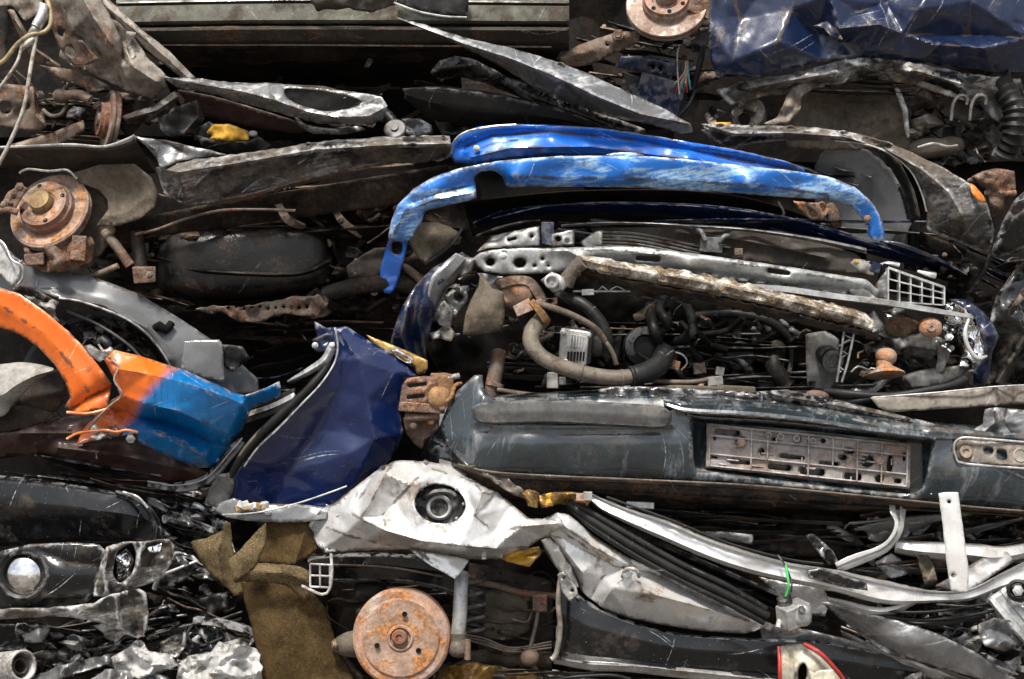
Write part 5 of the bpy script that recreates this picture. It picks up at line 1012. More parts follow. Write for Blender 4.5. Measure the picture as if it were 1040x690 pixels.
# crumpled headlamp and navy corner
hl = sheet('headlamp', S_, m_chrome, [(962, 306, .16), (975, 304, .18), (985, 312, .2), (994, 325, .21), (998, 345, .2), (1000, 360, .2), (988, 374, .19), (974, 372, .17), (976, 355, .16), (968, 335, .14), (956, 322, .14)], cr=(.02, 10), rim=(.016, 3), step=2.5)
tube('lamp_rim', hl, m_white, [(984, 324, .23), (980, 338, .235), (983, 352, .235), (992, 364, .23), (1002, 362, .22)], 2.2, seg=8, rs=[.6, 1, 1, 1.2, .6])
sheet('corner_skin', S_, m_navy2, [(964, 304, .17), (980, 304, .2), (998, 316, .21), (1010, 332, .2), (1015, 343, .19), (1008, 358, .18), (1006, 378, .16), (1000, 392, .14), (988, 392, .13), (990, 372, .17), (1000, 358, .2), (996, 340, .22), (990, 322, .22), (978, 312, .21)], ctrl=[(1004, 340, .24)], cr=(.014, 14), rim=(.012, 3), step=3)
clutter(S_, (955, 318, 985, 360), 12, (.14, .19), [m_chrome, m_paleplastic, m_galv], 81, kinds=('plate', 'bolt', 'wire'))
# rusty joint group
for nm, mt, pts in (('bracket', m_brown, [(898, 323), (915, 321), (934, 328), (930, 338), (912, 344), (900, 340)]), ('bracket', m_galv, [(905, 344), (940, 338), (962, 346), (950, 356), (925, 352), (908, 356)])):
    sheet(nm, S_, mt, pts, ctrl=[(900, 325, .14), (930, 330, .18), (950, 350, .15), (915, 350, .12)], cr=(.02, 12), rim=(.014, 3), step=2.5)
pillow('rusted_damper', S_, m_drum, (945, 333, .2), (23, 18, 20), ex=.9, cr=.002)
lathe('damper_bore', S_, m_hat, (946, 333, .222), (0, -1, .1), [(4.5, 0), (3.6, 1.4), (1.8, 1.3), (1.4, -1), (0, -1)], seg=20)
lathe('rusted_cup', S_, m_drum, (899, 379, .18), (.05, -.25, -.97), [(0, -16), (6, -16), (8, -10), (8, -6), (18, 0), (19, 2), (17, 3), (0, 3)], seg=36, wob=.02)
pillow('rusted_boss', S_, m_drum, (900, 362, .17), (20, 20, 16), ex=.9, cr=.004)
sheet('plastic_bracket', S_, m_greyplastic, [(916, 382, .13), (935, 376, .15), (970, 372, .17), (990, 368, .17), (975, 384, .16), (955, 392, .16), (925, 394, .14)], cr=(.01, 12), rim=(.02, 4), step=3)
sheet('plastic_bracket', S_, m_greyplastic, [(952, 350, .15), (964, 348, .17), (964, 362, .17), (958, 378, .17), (948, 384, .16), (952, 366, .16)], cr=(.01, 9), rim=(.012, 3), step=2.5)
sheet('plastic_bracket', S_, m_greyplastic, [(905, 350, .10), (940, 346, .12), (955, 352, .13), (945, 366, .12), (925, 362, .11)], cr=(.014, 12), rim=(.02, 4), step=3)
clutter(S_, (855, 325, 1000, 395), 40, (.02, .12), [m_plastic, m_greyplastic, m_brown, m_rubber, m_galv], 82)
tr = tube('lattice_strut', S_, m_galv, [(859, 326, .2), (856, 345, .21), (853, 368, .21), (850, 388, .2)], 1.2, seg=6)
tube('lattice_strut', S_, m_galv, [(869, 330, .2), (865, 350, .21), (860, 372, .21), (855, 388, .2)], 1.2, seg=6)
for k in range(7):
    y = 332+k*8; x = 858.5-k*1.3; tube('strut_web', tr, m_galv, [(x, y, .205), (x+9-k*.9, y+(4 if k % 2 else -3), .205)], .7, seg=5)
tube('horn', S_, m_plastic, [(836, 356, .08), (840, 361, .12), (845, 366, .16)], 9.5, seg=20, rs=[.9, 1, 1.1], th=.002)
lathe('horn_mouth', S_, m_greyplastic, (846, 367, .165), (.3, -.9, -.2), [(11, -2), (11, 1), (7, 1), (6, -5), (0, -5)], seg=28)
sheet('mount_plate', S_, m_greyplastic, [(818, 340, .08), (838, 336, .12), (852, 345, .13), (852, 385, .13), (840, 398, .12), (820, 392, .09)], cr=(.012, 20), rim=(.014, 4), step=3, holes=[ell(846, 367, 8)])
tube('hose', S_, m_rubber, [(838, 398, .2), (860, 400, .23), (885, 402, .24), (910, 402, .24), (940, 397, .24), (965, 392, .23), (980, 386, .21)], 4, seg=12, rs=[1, 1, .9, 1, .9, 1, 1.2])
tube('hose', S_, m_rubber, [(846, 406, .2), (866, 408, .23), (884, 405, .24)], 3, seg=10)
# left of the bay
sheet('air_duct', S_, m_liner, [(488, 277, .18), (500, 293, .20), (512, 297, .20), (513, 322, .2), (510, 336, .19), (490, 340, .19), (470, 340, .17), (472, 322, .18), (478, 305, .18), (486, 290, .17)], ctrl=[(490, 315, .23)], cr=(.006, 18), rim=(.02, 4), step=3)
sheet('duct_plate', S_, m_galv, [(484, 277), (505, 280), (520, 284), (510, 300), (498, 295)], d=.17, cr=(.012, 10), rim=(.01, 3), step=3)
for k, (pts, mt) in enumerate((([(452, 300), (462, 292), (476, 290), (474, 306), (462, 322), (454, 312)], m_galv), ([(440, 318), (452, 306), (462, 320), (456, 334), (446, 330)], m_paleplastic), ([(446, 334), (456, 330), (462, 338), (458, 347), (448, 344), (440, 338)], m_paleplastic), ([(470, 262), (484, 262), (480, 276), (466, 282)], m_galv), ([(436, 338), (446, 336), (450, 343), (440, 345)], m_galv))):
    sheet('broken_bracket', S_, mt, pts, d=.15+.01*k, cr=(.024, 9), rim=(.01, 2.5), step=2.5, smooth=.15, holes=[ell(466, 302, 4, 3)] if k == 0 else [])
clutter(S_, (436, 285, 485, 350), 22, (.08, .15), [m_galv, m_paleplastic, m_plastic], 83, kinds=('plate', 'bracket', 'bolt', 'wire'))
# rusty bracket, engine mount
sweep('manifold_bracket', S_, m_brown, [(506, 290, .18), (520, 286, .22), (536, 286, .24), (546, 296, .24), (552, 310, .23)], [(-5, -3), (-4, 1), (4, 1.5), (6, -3)], cr=.006)
sweep('manifold_bracket', S_, m_caliper2, [(540, 306, .24), (548, 316, .25), (556, 328, .24)], [(-4, -2), (-3, 1), (3, 1.5), (4, -3)], cr=.006)
pillow('manifold', S_, m_drum, (524, 300, .16), (30, 24, 26), ex=.8, cr=.014)
block('manifold_flange', S_, m_drum, (531, 313, .22), (18, 8, 12), rot=(0, -25, 0), cr=.1)
sheet('manifold_lug', S_, m_drum, [(544, 305), (566, 302), (566, 309), (548, 312)], d=.235, cr=(.008, 8), rim=(.01, 2.5), step=2.5, holes=[ell(558, 306, 4, 2)])
sheet('engine_mount', S_, m_alu, [(549, 285, .24), (560, 276, .26), (570, 280, .26), (582, 284, .25), (572, 296, .25), (562, 298, .25)], cr=(.012, 12), rim=(.014, 3), step=2.5)
lathe('mount_bore', S_, m_alu, (560, 286, .265), (.1, -1, .2), [(7, -2), (7, 1), (5.4, 2), (4.6, 1), (4, -2), (0, -2)], seg=28)
tube('mount_neck', S_, m_pipe, [(574, 288, .24), (582, 275, .25), (592, 266, .26)], 8, seg=16, rs=[1.1, .8, 1])
# pipes and hoses
ip = tube('intake_pipe', S_, m_pipe, [(551, 324, .2), (541, 336, .235), (540, 350, .25), (552, 364, .26), (574, 374, .27), (600, 381, .27), (626, 384, .265), (648, 381,   .25), (662, 376, .22)], 8.0, seg=24, step=3, rs=[1.05, 1.02, 1, .95, .95, .95, .95, .9, .9])
tube('clamp', ip, m_pipe, [(588, 377.5, .271), (591, 378.3, .271)], 8.8, seg=24); tube('clamp', ip, m_pipe, [(630, 384, .264), (633, 384, .263)], 8.2, seg=24); tube('coupling', ip, m_rubber, [(640, 382.8, .26), (652, 380, .25), (668, 372, .22), (676, 358, .18)], 9.5, rib=.1, ribstep=4, seg=20)
tube('radiator_hose', S_, m_rubber, [(566, 300, .2), (590, 308, .23), (606, 322, .24), (616, 340, .24), (618, 362, .22)], 6, seg=14)
tube('coolant_pipe', S_, m_pipe, [(545, 308, .24), (565, 314, .26), (585, 322, .265), (605, 334, .26), (614, 346, .25)], 3.2, seg=12)
tube('coolant_pipe', S_, m_pipe, [(614, 346, .25), (622, 358, .25), (626, 370, .24)], 2.4, seg=10)
al = block('alternator', S_, m_alu, (585, 352, .18), (28, 26, 34), rot=(4, 6, -12), cr=.04, bev=.004)
for k in range(6): block('cooling_fin', al, m_alu, (580+k*2.9, 346+k*.4, .214), (1.6, 4, 12), rot=(4, 6, -12), bev=.0004)
for k in range(6): block('cooling_slot', al, m_dark, (577+k*3.2, 362, .213), (1.7, 3, 9), rot=(4, 6, -12), bev=.0004)
for (x, y) in ((572, 338), (598, 340), (574, 368)): bolt(al, m_alu, (x, y, .215), 2.6)
pillow('alternator_pulley', al, m_greyplastic, (606, 350, .14), (18, 26, 26), ex=.8, cr=.003)
block('bearing_block', S_, m_paleplastic, (561, 386, .16), (11, 14, 16), cr=.08, bev=.003); block('bearing_block', S_, m_galv, (571, 387, .15), (7, 10, 8), bev=.002)
tube('drive_shaft', S_, m_brown, [(507, 357, .12), (504, 375, .14), (500, 395, .15), (499, 404, .15)], 7.5, seg=16, rs=[.9, 1, 1, .9]); tube('shaft_band', S_, m_brown, [(503, 389, .152), (502, 393, .153)], 9, seg=16)
tube('control_rod', S_, m_pipe, [(505, 396, .17), (530, 400, .18), (560, 403, .18)], 2.4, seg=8)
for k in range(9):
    rr = random.Random(900+k); x = rr.uniform(630, 700); y = rr.uniform(318, 378)
    tube('hose', S_, [m_plastic, m_rubber, m_dark][k % 3], [(x, y-24, .02), (x+rr.uniform(-14, 14), y-8, .10+rr.random()*.06), (x+rr.uniform(-14, 14), y+8, .12+rr.random()*.05), (x+rr.uniform(-25, 25), y+22, .04)], rr.uniform(3, 6), seg=12, rib=.15 if k % 3 == 0 else 0, ribstep=4)
lathe('engine_pulley', S_, m_plastic, (655, 352, .13), (.15, -1, .05), [(6, -14), (17, -14), (20, -11), (18, -8), (20, -5), (18, -2), (20, 0), (12, 2), (10, -3), (0, -3)], seg=40)
lathe('fan_ring', S_, m_plastic, (752, 362, .02), (0, -1, .08), [(50, -6), (54, -6), (55, 0), (53, 4), (49, 4), (48, -6)], seg=64, close=False)
for k in range(7):
    a = k*2*math.pi/7; sheet('fan_blade', S_, m_plastic, [(752+14*math.cos(a-.2), 362+14*math.sin(a-.2), .02), (752+46*math.cos(a-.12), 362+46*math.sin(a-.12), .0), (752+46*math.cos(a+.32), 362+46*math.sin(a+.32), .05), (752+14*math.cos(a+.2), 362+14*math.sin(a+.2), .03)], step=4, cr=(.003, 20))
lathe('fan_hub', S_, m_plastic, (752, 362, .05), (0, -1, .08), [(15, -6), (15, 0), (13, 2), (0, 3)], seg=36)
tube('wire', S_, m_wirew, [(681, 374, .17), (678, 364, .18), (684, 358, .185), (694, 361, .18), (698, 369, .175), (692, 376, .17)], .9, seg=6)
tube('wire', S_, m_plastic, [(674, 384, .17), (672, 366, .18), (682, 354, .18), (700, 352, .16)], 1.2, seg=6)
block('connector', S_, m_caliper2, (686, 371, .17), (8, 8, 9), rot=(0, 15, 0)); block('connector', S_, m_brown, (710, 374, .14), (12, 10, 11), rot=(0, -8, 0))
block('connector', S_, m_paleplastic, (731, 377, .16), (8, 8, 8), rot=(0, 10, 0)); block('connector', S_, m_paleplastic, (726, 387, .17), (15, 10, 9), rot=(0, -6, 0)); pillow('grommet', S_, m_drum, (711, 392, .18), (8, 8, 6), ex=.9, cr=0)
tube('loom', S_, m_pipe, [(655, 386, .2), (680, 388, .2), (705, 388, .19), (725, 384, .17)], 2.4, seg=10); tube('loom', S_, m_liner, [(640, 398, .2), (680, 394, .21), (722, 395, .2), (740, 396, .18)], 2.6, seg=10)
block('resonator', S_, m_liner, (747, 396, .18), (38, 12, 8), rot=(0, 3, 0), bev=.004)
tube('pipe', S_, m_under, [(790, 352, .04), (786, 372, .08), (800, 392, .08)], 9, seg=14); tube('pipe', S_, m_plastic, [(700, 322, .03), (740, 318, .05), (780, 326, .06), (806, 344, .06)], 5, seg=12)
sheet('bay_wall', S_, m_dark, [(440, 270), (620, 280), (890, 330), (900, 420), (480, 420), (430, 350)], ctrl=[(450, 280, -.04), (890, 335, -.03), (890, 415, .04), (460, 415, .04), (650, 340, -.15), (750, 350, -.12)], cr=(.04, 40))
clutter(S_, (510, 320, 640, 396), 30, (.02, .12), [m_plastic, m_greyplastic, m_under, m_rubber, m_brown], 84)
clutter(S_, (630, 310, 830, 396), 44, (.0, .12), [m_plastic, m_dark, m_under, m_rubber, m_greyplastic], 85)
tube('latch_rod', S_, m_galv, [(582, 296, .22), (600, 296, .23), (625, 296, .23), (640, 296, .22)], 1, seg=6)
block('latch_body', S_, m_galv, (597, 297, .225), (12, 5, 6), rot=(0, -2, 0)); tube('latch_rod', S_, m_galv, [(606, 298, .22), (612, 291, .23), (618, 296, .23), (626, 291, .23), (638, 297, .22)], .7, seg=5)
tube('wire', S_, m_plastic, [(640, 300, .2), (670, 304, .21), (700, 308, .2)], 1, seg=6)

# ================================================================== PALE BEAM, RIGHT
T_ = thing('cross_beam', 'flat pale grey metal beam reaching in from the right edge above the slate bumper', 'metal beam')
sheet('plate', T_, m_beige, [(884, 404, .24), (900, 403, .25), (950, 399, .26), (1010, 393, .27), (1050, 391, .27), (1140, 386, .2), (1140, 408, .2), (1050, 410, .27), (1000, 413, .27), (950, 416, .26), (905, 419, .25), (892, 414, .24)], creases=[(((1010, 392), (1014, 402), (1012, 413)), .012, 3), (((1028, 391), (1030, 411)), -.01, 3)], cr=(.004, 30), rim=(.012, 3), step=3)
tube('beam_lip', T_, m_galv, [(886, 404, .25), (950, 399, .27), (1010, 393, .28), (1050, 391, .28)], .8, seg=6)
layers(S_, (500, 222, 960, 250), 12, (.02, .10), [m_navy2, m_greyplastic, m_plastic, m_silver], 106, slope=.06, wmax=6); layers(S_, (500, 385, 960, 400), 8, (.05, .18), [m_plastic, m_greyplastic, m_pipe], 107, wmax=5)
layers(N_, (780, 150, 900, 175), 3, (.0, .06), [m_plastic, m_silver], 108, slope=.2, wmax=6)
layers(S_, (490, 320, 840, 396), 24, (.0, .1), [m_plastic, m_greyplastic, m_under, m_rubber, m_brown], 141, slope=.05, wmax=9); layers(N_, (930, 240, 1040, 390), 14, (-.03, .08), [m_blackpaint, m_plastic, m_under, m_navy2], 142, slope=.5, wmax=9)
foil(S_, (500, 320, 840, 392), 22, (.0, .09), [m_plastic, m_greyplastic, m_under, m_brown], 178, size=(12, 30)); foil(S_, (436, 280, 486, 350), 12, (.08, .16), [m_galv, m_paleplastic, m_plastic], 179, size=(10, 24))
foil(S_, (860, 318, 990, 395), 16, (.03, .12), [m_greyplastic, m_plastic, m_brown, m_galv], 180, size=(12, 30)); foil(N_, (940, 240, 1035, 390), 12, (-.02, .06), [m_plastic, m_under, m_blackpaint], 181)
# ================================================================== SLATE BUMPER WITH PLATE CARRIER
U_ = thing('bumper', 'wide dusty slate coloured bumper with empty number plate carrier and rubbing strip', 'bumper')
bx = [440, 470, 500, 560, 640, 700, 760, 820, 880, 940, 1000, 1060, 1140]
by = [430, 405, 405, 404, 402, 404, 408, 414, 424, 433, 438, 442, 448]     # top edge of the face
ly = [470, 476, 480, 484, 487, 489, 493, 498, 504, 510, 516, 520, 526]     # bottom edge of the face
def bump_y(xs, ys): return lambda x: float(np.interp(x, xs, ys))
ty, lo = bump_y(bx, by), bump_y(bx, ly)
face = [(447, 432, .27), (455, 412, .29), (462, 400, .30), (472, 390, .31), (482, 381, .31), (490, 381, .31), (491, 394, .32), (500, 404, .33)] + [(x, ty(x), .34) for x in (560, 640, 700, 760, 820, 880, 940, 1000, 1060, 1140)] + \
       [(x, lo(x), .37) for x in (1140, 1060, 1000, 940, 880, 820, 760, 700, 640, 560, 520)] + [(490, 480, .36), (474, 476, .33), (462, 462, .31), (452, 448, .29)]
sheet('face', U_, m_slate, face, ctrl=[(x, (ty(x)*.7+lo(x)*.3), .395) for x in (540, 640, 760, 880, 1000, 1100)]+[(x, (ty(x)*.3+lo(x)*.7), .41) for x in (540, 640, 760, 880, 1000, 1100)]+[(470, 440, .33)],
      holes=[[(704, 424), (712, 422), (780, 426), (880, 437), (942, 446), (946, 452), (934, 498), (890, 499), (800, 489), (722, 479), (706, 474)]],
      creases=[(((478, 436), (560, 440), (684, 438)), -.006, 4), (((492, 405), (480, 440), (486, 474)), .014, 5), (((690, 412), (780, 418), (900, 434), (1140, 454)), .018, 5), (((930, 448), (945, 440), (940, 470), (932, 498)), .012, 4)], cr=(.004, 44), rim=(.03, 5), step=3.5)
rs = band('rubbing_strip', U_, m_greyplastic, [(479, 416, .35), (484, 411, .385), (500, 408, .40), (560, 406, .41), (640, 410, .41), (672, 413, .41), (682, 420, .39)], [(479, 420, .35), (484, 428, .385), (500, 431, .40), (560, 430, .41), (640, 434, .41), (672, 435, .41), (682, 428, .39)], prof=[(0, 0), (.08, .012), (.5, .016), (.92, .012), (1, 0)], cr=(.002, 20), step=3)
band('shelf', U_, m_slate, [(488, 402, .20), (560, 398, .2), (640, 395, .2), (700, 396, .2), (760, 398, .2), (800, 404, .2), (850, 408, .22), (900, 418, .24), (960, 430, .24), (1140, 440, .24)], [(492, 406, .325), (560, 405.5, .335), (640, 403.5, .335), (700, 405, .335), (760, 409, .335), (820, 415, .335), (880, 425, .335), (940, 434, .335), (1000, 439, .335), (1140, 449, .335)], prof=[(0, 0), (.5, .01), (1, 0)], cr=(.012, 16), step=3)
sheet('shelf_tear', U_, m_blackpaint, [(604, 397, .26), (625, 392, .28), (660, 393, .28), (720, 396, .28), (780, 400, .28), (820, 412, .28), (760, 404, .29), (690, 402, .29), (620, 402, .28)], cr=(.01, 12), rim=(.01, 3), step=2.5, tear=1)
sheet('shelf_tear', U_, m_blackpaint, [(770, 398, .27), (800, 396, .29), (840, 404, .3), (890, 416, .3), (940, 428, .3), (970, 437, .3), (920, 430, .31), (870, 420, .31), (820, 412, .30), (790, 408, .29)], cr=(.008, 18), rim=(.01, 3), step=2.5, creases=[(((780, 400), (840, 410), (920, 426)), .02, 4)])
band('recess', U_, m_slate, [(698, 420, .375), (712, 424, .34), (780, 428, .335), (880, 438, .335), (932, 445, .34), (950, 446, .38)], [(698, 478, .365), (712, 478, .34), (800, 491, .335), (890, 501, .335), (934, 502, .34), (946, 502, .37)], prof=[(0, .03), (.1, -.01), (.9, -.01), (1, .02)], cr=(.002, 30))
band('ledge', U_, m_slate, [(672, 403, .36), (700, 405, .37), (760, 409, .375), (820, 415, .375), (880, 425, .375), (940, 434, .37), (985, 440, .35)], [(676, 412, .40), (700, 419, .415), (760, 422, .42), (820, 428, .42), (880, 437, .42), (940, 444, .415), (980, 446, .39)], prof=[(0, -.05), (.35, -.01), (.7, .004), (1, -.004)], cr=(.001, 40), step=3.5)
# number plate carrier
pc = lambda u, v: (718+u*207+v*(-1), 430+u*21+v*(45+u*1))
hol = []; rb = random.Random(77)
for (u, v, w, h) in ((.10, .16, 26, 6), (.17, .34, 9, 9), (.42, .56, 26, 4), (.60, .62, 20, 4), (.17, .80, 20, 4), (.36, .82, 24, 6), (.52, .84, 26, 7), (.72, .86, 18, 7), (.85, .84, 9, 8), (.90, .50, 6, 20), (.79, .48, 14, 12), (.67, .45, 8, 5), (.70, .30, 10, 5), (.33, .22, 5, 5), (.45, .14, 5, 5), (.57, .13, 5, 5), (.04, .30, 3, 6), (.04, .75, 6, 2), (.97, .3, 3, 9), (.27, .5, 6, 6), (.94, .85, 8, 5)):
    x, y = pc(u, v); hol.append(slot(x, y, w, h, 5.5))
cor = [pc(0, 0), pc(.25, 0), pc(.5, 0), pc(.75, 0), pc(1, 0), pc(1, .5), pc(1, 1), pc(.75, 1), pc(.5, 1), pc(.25, 1), pc(0, 1), pc(0, .5)]
m_plate = mat('dusty plate carrier', (.30, .275, .265), .55, 0, 0, scratch=((.5, .46, .44), .5), dirt=((.27, .19, .14), .42, 14), rust=((.36, .15, .07), .18, 22), wear=((.5, .47, .45), .7), bump=.2)
pl = sheet('plate_carrier', U_, m_plate, cor, ctrl=[(*pc(0, 0), .352), (*pc(1, 0), .352), (*pc(1, 1), .36), (*pc(0, 1), .36)], holes=hol, smooth=.05, step=2.6, cr=(.002, 12), rim=(.006, 2.5), th=.004)
for v in (.03, .27, .68, .95): tube('rib', pl, m_plate, [(*pc(.02, v), .362), (*pc(.5, v), .362), (*pc(.98, v), .362)], 1.0, seg=5)
for u in (.015, .22, .30, .50, .62, .74, .86, .985): tube('rib', pl, m_plate, [(*pc(u, .04), .361), (*pc(u, .66 if u in (.3, .62) else .95), .364)], .9, seg=5)
for k in range(26):
    u, v = rb.uniform(.05, .93), rb.uniform(.08, .9); a = pc(u, v); b = pc(u+rb.choice((.04, .06, 0)), v); b = b if b != a else pc(u, v+.14)
    tube('rib', pl, m_plate, [(*a, .360), (*b, .360)], .8, seg=5)
for (u, v) in ((.17, .36), (.85, .44)):
    bolt(pl, m_drum, (*pc(u, v), .362), 3.6)
for (u, v) in ((.30, .12), (.36, .13), (.44, .14), (.52, .16)):
    lathe('boss', pl, m_plate, (*pc(u, v), .36), (0, -1, .05), [(3.4, -1), (3.2, 1.6), (2, 1.7), (1.6, 0), (0, 0)], seg=16)
# fog lamp strip, right
fs = sheet('lamp_base', U_, m_beige, [(970, 453), (975, 447), (1000, 448), (1060, 453), (1075, 462), (1070, 476), (1040, 474), (980, 470), (971, 464)], ctrl=[(970, 458, .395), (1070, 464, .40), (1010, 462, .405), (1020, 450, .40)], holes=[[(1013, 457), (1022, 458), (1022, 467), (1013, 466)], slot(1004, 458, 10, 7), ell(981, 459, 4.5)], rim=(.006, 2.5), step=2.5, cr=(.002, 12))
tube('lamp_rim', fs, m_galv, [(1060, 451, .40), (1000, 446, .41), (977, 445, .41), (969, 452, .405), (971, 464, .405), (980, 471, .405), (1040, 476, .405), (1070, 478, .40)], 1.1, seg=6)
lathe('lamp_socket', fs, m_hat, (981, 459, .402), (0, -1, .1), [(6, 0), (5.6, 2), (3, 1.6), (2, -2), (0, -2)], seg=24); lathe('lamp_socket', fs, m_beige, (1036, 462, .402), (0, -1, .1), [(7, 0), (6.6, 1.6), (5, 1.6), (4.4, .2), (2, .2), (0, .4)], seg=24)
# lower lip
band('lip', U_, m_mudslate, [(458, 468, .33), (500, 480, .37), (560, 484, .385), (640, 487, .39), (760, 493, .39), (880, 504, .39), (1000, 516, .39), (1140, 526, .38)], [(470, 500, .26), (500, 506, .30), (560, 506, .32), (640, 508, .33), (760, 514, .33), (880, 520, .33), (1000, 524, .33), (1140, 535, .33)], prof=[(0, -.02), (.05, .012), (.16, .016), (.22, -.004), (.6, .004), (.66, .014), (.75, .008), (1, -.06)], cr=(.008, 26), step=3.5, tear=.8)
tube('lip_edge', U_, m_pipe, [(466, 472, .36), (500, 479.5, .39), (560, 483.5, .402), (640, 487, .408), (760, 493, .408), (880, 504, .408), (1000, 516, .408), (1140, 526, .4)], .9, seg=6)
band('undertray', U_, m_under, [(476, 500, .26), (560, 504, .28), (760, 512, .28), (900, 520, .28), (1140, 534, .28)], [(500, 524, .05), (600, 528, .08), (760, 532, .08), (900, 534, .08), (1140, 545, .08)], prof=[(0, 0), (.5, -.02), (1, 0)], cr=(.02, 30))
sheet('side_return', U_, m_slate, [(449, 430, .28), (456, 425, .29), (465, 440, .30), (476, 470, .32), (462, 470, .28), (445, 466, .24), (434, 458, .22), (436, 446, .24)], cr=(.02, 16), rim=(.01, 3), step=3)
sheet('crumpled_end', U_, m_silver, [(1000, 416, .30), (1012, 414, .33), (1060, 418, .33), (1140, 424, .28), (1140, 446, .28), (1050, 446, .33), (1010, 441, .33), (986, 438, .32), (998, 430, .31)], creases=[(((1010, 416), (1012, 428), (1000, 438)), .02, 4), (((1022, 416), (1020, 430), (1030, 442)), -.02, 4)], cr=(.008, 20), rim=(.012, 3), step=3)
pillow('rubber_stop', U_, m_brown, (830, 402, .25), (22, 16, 10), roll=6, ex=.9)

# ================================================================== WHITE CAR
W_ = thing('crushed_car', 'white car at the bottom centre with round fuel opening and orange rusted brake drum', 'crushed car')
mass('car_body', W_, m_dark, 300, 515, 900, 860, -.42, 1.3)
qp = sheet('quarter_panel', W_, m_white, [(313, 533, .25), (330, 516, .29), (343, 509, .31), (362, 494, .32), (380, 480, .33), (401, 468, .34), (421, 468, .33), (444, 470, .32), (467, 472, .31), (476, 484, .33), (488, 490, .34), (505, 500, .35), (520, 512, .36), (536, 526, .38), (551, 527, .38), (566, 521, .36), (580, 526, .36), (568, 537, .37), (552, 546, .35), (537, 556, .34), (520, 563, .32), (505, 568, .31), (480, 568, .315), (450, 564, .32), (415, 558, .325), (380, 558, .32), (350, 560, .31), (327, 558, .30), (316, 546, .27)],
      folds=[[(401, 468, .34), (392, 481, .395), (379, 505, .40), (366, 527, .385)], [(380, 480, .33), (370, 500, .335), (354, 520, .35)], [(343, 509, .31), (354, 520, .35), (366, 527, .385), (392, 539, .425), (427, 549, .435), (467, 554, .435), (502, 557, .41), (537, 556, .35)], [(421, 470, .34), (430, 480, .38), (417, 493, .41), (401, 510, .37), (389, 523, .375), (392, 539, .425)],
             [(421, 470, .34), (450, 480, .365), (467, 486, .36), (476, 484, .33)], [(476, 484, .33), (490, 500, .415), (482, 524, .40), (502, 541, .38), (530, 535, .40), (551, 533, .41), (568, 532, .38)], [(502, 541, .38), (502, 557, .41)], [(332, 536, .31), (350, 543, .355), (372, 549, .35), (415, 558, .325)]],
      holes=[ell(447, 512, 26, 20, 20, 8)], cr=(.009, 17), step=2.6, tear=.8)
sheet('inner_skin', W_, m_whited, [(318, 536, .24), (334, 518, .28), (352, 504, .31), (346, 524, .33), (340, 545, .33), (342, 560, .32), (330, 562, .29), (322, 552, .26)], cr=(.02, 9), rim=(.012, 3), step=2.5, tear=1)
fl = lathe('filler_cup', W_, m_plastic, (446, 512, .355), (.04, -.92, .25), [(29, 1), (28, 4), (24, 5), (22, 0), (20, -6), (12, -9), (0, -9)], seg=48, wob=.02)
for k in range(8):
    a = k*math.pi/4; bolt(fl, m_galv, (446+25*math.cos(a), 512+21*math.sin(a), .372), 1.3, name='rivet')
lathe('filler_neck', fl, m_galv, (446, 516, .36), (.04, -.92, .25), [(12, -6), (12, 4), (10.5, 5.5), (8.5, 4), (8, -3), (0, -3)], seg=36)
sweep('filler_spring', fl, m_greyplastic, [(430, 505, .375), (442, 500, .385), (456, 500, .385), (464, 506, .375)], [(-2.5, -1), (0, 1), (2.5, -1)])
sheet('torn_hem', W_, m_beige, [(470, 473, .36), (490, 473, .375), (512, 484, .38), (530, 497, .38), (542, 508, .37), (528, 505, .37), (508, 494, .37), (488, 482, .37)], cr=(.02, 9), rim=(.01, 3), step=2.5, tear=1.2)
sheet('torn_flap', W_, m_white, [(415, 557, .34), (440, 562, .36), (477, 568, .34), (470, 580, .38), (462, 588, .40), (440, 576, .38), (425, 566, .36)], creases=[(((425, 560), (462, 588)), -.01, 5)], cr=(.006, 16), rim=(.006, 3), step=2.5, smooth=.1)
wh = sheet('wheel_arch_panel', W_, m_white, [(549, 546, .31), (557, 540, .33), (572, 546, .35), (592, 558, .36), (612, 568, .36), (630, 576, .36), (645, 578, .36), (665, 583, .36), (702, 600, .36), (743, 620, .35), (781, 635, .33), (757, 644, .33), (714, 641, .34), (673, 635, .345), (638, 628, .34), (615, 620, .33), (592, 602, .31), (578, 576, .30), (563, 554, .30)],
      folds=[[(557, 540, .33), (576, 562, .36), (592, 582, .365), (592, 602, .31)], [(630, 576, .36), (612, 586, .345), (600, 606, .32)], [(638, 583, .41), (622, 598, .405), (610, 616, .35)], [(630, 576, .36), (638, 583, .41), (664, 604, .42), (702, 614, .41), (760, 631, .36)], [(592, 582, .365), (612, 568, .36)]], cr=(.004, 30), step=2.8, grime=.5)
sheet('arch_return', W_, m_white, [(549, 549, .30), (558, 546, .33), (568, 556, .34), (580, 575, .34), (588, 596, .33), (580, 598, .31), (566, 578, .30), (556, 564, .29)], cr=(.01, 12), rim=(.012, 3), step=2.5)
sheet('latch_plate', W_, m_galv, [(566, 584, .34), (572, 581, .36), (585, 596, .36), (587, 605, .35), (578, 611, .35), (570, 600, .34)], holes=[ell(572, 587, 1.5), ell(581, 600, 2)], cr=(.004, 8), rim=(.005, 2), step=2)
bolt(wh, m_galv, (637, 583, .42), 4); tube('clip', wh, m_whited, [(632, 586, .41), (636, 578, .43), (646, 579, .43), (649, 586, .415)], 1.8, seg=8)
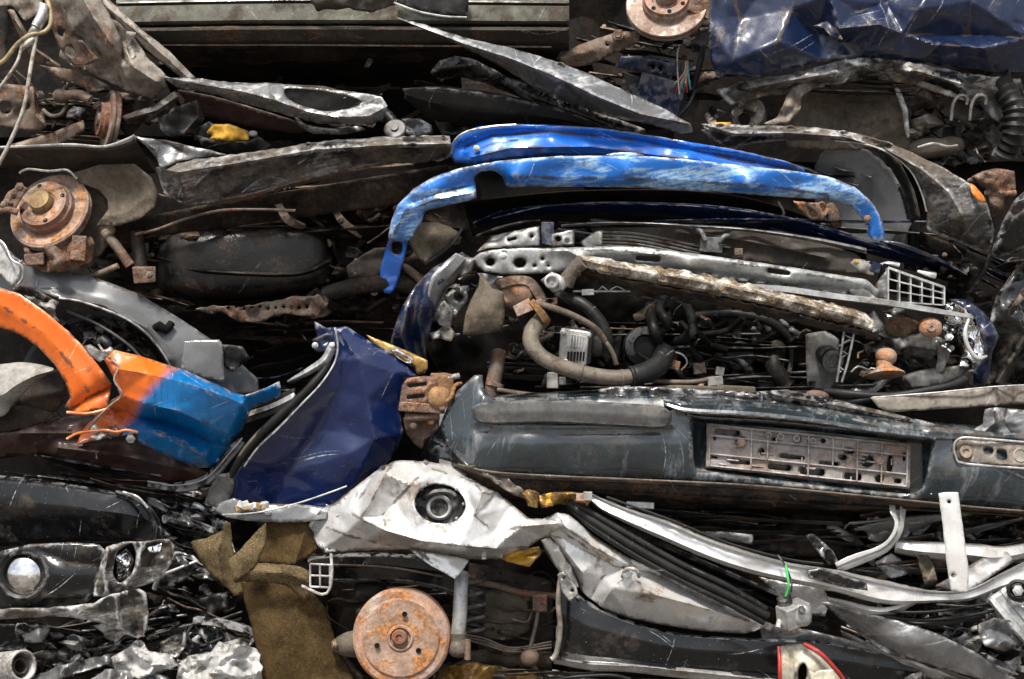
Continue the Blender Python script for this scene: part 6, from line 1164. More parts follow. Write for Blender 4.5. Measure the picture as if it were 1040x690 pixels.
# inner frame behind the seals
sheet('door_frame', W_, m_white, [(548, 531, .37), (566, 521, .38), (578, 523, .38), (604, 545, .37), (640, 567, .37), (690, 592, .36), (740, 615, .35), (786, 635, .33), (782, 642, .32), (743, 624, .34), (702, 604, .35), (665, 587, .35), (645, 580, .355), (630, 578, .355), (610, 570, .355), (590, 560, .355), (572, 549, .35), (556, 543, .34)], folds=[[(566, 521, .38), (574, 535, .40), (604, 556, .395), (640, 575, .38)], [(548, 531, .37), (562, 534, .36), (590, 552, .365), (610, 570, .355)]], cr=(.005, 16), step=2.6)
for k, (dy, r_, mt) in enumerate(((0, 4.2, m_rubber), (-9, 3.0, m_rubber), (8, 3.0, m_rubber))):
    tube('door_seal', W_, mt, [(578, 512+dy*.4, .36), (600, 528+dy*.8, .38), (640, 553+dy, .39), (690, 581+dy, .40), (740, 605+dy, .40), (780-k*2, 626+dy*.8, .39)], r_, seg=12)
band('seal_channel', W_, m_plastic, [(590, 508, .32), (630, 532, .35), (680, 554, .36), (740, 580, .36), (795, 604, .34)], [(584, 522, .31), (630, 550, .34), (680, 576, .35), (740, 602, .35), (795, 622, .33)], prof=[(0, 0), (.2, .02), (.4, -.01), (.6, .015), (.8, -.01), (1, 0)], cr=(.004, 20), step=3.5)
# white roof frame ribbons
band('roof_rail', W_, m_rail, [(598, 500, .36), (612, 506, .38), (640, 517, .40), (680, 530, .41), (720, 547, .42), (760, 560, .43), (800, 571, .43), (850, 579, .43), (900, 590, .42), (950, 600, .40), (985, 598, .38), (1020, 580, .36), (1060, 560, .34)], [(598, 508, .35), (612, 520, .37), (640, 534, .39), (680, 552, .40), (720, 569, .41), (760, 582, .41), (800, 591, .41), (850, 602, .41), (900, 614, .40), (950, 612, .38), (985, 610, .36), (1020, 598, .34), (1060, 590, .32)],
     prof=[(0, -.02), (.06, .004), (.14, .004), (.2, -.006), (.3, .0), (.8, .012), (.88, .0), (1, -.01)], cr=(.006, 22), step=2.8, tear=.4)
sheet('rail_label', W_, m_blackpaint, [(820, 580), (835, 577), (880, 592), (881, 600), (860, 597), (822, 588)], d=.445, smooth=.15, step=2.5)
tube('rail_edge', W_, m_rubber, [(616, 505, .39), (680, 528, .425), (740, 552, .44), (800, 568, .445), (836, 573, .445)], 1.2, seg=6)
band('roof_rail', W_, m_rail, [(840, 606, .39), (860, 610, .40), (885, 616, .40), (905, 616, .40), (930, 608, .39)], [(842, 612, .38), (862, 618, .39), (885, 625, .39), (908, 624, .38), (932, 613, .38)], prof=[(0, -.01), (.5, .008), (1, -.01)], cr=(.004, 14), step=3)
band('window_pillar', W_, m_rail, [(903, 512, .36), (904, 520, .38), (909, 531, .39), (904, 545, .39), (892, 555, .39), (868, 563, .40), (848, 572, .41)], [(921, 512, .35), (919, 528, .37), (917, 540, .38), (908, 554, .38), (898, 563, .38), (876, 573, .39), (852, 582, .40)], prof=[(0, 0), (.38, .002), (.44, -.014), (.56, -.014), (.62, .006), (1, 0)], cr=(.004, 14), step=2.8)
band('window_pillar', W_, m_rail, [(910, 548, .33), (940, 550, .35), (990, 552, .36), (1020, 555, .36), (1060, 545, .34)], [(908, 562, .32), (940, 568, .34), (985, 572, .34), (1010, 574, .34), (1060, 566, .32)], prof=[(0, -.02), (.2, 0), (.6, .012), (1, -.02)], cr=(.01, 24), step=3)
sheet('inner_frame', W_, m_whited, [(950, 596, .33), (975, 580, .36), (1000, 566, .36), (1022, 560, .36), (1030, 570, .36), (1000, 590, .36), (980, 604, .34)], cr=(.012, 14), rim=(.012, 3), step=3)
sheet('inner_frame', W_, m_whited, [(888, 572, .28), (905, 562, .31), (915, 568, .31), (925, 582, .3), (905, 588, .29)], cr=(.02, 10), rim=(.012, 3), step=3)
sheet('inner_frame', W_, m_galv, [(878, 532, .26), (890, 524, .29), (905, 530, .30), (925, 540, .29), (912, 556, .28), (882, 548, .26)], cr=(.03, 10), rim=(.012, 3), step=3)
sheet('inner_frame', W_, m_galv, [(978, 526, .27), (985, 522, .29), (996, 540, .29), (990, 549, .28), (980, 545, .27)], cr=(.02, 10), rim=(.012, 3), step=3)
sheet('inner_frame', W_, m_silver, [(706, 541, .30), (730, 540, .33), (765, 543, .33), (764, 553, .32), (740, 550, .32)], cr=(.004, 16), rim=(.01, 3), step=3)
sheet('outer_pillar', W_, m_silver, [(834, 612, .33), (848, 612, .36), (870, 620, .38), (910, 630, .39), (950, 643, .39), (990, 662, .38), (1032, 690, .36), (1010, 694, .35), (975, 684, .35), (930, 672, .36), (900, 664, .36), (870, 642, .35), (850, 626, .34)], ctrl=[(930, 655, .41)], creases=[(((860, 634), (910, 664), (926, 674)), -.02, 4)], cr=(.006, 34), rim=(.014, 4), step=3)
sheet('outer_pillar', W_, m_silver, [(770, 586, .28), (800, 592, .31), (835, 596, .33), (842, 610, .33), (838, 626, .32), (815, 624, .30), (790, 604, .29)], cr=(.01, 20), rim=(.012, 4), step=3)
sheet('outer_pillar', W_, m_silver, [(770, 632, .30), (820, 640, .33), (880, 654, .33), (930, 668, .32), (918, 684, .28), (860, 676, .28), (800, 664, .28), (775, 652, .28)], cr=(.01, 30), rim=(.014, 4), step=3)
for pts, r_ in (([(880, 618, .38), (920, 622, .4), (960, 620, .4), (1010, 612, .38), (1050, 606, .36)], 1.3), ([(890, 624, .38), (930, 630, .39), (980, 626, .39), (1020, 618, .37)], 1.6), ([(900, 630, .36), (950, 634, .38), (1000, 626, .37)], 2.2)):
    tube('wiring_loom', W_, m_rubber, pts, r_, seg=8)
clutter(W_, (860, 520, 1060, 600), 44, (.14, .28), [m_plastic, m_silver, m_whited, m_brown, m_under], 91)
clutter(W_, (900, 605, 1060, 690), 54, (.16, .33), [m_plastic, m_silver, m_greyplastic, m_blackpaint, m_galv], 92)
sheet('floor_panel', W_, m_under, [(590, 505), (900, 520), (1100, 530), (1100, 720), (800, 720), (780, 640)], ctrl=[(600, 510, .15), (900, 530, .1), (1090, 540, .1), (1090, 700, .12), (800, 700, .15), (760, 600, .2)], cr=(.05, 40))
# foil and gold clips along the hem
sheet('foil_clip', W_, m_gold, [(530, 499, .38), (538, 497, .4), (548, 503, .4), (546, 516, .39), (536, 514, .38)], cr=(.02, 7), rim=(.01, 2), step=2); sheet('foil_clip', W_, m_yellow, [(553, 502, .38), (560, 501, .4), (562, 514, .4), (554, 514, .39)], d=.39, step=2, cr=(.01, 6))
sheet('foil_clip', W_, m_gold, [(545, 505, .37), (560, 500, .38), (585, 500, .38), (600, 506, .38), (596, 514, .37), (570, 512, .37), (550, 516, .37)], cr=(.03, 8), rim=(.01, 2.5), step=2.5)
block('connector', W_, m_drum, (589, 505, .40), (7, 8, 7)); block('connector', W_, m_paleplastic, (597, 504, .40), (8, 8, 8)); block('connector', W_, m_galv, (650, 513, .34), (26, 8, 6), rot=(0, 3, 0))
sheet('foam_strip', W_, m_yellow, [(508, 568, .30), (520, 562, .33), (547, 556, .33), (549, 562, .33), (538, 576, .32), (524, 573, .31)], cr=(.012, 10), rim=(.012, 3), step=2.5, creases=[(((512, 570), (545, 562)), -.02, 2.5)])
# rear axle
dr_ = lathe('brake_drum', W_, m_drum, (407, 648, .36), (-.03, -1, .06), [(36, -26), (43, -26), (44, -20), (46, -18), (46, -8), (45.3, -2), (43, 0), (37, .5), (36, 2.2), (20, 2.8), (13, 2.8), (11.4, 4.6), (9.8, 4.6), (9, 1), (0, 1)], seg=96, wob=.004)
lathe('drum_face', dr_, m_face, (407, 648, .36), (-.03, -1, .06), [(35.6, 2.0), (35.3, 2.7), (21, 3.3), (13.5, 3.3)], seg=80, close=False)
lathe('hub_nut', dr_, m_hat, (406, 647, .365), (-.03, -1, .06), [(7.5, -2), (7.5, 5), (6, 6.5), (3, 6.5), (2.5, 5), (0, 5)], seg=12)
for (x, y) in ((411, 624), (383, 656), (425, 661)): lathe('stud_hole', dr_, m_dark, (x, y, .374), (-.03, -1, .06), [(2.4, -1), (2.5, .25), (2.1, .3), (2, -.3), (0, -.3)], seg=20)
lathe('backing_plate', W_, m_under, (407, 648, .27), (-.03, -1, .06), [(44, -3), (46, 0), (44, 2), (36, 3), (0, 3)], seg=64)
tube('axle_stub', W_, m_liner, [(339, 656, .29), (350, 655, .30), (362, 654, .30)], 11, seg=18, rs=[.5, 1, 1.2]); bolt(W_, m_brown, (340, 655, .32), 4, axis=(-1, -.4, 0))
sa = tube('shock_absorber', W_, m_galv, [(469, 582, .30), (468, 600, .32), (467, 625, .33), (465, 645, .33)], 6.8, seg=20, rs=[.95, 1, 1, 1.02])
tube('shock_mount', sa, m_liner, [(465, 643, .33), (465, 650, .33)], 8.5, seg=20); pillow('lower_eye', sa, m_pipe, (466, 657, .33), (22, 26, 18), ex=.9, cr=.004); tube('eye_bolt', sa, m_brown, [(475, 650, .36), (475, 670, .36)], 3, seg=8)
sp = []
for i in range(61):
    t = i/60; a = t*2*math.pi*4.5; sp.append((482+10*math.cos(a), 588+t*56, .20+.025*math.sin(a)))
tube('coil_spring', W_, m_greyplastic, sp, 2.0, seg=8, step=3)
band('axle_beam', W_, m_blackpaint, [(312, 566, .16), (350, 562, .2), (400, 562, .22), (450, 566, .22), (470, 572, .2)], [(312, 590, .14), (350, 592, .18), (400, 592, .2), (440, 598, .2), (462, 606, .18)], prof=[(0, -.03), (.1, 0), (.45, .008), (.5, -.006), (.9, 0), (1, -.03)], cr=(.006, 24))
pillow('beam_bush', W_, m_under, (376, 600, .14), (32, 30, 22), ex=.7); tube('brake_pipe', W_, m_brown, [(318, 574, .19), (350, 574, .215), (400, 577, .23), (450, 586, .23)], 1, seg=6)
sheet('axle_housing', W_, m_oliveb, [(476, 572, .10), (520, 580, .12), (560, 590, .12), (562, 662, .12), (520, 666, .12), (486, 660, .12), (478, 620, .10)], ctrl=[(525, 625, .19)], cr=(.008, 30), creases=[(((500, 600), (530, 596), (548, 610)), .012, 3)])
sheet('housing_plate', W_, m_liner, [(492, 600, .15), (518, 598, .18), (536, 602, .18), (538, 640, .17), (515, 652, .17), (490, 648, .15)], ctrl=[(514, 625, .20)], cr=(.006, 18), rim=(.014, 4), step=3)
tube('anti_roll_bar', W_, m_brown, [(470, 590, .18), (500, 594, .20), (530, 602, .2), (566, 606, .2)], 3.4, seg=10); tube('drop_link', W_, m_pipe, [(548, 612, .22), (544, 636, .23), (538, 660, .23)], 2, seg=10)
block('link_bush', W_, m_caliper, (548, 612, .22), (14, 14, 16), cr=.1, bev=.003); pillow('link_joint', W_, m_brown, (538, 668, .24), (18, 18, 16), ex=.9, cr=.003)
for k in range(3): tube('brake_pipe', W_, m_pipe, [(466, 644+k*2, .22), (490, 648+k*3, .24), (520, 658+k*2, .24), (560, 652+k*3, .22)], 1.0, seg=6)
band('lower_arm', W_, m_pipe, [(470, 662, .16), (510, 658, .2), (560, 662, .22)], [(470, 676, .14), (510, 680, .18), (560, 680, .2)], prof=[(0, -.02), (.3, 0), (.7, 0), (1, -.02)], cr=(.01, 16))
sheet('debris_pad', W_, m_gold, [(440, 690, .2), (450, 678, .23), (480, 672, .24), (520, 680, .25), (545, 686, .25), (548, 700, .2), (440, 700, .2)], cr=(.04, 12), rim=(.01, 3), step=3)
clutter(W_, (320, 560, 470, 690), 34, (-.02, .10), [m_under, m_dark, m_plastic, m_oliveb], 93); clutter(W_, (470, 580, 566, 690), 30, (.10, .2), [m_under, m_brown, m_pipe, m_oliveb], 94)
sheet('inner_arch', W_, m_dark, [(320, 560), (570, 560), (575, 720), (310, 720)], ctrl=[(320, 560, -.05), (570, 560, 0), (575, 710, 0), (320, 710, -.05), (440, 630, -.12)], cr=(.03, 36))
gc = block('end_bracket', W_, m_dark, (325, 585, .335), (20, 10, 23), rot=(0, 2, 0))
for k in range(3): tube('end_grid', gc, m_whited, [(315+k*10, 573+k*.4, .362), (315+k*10, 596+k*.3, .362)], 1, seg=6)
for k in range(3): tube('end_grid', gc, m_whited, [(315, 573+k*11.5, .362), (336, 574+k*11.5, .362)], 1, seg=6)
tube('end_grid', gc, m_whited, [(336, 562, .36), (337, 580, .365), (335, 598, .365), (327, 604, .365), (306, 595, .365)], 1.4, seg=6)
# sill
band('sill', W_, m_blackpaint, [(568, 594, .30), (580, 598, .32), (600, 612, .34), (640, 630, .35), (690, 643, .35), (760, 648, .35), (840, 652, .34), (940, 672, .32)], [(563, 668, .28), (580, 672, .31), (600, 674, .33), (640, 676, .34), (700, 682, .34), (760, 688, .33), (840, 696, .32), (940, 705, .3)], prof=[(0, -.02), (.06, 0), (.4, .012), (.88, .004), (1, .02)], cr=(.006, 34), step=3.5)
band('sill_flange', W_, m_galv, [(562, 668, .30), (600, 672, .35), (640, 674, .36), (700, 679, .36), (760, 685, .35), (840, 694, .34)], [(562, 674, .29), (600, 681, .34), (640, 683, .35), (700, 690, .35), (760, 697, .34), (840, 706, .33)], prof=[(0, -.01), (.3, .004), (1, -.01)], cr=(.006, 16), step=3.5)
tube('sill_end', W_, m_beige, [(570, 582, .31), (567, 610, .33), (569, 640, .33), (565, 664, .32), (560, 670, .32)], 2.6, seg=8)
band('lower_floor', W_, m_blackpaint, [(440, 686, .16), (560, 686, .22), (700, 700, .26), (900, 712, .26)], [(440, 760, .1), (560, 770, .12), (700, 780, .12), (900, 790, .12)], cr=(.03, 30))
rub = tube('rubber_strip', W_, m_rubber, [(560, 692, .36), (580, 688, .38), (620, 686, .38), (640, 690, .37)], 1.6, seg=8)

# ================================================================== LOOSE PIECES, BOTTOM RIGHT
o = sheet('metal_strap', None, m_rail, [(953, 501, .46), (973, 500, .46), (976, 520, .465), (980, 550, .47), (984, 580, .47), (983, 602, .465), (966, 601, .46), (961, 570, .46), (957, 530, .46)], holes=[ell(964, 510, 1.8), ell(968, 585, 2)], creases=[(((966, 500), (974, 600)), .005, 4)], cr=(.002, 30), rim=(.006, 2.5), step=2.5, smooth=.1, grime=.3)
tag(o, 'flat bright white strap standing upright in front of the white frame ribbons', 'metal strap')
X_ = thing('electric_motor', 'small silver motor box dangling from a green wire at the bottom right', 'electric motor')
mo = block('housing', X_, m_alu, (806, 624, .46), (26, 20, 20), rot=(8, -14, 25), bev=.004, cr=.05)
pillow('end_bell', X_, m_alu, (814, 624, .465), (18, 22, 22), ex=.75, cr=.001); bolt(X_, m_greyplastic, (814, 620, .495), 3.4, axis=(.5, -1, .2))
lathe('cap', X_, m_plastic, (797, 612, .46), (-.2, -.3, 1), [(7, -4), (7, 4), (5, 6), (0, 6)], seg=20)
for (x, y) in ((790, 638), (808, 640)): tube('terminal', X_, m_paleplastic, [(x+2, y-8, .46), (x, y, .47)], 2.6, seg=8)
for (x, y) in ((798, 641), (802, 643)): tube('terminal', X_, m_gold, [(x, y-8, .46), (x, y, .465)], 2, seg=8)
tube('wire', X_, m_green, [(798, 606, .47), (801, 596, .475), (800, 586, .47), (798, 574, .46)], 1.3, seg=8); tube('wire', X_, m_plastic, [(802, 606, .465), (804, 592, .47), (797, 574, .46), (790, 564, .445)], .9, seg=6)
Y_ = thing('tail_lamp', 'cream tail lamp with red rim standing at the bottom edge, right of centre', 'lamp')
sheet('housing', Y_, m_cream, [(790, 658, .40), (800, 655, .43), (816, 654, .44), (832, 664, .44), (846, 678, .43), (860, 696, .40), (866, 720, .38), (792, 720, .38)], ctrl=[(815, 680, .47)], holes=[slot(815, 684, 9, 20, 5)], rim=(.014, 3), step=2.5, cr=(.006, 16), creases=[(((806, 662), (808, 700)), .01, 3)])
tube('red_rim', Y_, m_red, [(816, 654, .46), (832, 663, .465), (846, 677, .455), (858, 693, .44), (866, 715, .42)], 2.2, seg=8); tube('red_rim', Y_, m_red, [(791, 657, .42), (792, 680, .44), (792, 716, .42)], 1.8, seg=8)
sheet('lamp_socket', Y_, m_cream, [(822, 682), (846, 680), (852, 700), (826, 704)], d=.46, rim=(.01, 3), step=3, cr=(.004, 10)); block('inner_cell', Y_, m_dark, (815, 690, .40), (18, 14, 30))
tg = thing('window_frame_strip', 'bright ribbed metal strip sloping down at the right edge beside round clamp', 'metal strip')
sweep('strip', tg, m_galv, [(1012, 602, .40), (1024, 618, .41), (1040, 636, .42), (1056, 654, .41)], [(-11, -3), (-9, 1), (-4, 1), (-3, -1), (3, -1), (4, 1), (9, 1), (11, -3)], cr=.002)
lathe('clamp', tg, m_rubber, (1034, 600, .43), (-.3, -1, .2), [(7, -3), (10, -2), (10.5, 1), (8, 2), (7, 1)], seg=28, close=False); bolt(tg, m_galv, (1034, 600, .44), 4)
for lb, mt, pts in (('thin black twisted bar in the dark gap right of the seals, above the white rail', m_blackpaint, [(818, 544), (826, 542), (846, 560), (852, 572), (842, 574), (832, 562)]),
                ('brown flat offcut in the shadow under the slate bumper', m_liner, [(932, 566), (944, 562), (952, 590), (940, 596)]),
                ('crushed silver foil tangle at the right edge below the white rails', m_silver, [(992, 636), (1010, 628), (1036, 634), (1044, 650), (1020, 662), (1000, 656)]),
                ('pale folded scrap between white rail and long silver pillar', m_whited, [(900, 604), (922, 600), (938, 606), (925, 612), (905, 612)])):
    o = sheet('metal_scrap', None, mt, pts, d=.40 if mt is m_silver else .33, cr=(.03, 12), rim=(.012, 3), step=3, smooth=.2); tag(o, lb, 'metal scrap')

# ================================================================== BOTTOM LEFT: BLACK CAR FRONT
Z_ = thing('crushed_car', 'black car front at the lower left with a round bright headlamp', 'crushed car')
mass('car_body', Z_, m_dark, -260, 470, 330, 860, -.36, 1.2)
band('bonnet', Z_, m_blackpaint, [(-60, 478, .20), (0, 483, .24), (40, 487, .26), (85, 494, .27), (130, 503, .26), (150, 512, .24), (162, 528, .22)], [(-60, 556, .16), (0, 558, .2), (40, 554, .22), (85, 552, .24), (130, 551, .24), (155, 552, .22), (168, 552, .2)], prof=[(0, -.03), (.08, .0), (.4, .02), (.9, .0), (1, -.04)], cr=(.006, 50))
tube('bonnet_seal', Z_, m_plastic, [(118, 500, .27), (140, 508, .28), (153, 522, .27), (158, 538, .26), (158, 552, .24)], 2.4, seg=8); tube('bonnet_seal', Z_, m_silver, [(125, 500, .275), (140, 505, .285), (150, 516, .28)], 1.2, seg=6)
sheet('front_wing', Z_, m_blackpaint, [(-50, 568, .22), (0, 560, .28), (30, 553, .30), (70, 551, .31), (100, 553, .31), (108, 560, .31), (101, 580, .31), (96, 604, .30), (88, 612, .29), (50, 620, .28), (0, 628, .26), (-50, 634, .2)], ctrl=[(60, 580, .34), (60, 600, .33)], holes=[ell(23, 583, 23, 20, 22)],
      creases=[(((40, 560), (70, 572), (98, 575)), -.012, 6), (((44, 606), (90, 605)), .01, 4)], cr=(.004, 36), rim=(.016, 4), step=3)
hp = lathe('headlamp', Z_, m_plastic, (23, 583, .30), (-.08, -1, .12), [(25, -3), (25.5, 1), (23, 3), (20, 1), (19, -3)], seg=52, close=False)
lathe('reflector', hp, m_chrome, (25, 583, .285), (-.08, -1, .12), [(20, -1), (19, 3), (15, 6), (9, 8), (0, 9)], seg=40)
lathe('lamp_bowl', hp, m_chrome, (25, 583, .275), (-.08, -1, .12), [(21, 2), (19, -4), (12, -9), (0, -11)], seg=40, close=False)
sheet('front_panel', Z_, m_blacksil, [(95, 605, .30), (100, 580, .31), (108, 556, .31), (125, 551, .32), (150, 550, .32), (172, 548, .31), (178, 556, .29), (174, 572, .28), (166, 586, .28), (150, 594, .30), (130, 600, .31), (112, 606, .31)], holes=[[(120, 560), (134, 552), (138, 566), (134, 582), (122, 592), (115, 584), (116, 572)]], creases=[(((112, 556), (106, 580), (108, 600)), .02, 3), (((145, 552), (140, 575), (128, 596)), .02, 4), (((160, 552), (152, 574)), -.02, 3)], cr=(.012, 16), rim=(.012, 3), step=2.5, tear=.7)
sheet('foil_patch', Z_, m_chrome, [(118, 566), (130, 556), (136, 570), (130, 588), (120, 590)], d=.27, cr=(.03, 8), step=2.5, smooth=.1); sheet('foil_patch', Z_, m_chrome, [(150, 556), (164, 552), (162, 560), (152, 562)], d=.325, cr=(.01, 6), step=2, smooth=.1)
sheet('bumper_lip', Z_, m_blacksil, [(-50, 622, .26), (0, 619, .30), (50, 618, .32), (95, 612, .33), (112, 604, .33), (140, 598, .33), (148, 602, .32), (151, 625, .31), (150, 640, .30), (140, 649, .29), (124, 642, .31), (105, 634, .32), (80, 628, .31), (50, 626, .30), (0, 630, .28), (-50, 640, .2)], creases=[(((118, 604), (122, 636)), .02, 3), (((135, 602), (140, 640)), -.016, 3)], cr=(.01, 14), rim=(.012, 3), step=3, tear=.6)
band('bumper_inner', Z_, m_plastic, [(-40, 634, .1), (40, 636, .14), (110, 645, .14), (160, 640, .12)], [(-40, 680, -.02), (40, 680, .02), (110, 676, .02), (160, 660, 0)], cr=(.02, 24))
tube('bumper_rib', Z_, m_plastic, [(30, 640, .18), (42, 650, .19), (46, 668, .18), (40, 684, .16)], 2.2, seg=8)
sheet('side_member', Z_, m_blackpaint, [(178, 560, .16), (196, 564, .18), (205, 575, .17), (170, 600, .16), (156, 596, .15), (160, 584, .17)], cr=(.012, 14), rim=(.014, 3)); tube('member_edge', Z_, m_galv, [(157, 598, .18), (162, 586, .2), (180, 578, .2), (200, 570, .19)], 2, seg=8, rs=[1.3, 1, .8, .8])
sheet('side_member', Z_, m_plastic, [(150, 625), (170, 610), (200, 606), (240, 600), (240, 616), (200, 630), (165, 634)], d=.14, cr=(.03, 16), rim=(.014, 3))
clutter(Z_, (150, 500, 230, 620), 50, (.0, .14), [m_blackpaint, m_plastic, m_brown, m_silver], 95); clutter(Z_, (0, 635, 150, 690), 30, (.02, .14), [m_blackpaint, m_plastic, m_dark], 96)
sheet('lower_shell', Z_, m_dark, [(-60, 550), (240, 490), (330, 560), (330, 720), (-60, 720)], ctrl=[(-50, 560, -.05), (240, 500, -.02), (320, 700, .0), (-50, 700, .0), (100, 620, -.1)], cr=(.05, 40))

# ------------------------------------------------------------------ felt and tray
for lb, mt, pts, c_, cz in (('torn olive brown felt scrap with pointed left corner above the larger felt sheets', m_felt2, [(193, 551, .24), (210, 546, .27), (227, 539, .29), (226, 530, .29), (233, 532, .29), (237, 560, .29), (244, 585, .28), (250, 602, .27), (240, 606, .27), (224, 591, .27), (206, 576, .25)], [(222, 560, .31)], [(((228, 532), (222, 560), (226, 590)), .015, 4)]),
                      ('brown felt curtain hanging in the shade just below the blue grey tray', m_felt, [(266, 529, .27), (290, 530, .27), (312, 531, .27), (326, 556, .28), (318, 563, .28), (302, 573, .29), (280, 574, .29), (262, 571, .28)], [], [(((312, 534), (300, 572)), .015, 4)]),
                      ('pale edged felt flap folded over, a parallelogram between the tray and the large felt sheet', m_felt2, [(270, 531, .33), (258, 542, .34), (250, 552, .35), (232, 570, .36), (238, 592, .36), (250, 584, .36), (261, 575, .35), (270, 553, .34)], [(250, 568, .375)], []),
                      ('wavy felt strip with torn lower point, left of the small white grid', m_felt2, [(238, 592, .33), (262, 572, .35), (282, 573, .35), (300, 574, .34), (316, 582, .33), (320, 597, .32), (310, 611, .33), (300, 603, .33), (290, 594, .34), (264, 590, .35)], [(280, 582, .37)], [(((250, 582), (290, 582), (316, 592)), .01, 4)]),
                      ('large olive brown felt sheet hanging to the bottom edge left of the rusty drum', m_felt, [(244, 588, .28), (270, 588, .30), (296, 592, .30), (318, 602, .29), (330, 618, .28), (338, 640, .27), (346, 664, .27), (360, 690, .27), (370, 720, .25), (268, 720, .26), (265, 690, .28), (260, 660, .29), (254, 630, .29), (247, 606, .28)], [(300, 650, .34)], [])):
    o = sheet('felt_sheet', None, mt, pts, ctrl=c_, creases=cz, cr=(.010, 28), rim=(.008, 4), step=3, th=.006, tear=1.0, smooth=.12); tag(o, lb, 'felt')
V_ = thing('tray', 'blue grey flat metal tray with pale foam bits below the navy door', 'tray')
sheet('base', V_, m_grey, [(217, 519, .27), (224, 510, .28), (238, 506, .28), (252, 512, .28), (300, 512, .29), (336, 516, .29), (332, 528, .31), (300, 531, .31), (262, 530, .31), (230, 526, .29)], cr=(.006, 20), rim=(.01, 3), step=3)
for k in range(9):
    rr = random.Random(40+k); block('foam_piece', V_, m_paper if k % 3 else m_gold, (242+k*3.4+rr.uniform(-1, 1), 514+rr.uniform(-2, 3), .315), (7, 6, 6), rot=(rr.uniform(-20, 20), rr.uniform(-30, 30), rr.uniform(-30, 30)), cr=.2, bev=.002)
tube('wire', V_, m_galv, [(226, 523, .32), (260, 521, .33), (300, 512, .33), (336, 500, .32), (352, 494, .31)], .8, seg=6); bolt(V_, m_galv, (272, 520, .32), 2.6)
for lb, mt, pts, d_ in (('crumpled bright white sheet at the bottom edge left of the felt', m_paper, [(180, 672), (200, 664), (214, 662), (222, 652), (244, 655), (262, 660), (266, 680), (268, 710), (180, 710)], .30),
                    ('white crumpled wrapping with pointed top near the bottom left', m_paper, [(112, 668), (128, 660), (138, 650), (146, 652), (150, 662), (172, 664), (182, 676), (160, 684), (140, 690), (118, 684)], .28),
                    ('silver and black crumpled film lying along the bottom left edge', m_silver, [(92, 690), (108, 680), (140, 682), (170, 686), (180, 710), (80, 710)], .32),
                    ('long torn grey strip sloping up from the white roll', m_silver, [(30, 690), (60, 676), (95, 668), (118, 664), (120, 672), (90, 680), (60, 690), (40, 700)], .26),
                    ('black crumpled foil block left of the large felt sheet', m_blackpaint, [(186, 640), (200, 632), (230, 630), (262, 640), (264, 664), (240, 668), (210, 672), (186, 664)], .22),
                    ('torn black sheet with grey folds right of the black bumper lip', m_blacksil, [(150, 662), (166, 650), (184, 640), (196, 636), (190, 655), (180, 668), (164, 668)], .2)):
    o = sheet('crumpled_sheet', None, mt, pts, ctrl=[(pts[0][0], pts[0][1], d_-.03), (pts[-1][0], pts[-1][1], d_+.02), (pts[len(pts)//2][0], pts[len(pts)//2][1], d_-.02), (sum(p[0] for p in pts)/len(pts), sum(p[1] for p in pts)/len(pts), d_+.03)], cr=(.045, 12), rim=(.012, 3), step=2.2, smooth=.1, tear=1.2); tag(o, lb, 'crumpled sheet')
bk = thing('window_frame', 'black rubber edged frame strip above the crumpled white sheet at lower left', 'frame strip')
sweep('frame_bar', bk, m_blackpaint, [(196, 630, .24), (222, 633, .25), (250, 640, .25), (266, 646, .24)], [(-4, -3), (-3, 1), (3, 1), (4, -3)], cr=.003)
tube('frame_seal', bk, m_rubber, [(196, 634, .25), (190, 646, .26), (204, 656, .26), (226, 648, .25)], 1.6, seg=8)
R_ = thing('paper_roll', 'pale hollow cardboard roll lying at the lower left corner', 'roll')
tube('tube_wall', R_, m_paper, [(-20, 680, .2), (4, 678, .25), (24, 676, .30)], 12.5, seg=32, th=.006)
tube('core', R_, m_pipe, [(-10, 680, .2), (10, 678, .25), (21, 676.6, .285)], 6.5, seg=24, th=.003)
layers(W_, (600, 520, 900, 548), 10, (.12, .24), [m_under, m_brown, m_liner, m_plastic], 109, slope=.02); layers(W_, (860, 525, 1060, 600), 16, (.16, .31), [m_silver, m_plastic, m_whited, m_under], 110, slope=.05)
layers(W_, (860, 610, 1060, 690), 8, (.2, .34), [m_silver, m_blackpaint, m_galv, m_plastic, m_greyplastic], 111, slope=.15); layers(W_, (470, 670, 800, 692), 6, (.2, .28), [m_under, m_blackpaint], 112)
layers(Z_, (0, 640, 240, 690), 6, (.08, .22), [m_blackpaint, m_plastic, m_silver, m_dark], 113, slope=-.1); layers(Z_, (150, 500, 235, 600), 12, (.05, .16), [m_blackpaint, m_silver, m_plastic], 114, slope=.3)
layers(W_, (590, 515, 910, 560), 18, (.1, .26), [m_under, m_brown, m_liner, m_plastic, m_silver], 151, slope=.1, wmax=9); layers(W_, (850, 520, 1060, 610), 26, (.16, .33), [m_silver, m_plastic, m_whited, m_galv, m_brown], 152, slope=-.15, wmax=11)
foil(W_, (930, 606, 1050, 692), 34, (.24, .36), [m_silver, m_blackpaint, m_galv, m_blacksil, m_whited], 173)
foil(W_, (860, 520, 1050, 590), 24, (.16, .30), [m_silver, m_brown, m_plastic, m_whited, m_blacksil], 174)
layers(W_, (850, 620, 1060, 695), 12, (.22, .35), [m_silver, m_blackpaint, m_galv, m_plastic, m_whited], 153, slope=.4, wmax=12); layers(W_, (320, 560, 470, 610), 8, (.0, .12), [m_under, m_plastic], 154); layers(W_, (470, 575, 566, 690), 14, (.12, .24), [m_under, m_liner, m_pipe, m_brown], 155, slope=.1)
foil(Z_, (10, 640, 262, 692), 46, (.16, .27), [m_blackpaint, m_plastic, m_silver, m_blacksil, m_paper], 171)
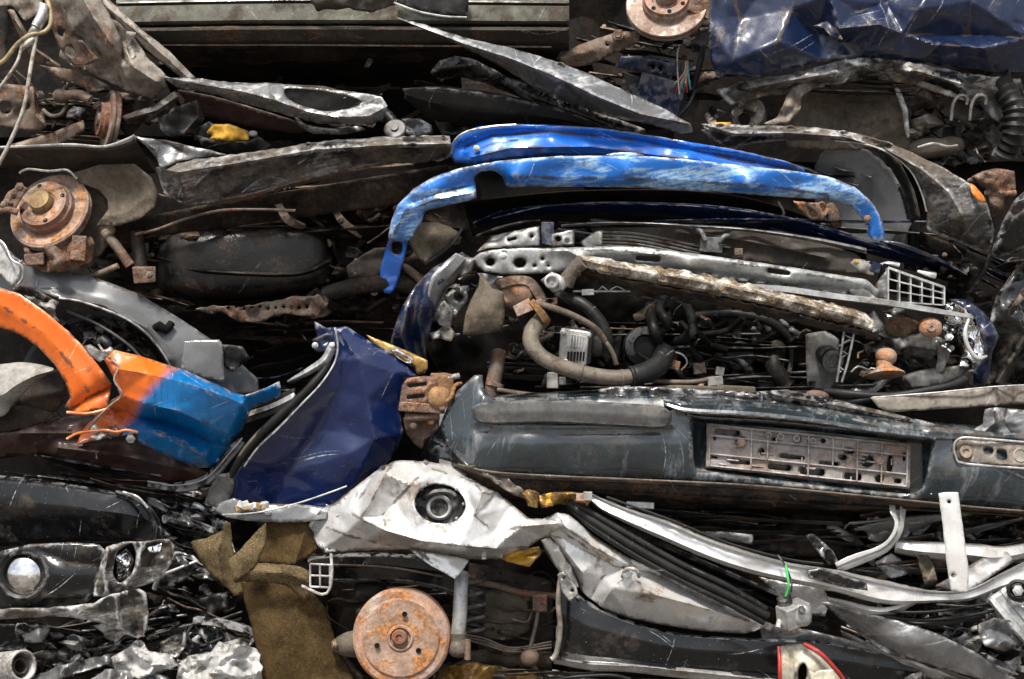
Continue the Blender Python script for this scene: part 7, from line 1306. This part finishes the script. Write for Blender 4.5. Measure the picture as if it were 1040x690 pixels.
foil(Z_, (160, 500, 240, 640), 26, (.06, .19), [m_blackpaint, m_blacksil, m_plastic, m_silver], 172, slope=.4)
layers(Z_, (0, 640, 260, 695), 8, (.12, .22), [m_blackpaint, m_plastic, m_silver, m_greyplastic, m_whited], 156, slope=-.2, wmax=12); layers(Z_, (150, 490, 240, 610), 7, (.08, .2), [m_blackpaint, m_silver, m_plastic, m_brown], 157, slope=.4, wmax=9)
# ------------------------------------------------------------------ origins: every object sits at the base of its own shape
def world_box(o):
    pts = [v.co for v in o.data.vertices] if o.type == 'MESH' else []
    for c in o.children:
        b = world_box(c)
        if b: pts = list(pts)+[b[0], b[1]]
    if not pts: return None
    lo = Vector([min(p[i] for p in pts) for i in range(3)]); hi = Vector([max(p[i] for p in pts) for i in range(3)])
    return lo, hi
base = {}
for o in scene.objects:
    if o.get('kind') == 'structure': continue
    b = world_box(o)
    if b: base[o] = Vector(((b[0].x+b[1].x)/2, (b[0].y+b[1].y)/2, b[0].z))
for o, p in base.items():
    if o.type == 'MESH': o.data.transform(Matrix.Translation(-p))
    o.location = p-(base[o.parent] if o.parent else Vector((0, 0, 0)))

# ------------------------------------------------------------------ camera, sky, sun
cam = bpy.data.cameras.new('camera'); co = bpy.data.objects.new('camera', cam); COL.objects.link(co)
co.location = (0, -CAMD, ZC); co.rotation_euler = (R(90), 0, 0); cam.sensor_width = 36; cam.lens = 36*CAMD/2.6; cam.clip_end = 3000; cam.clip_start = .05
scene.camera = co
EL, AZ = 60, -16          # sun: elevation, degrees to the left of the camera axis (behind the camera)
sun = bpy.data.lights.new('sun', 'SUN'); so = bpy.data.objects.new('sun', sun); COL.objects.link(so)
sun.energy = 3.3; sun.angle = R(10); sun.color = (1, .93, .83)
dirv = Vector((math.sin(R(AZ))*math.cos(R(EL)), -math.cos(R(AZ))*math.cos(R(EL)), math.sin(R(EL))))
so.rotation_euler = dirv.to_track_quat('Z', 'Y').to_euler()
wd = bpy.data.worlds.new('World'); scene.world = wd; wd.use_nodes = True; nt = wd.node_tree
sk = nt.nodes.new('ShaderNodeTexSky'); sk.sky_type = 'NISHITA'; sk.sun_disc = False; sk.sun_elevation = R(EL); sk.sun_rotation = math.atan2(dirv.x, dirv.y)
sk.air_density = 1.0; sk.dust_density = 3.0
hs = nt.nodes.new('ShaderNodeHueSaturation'); hs.inputs['Saturation'].default_value = .45     # thin high cloud greys the sky
nt.links.new(sk.outputs[0], hs.inputs['Color']); nt.links.new(hs.outputs[0], nt.nodes['Background'].inputs[0]); nt.nodes['Background'].inputs[1].default_value = .105
vs = scene.view_settings; vs.view_transform = 'Standard'; vs.look = 'None'; vs.exposure = .82; vs.gamma = 1; vs.use_curve_mapping = False
scene.cycles.max_bounces = 6
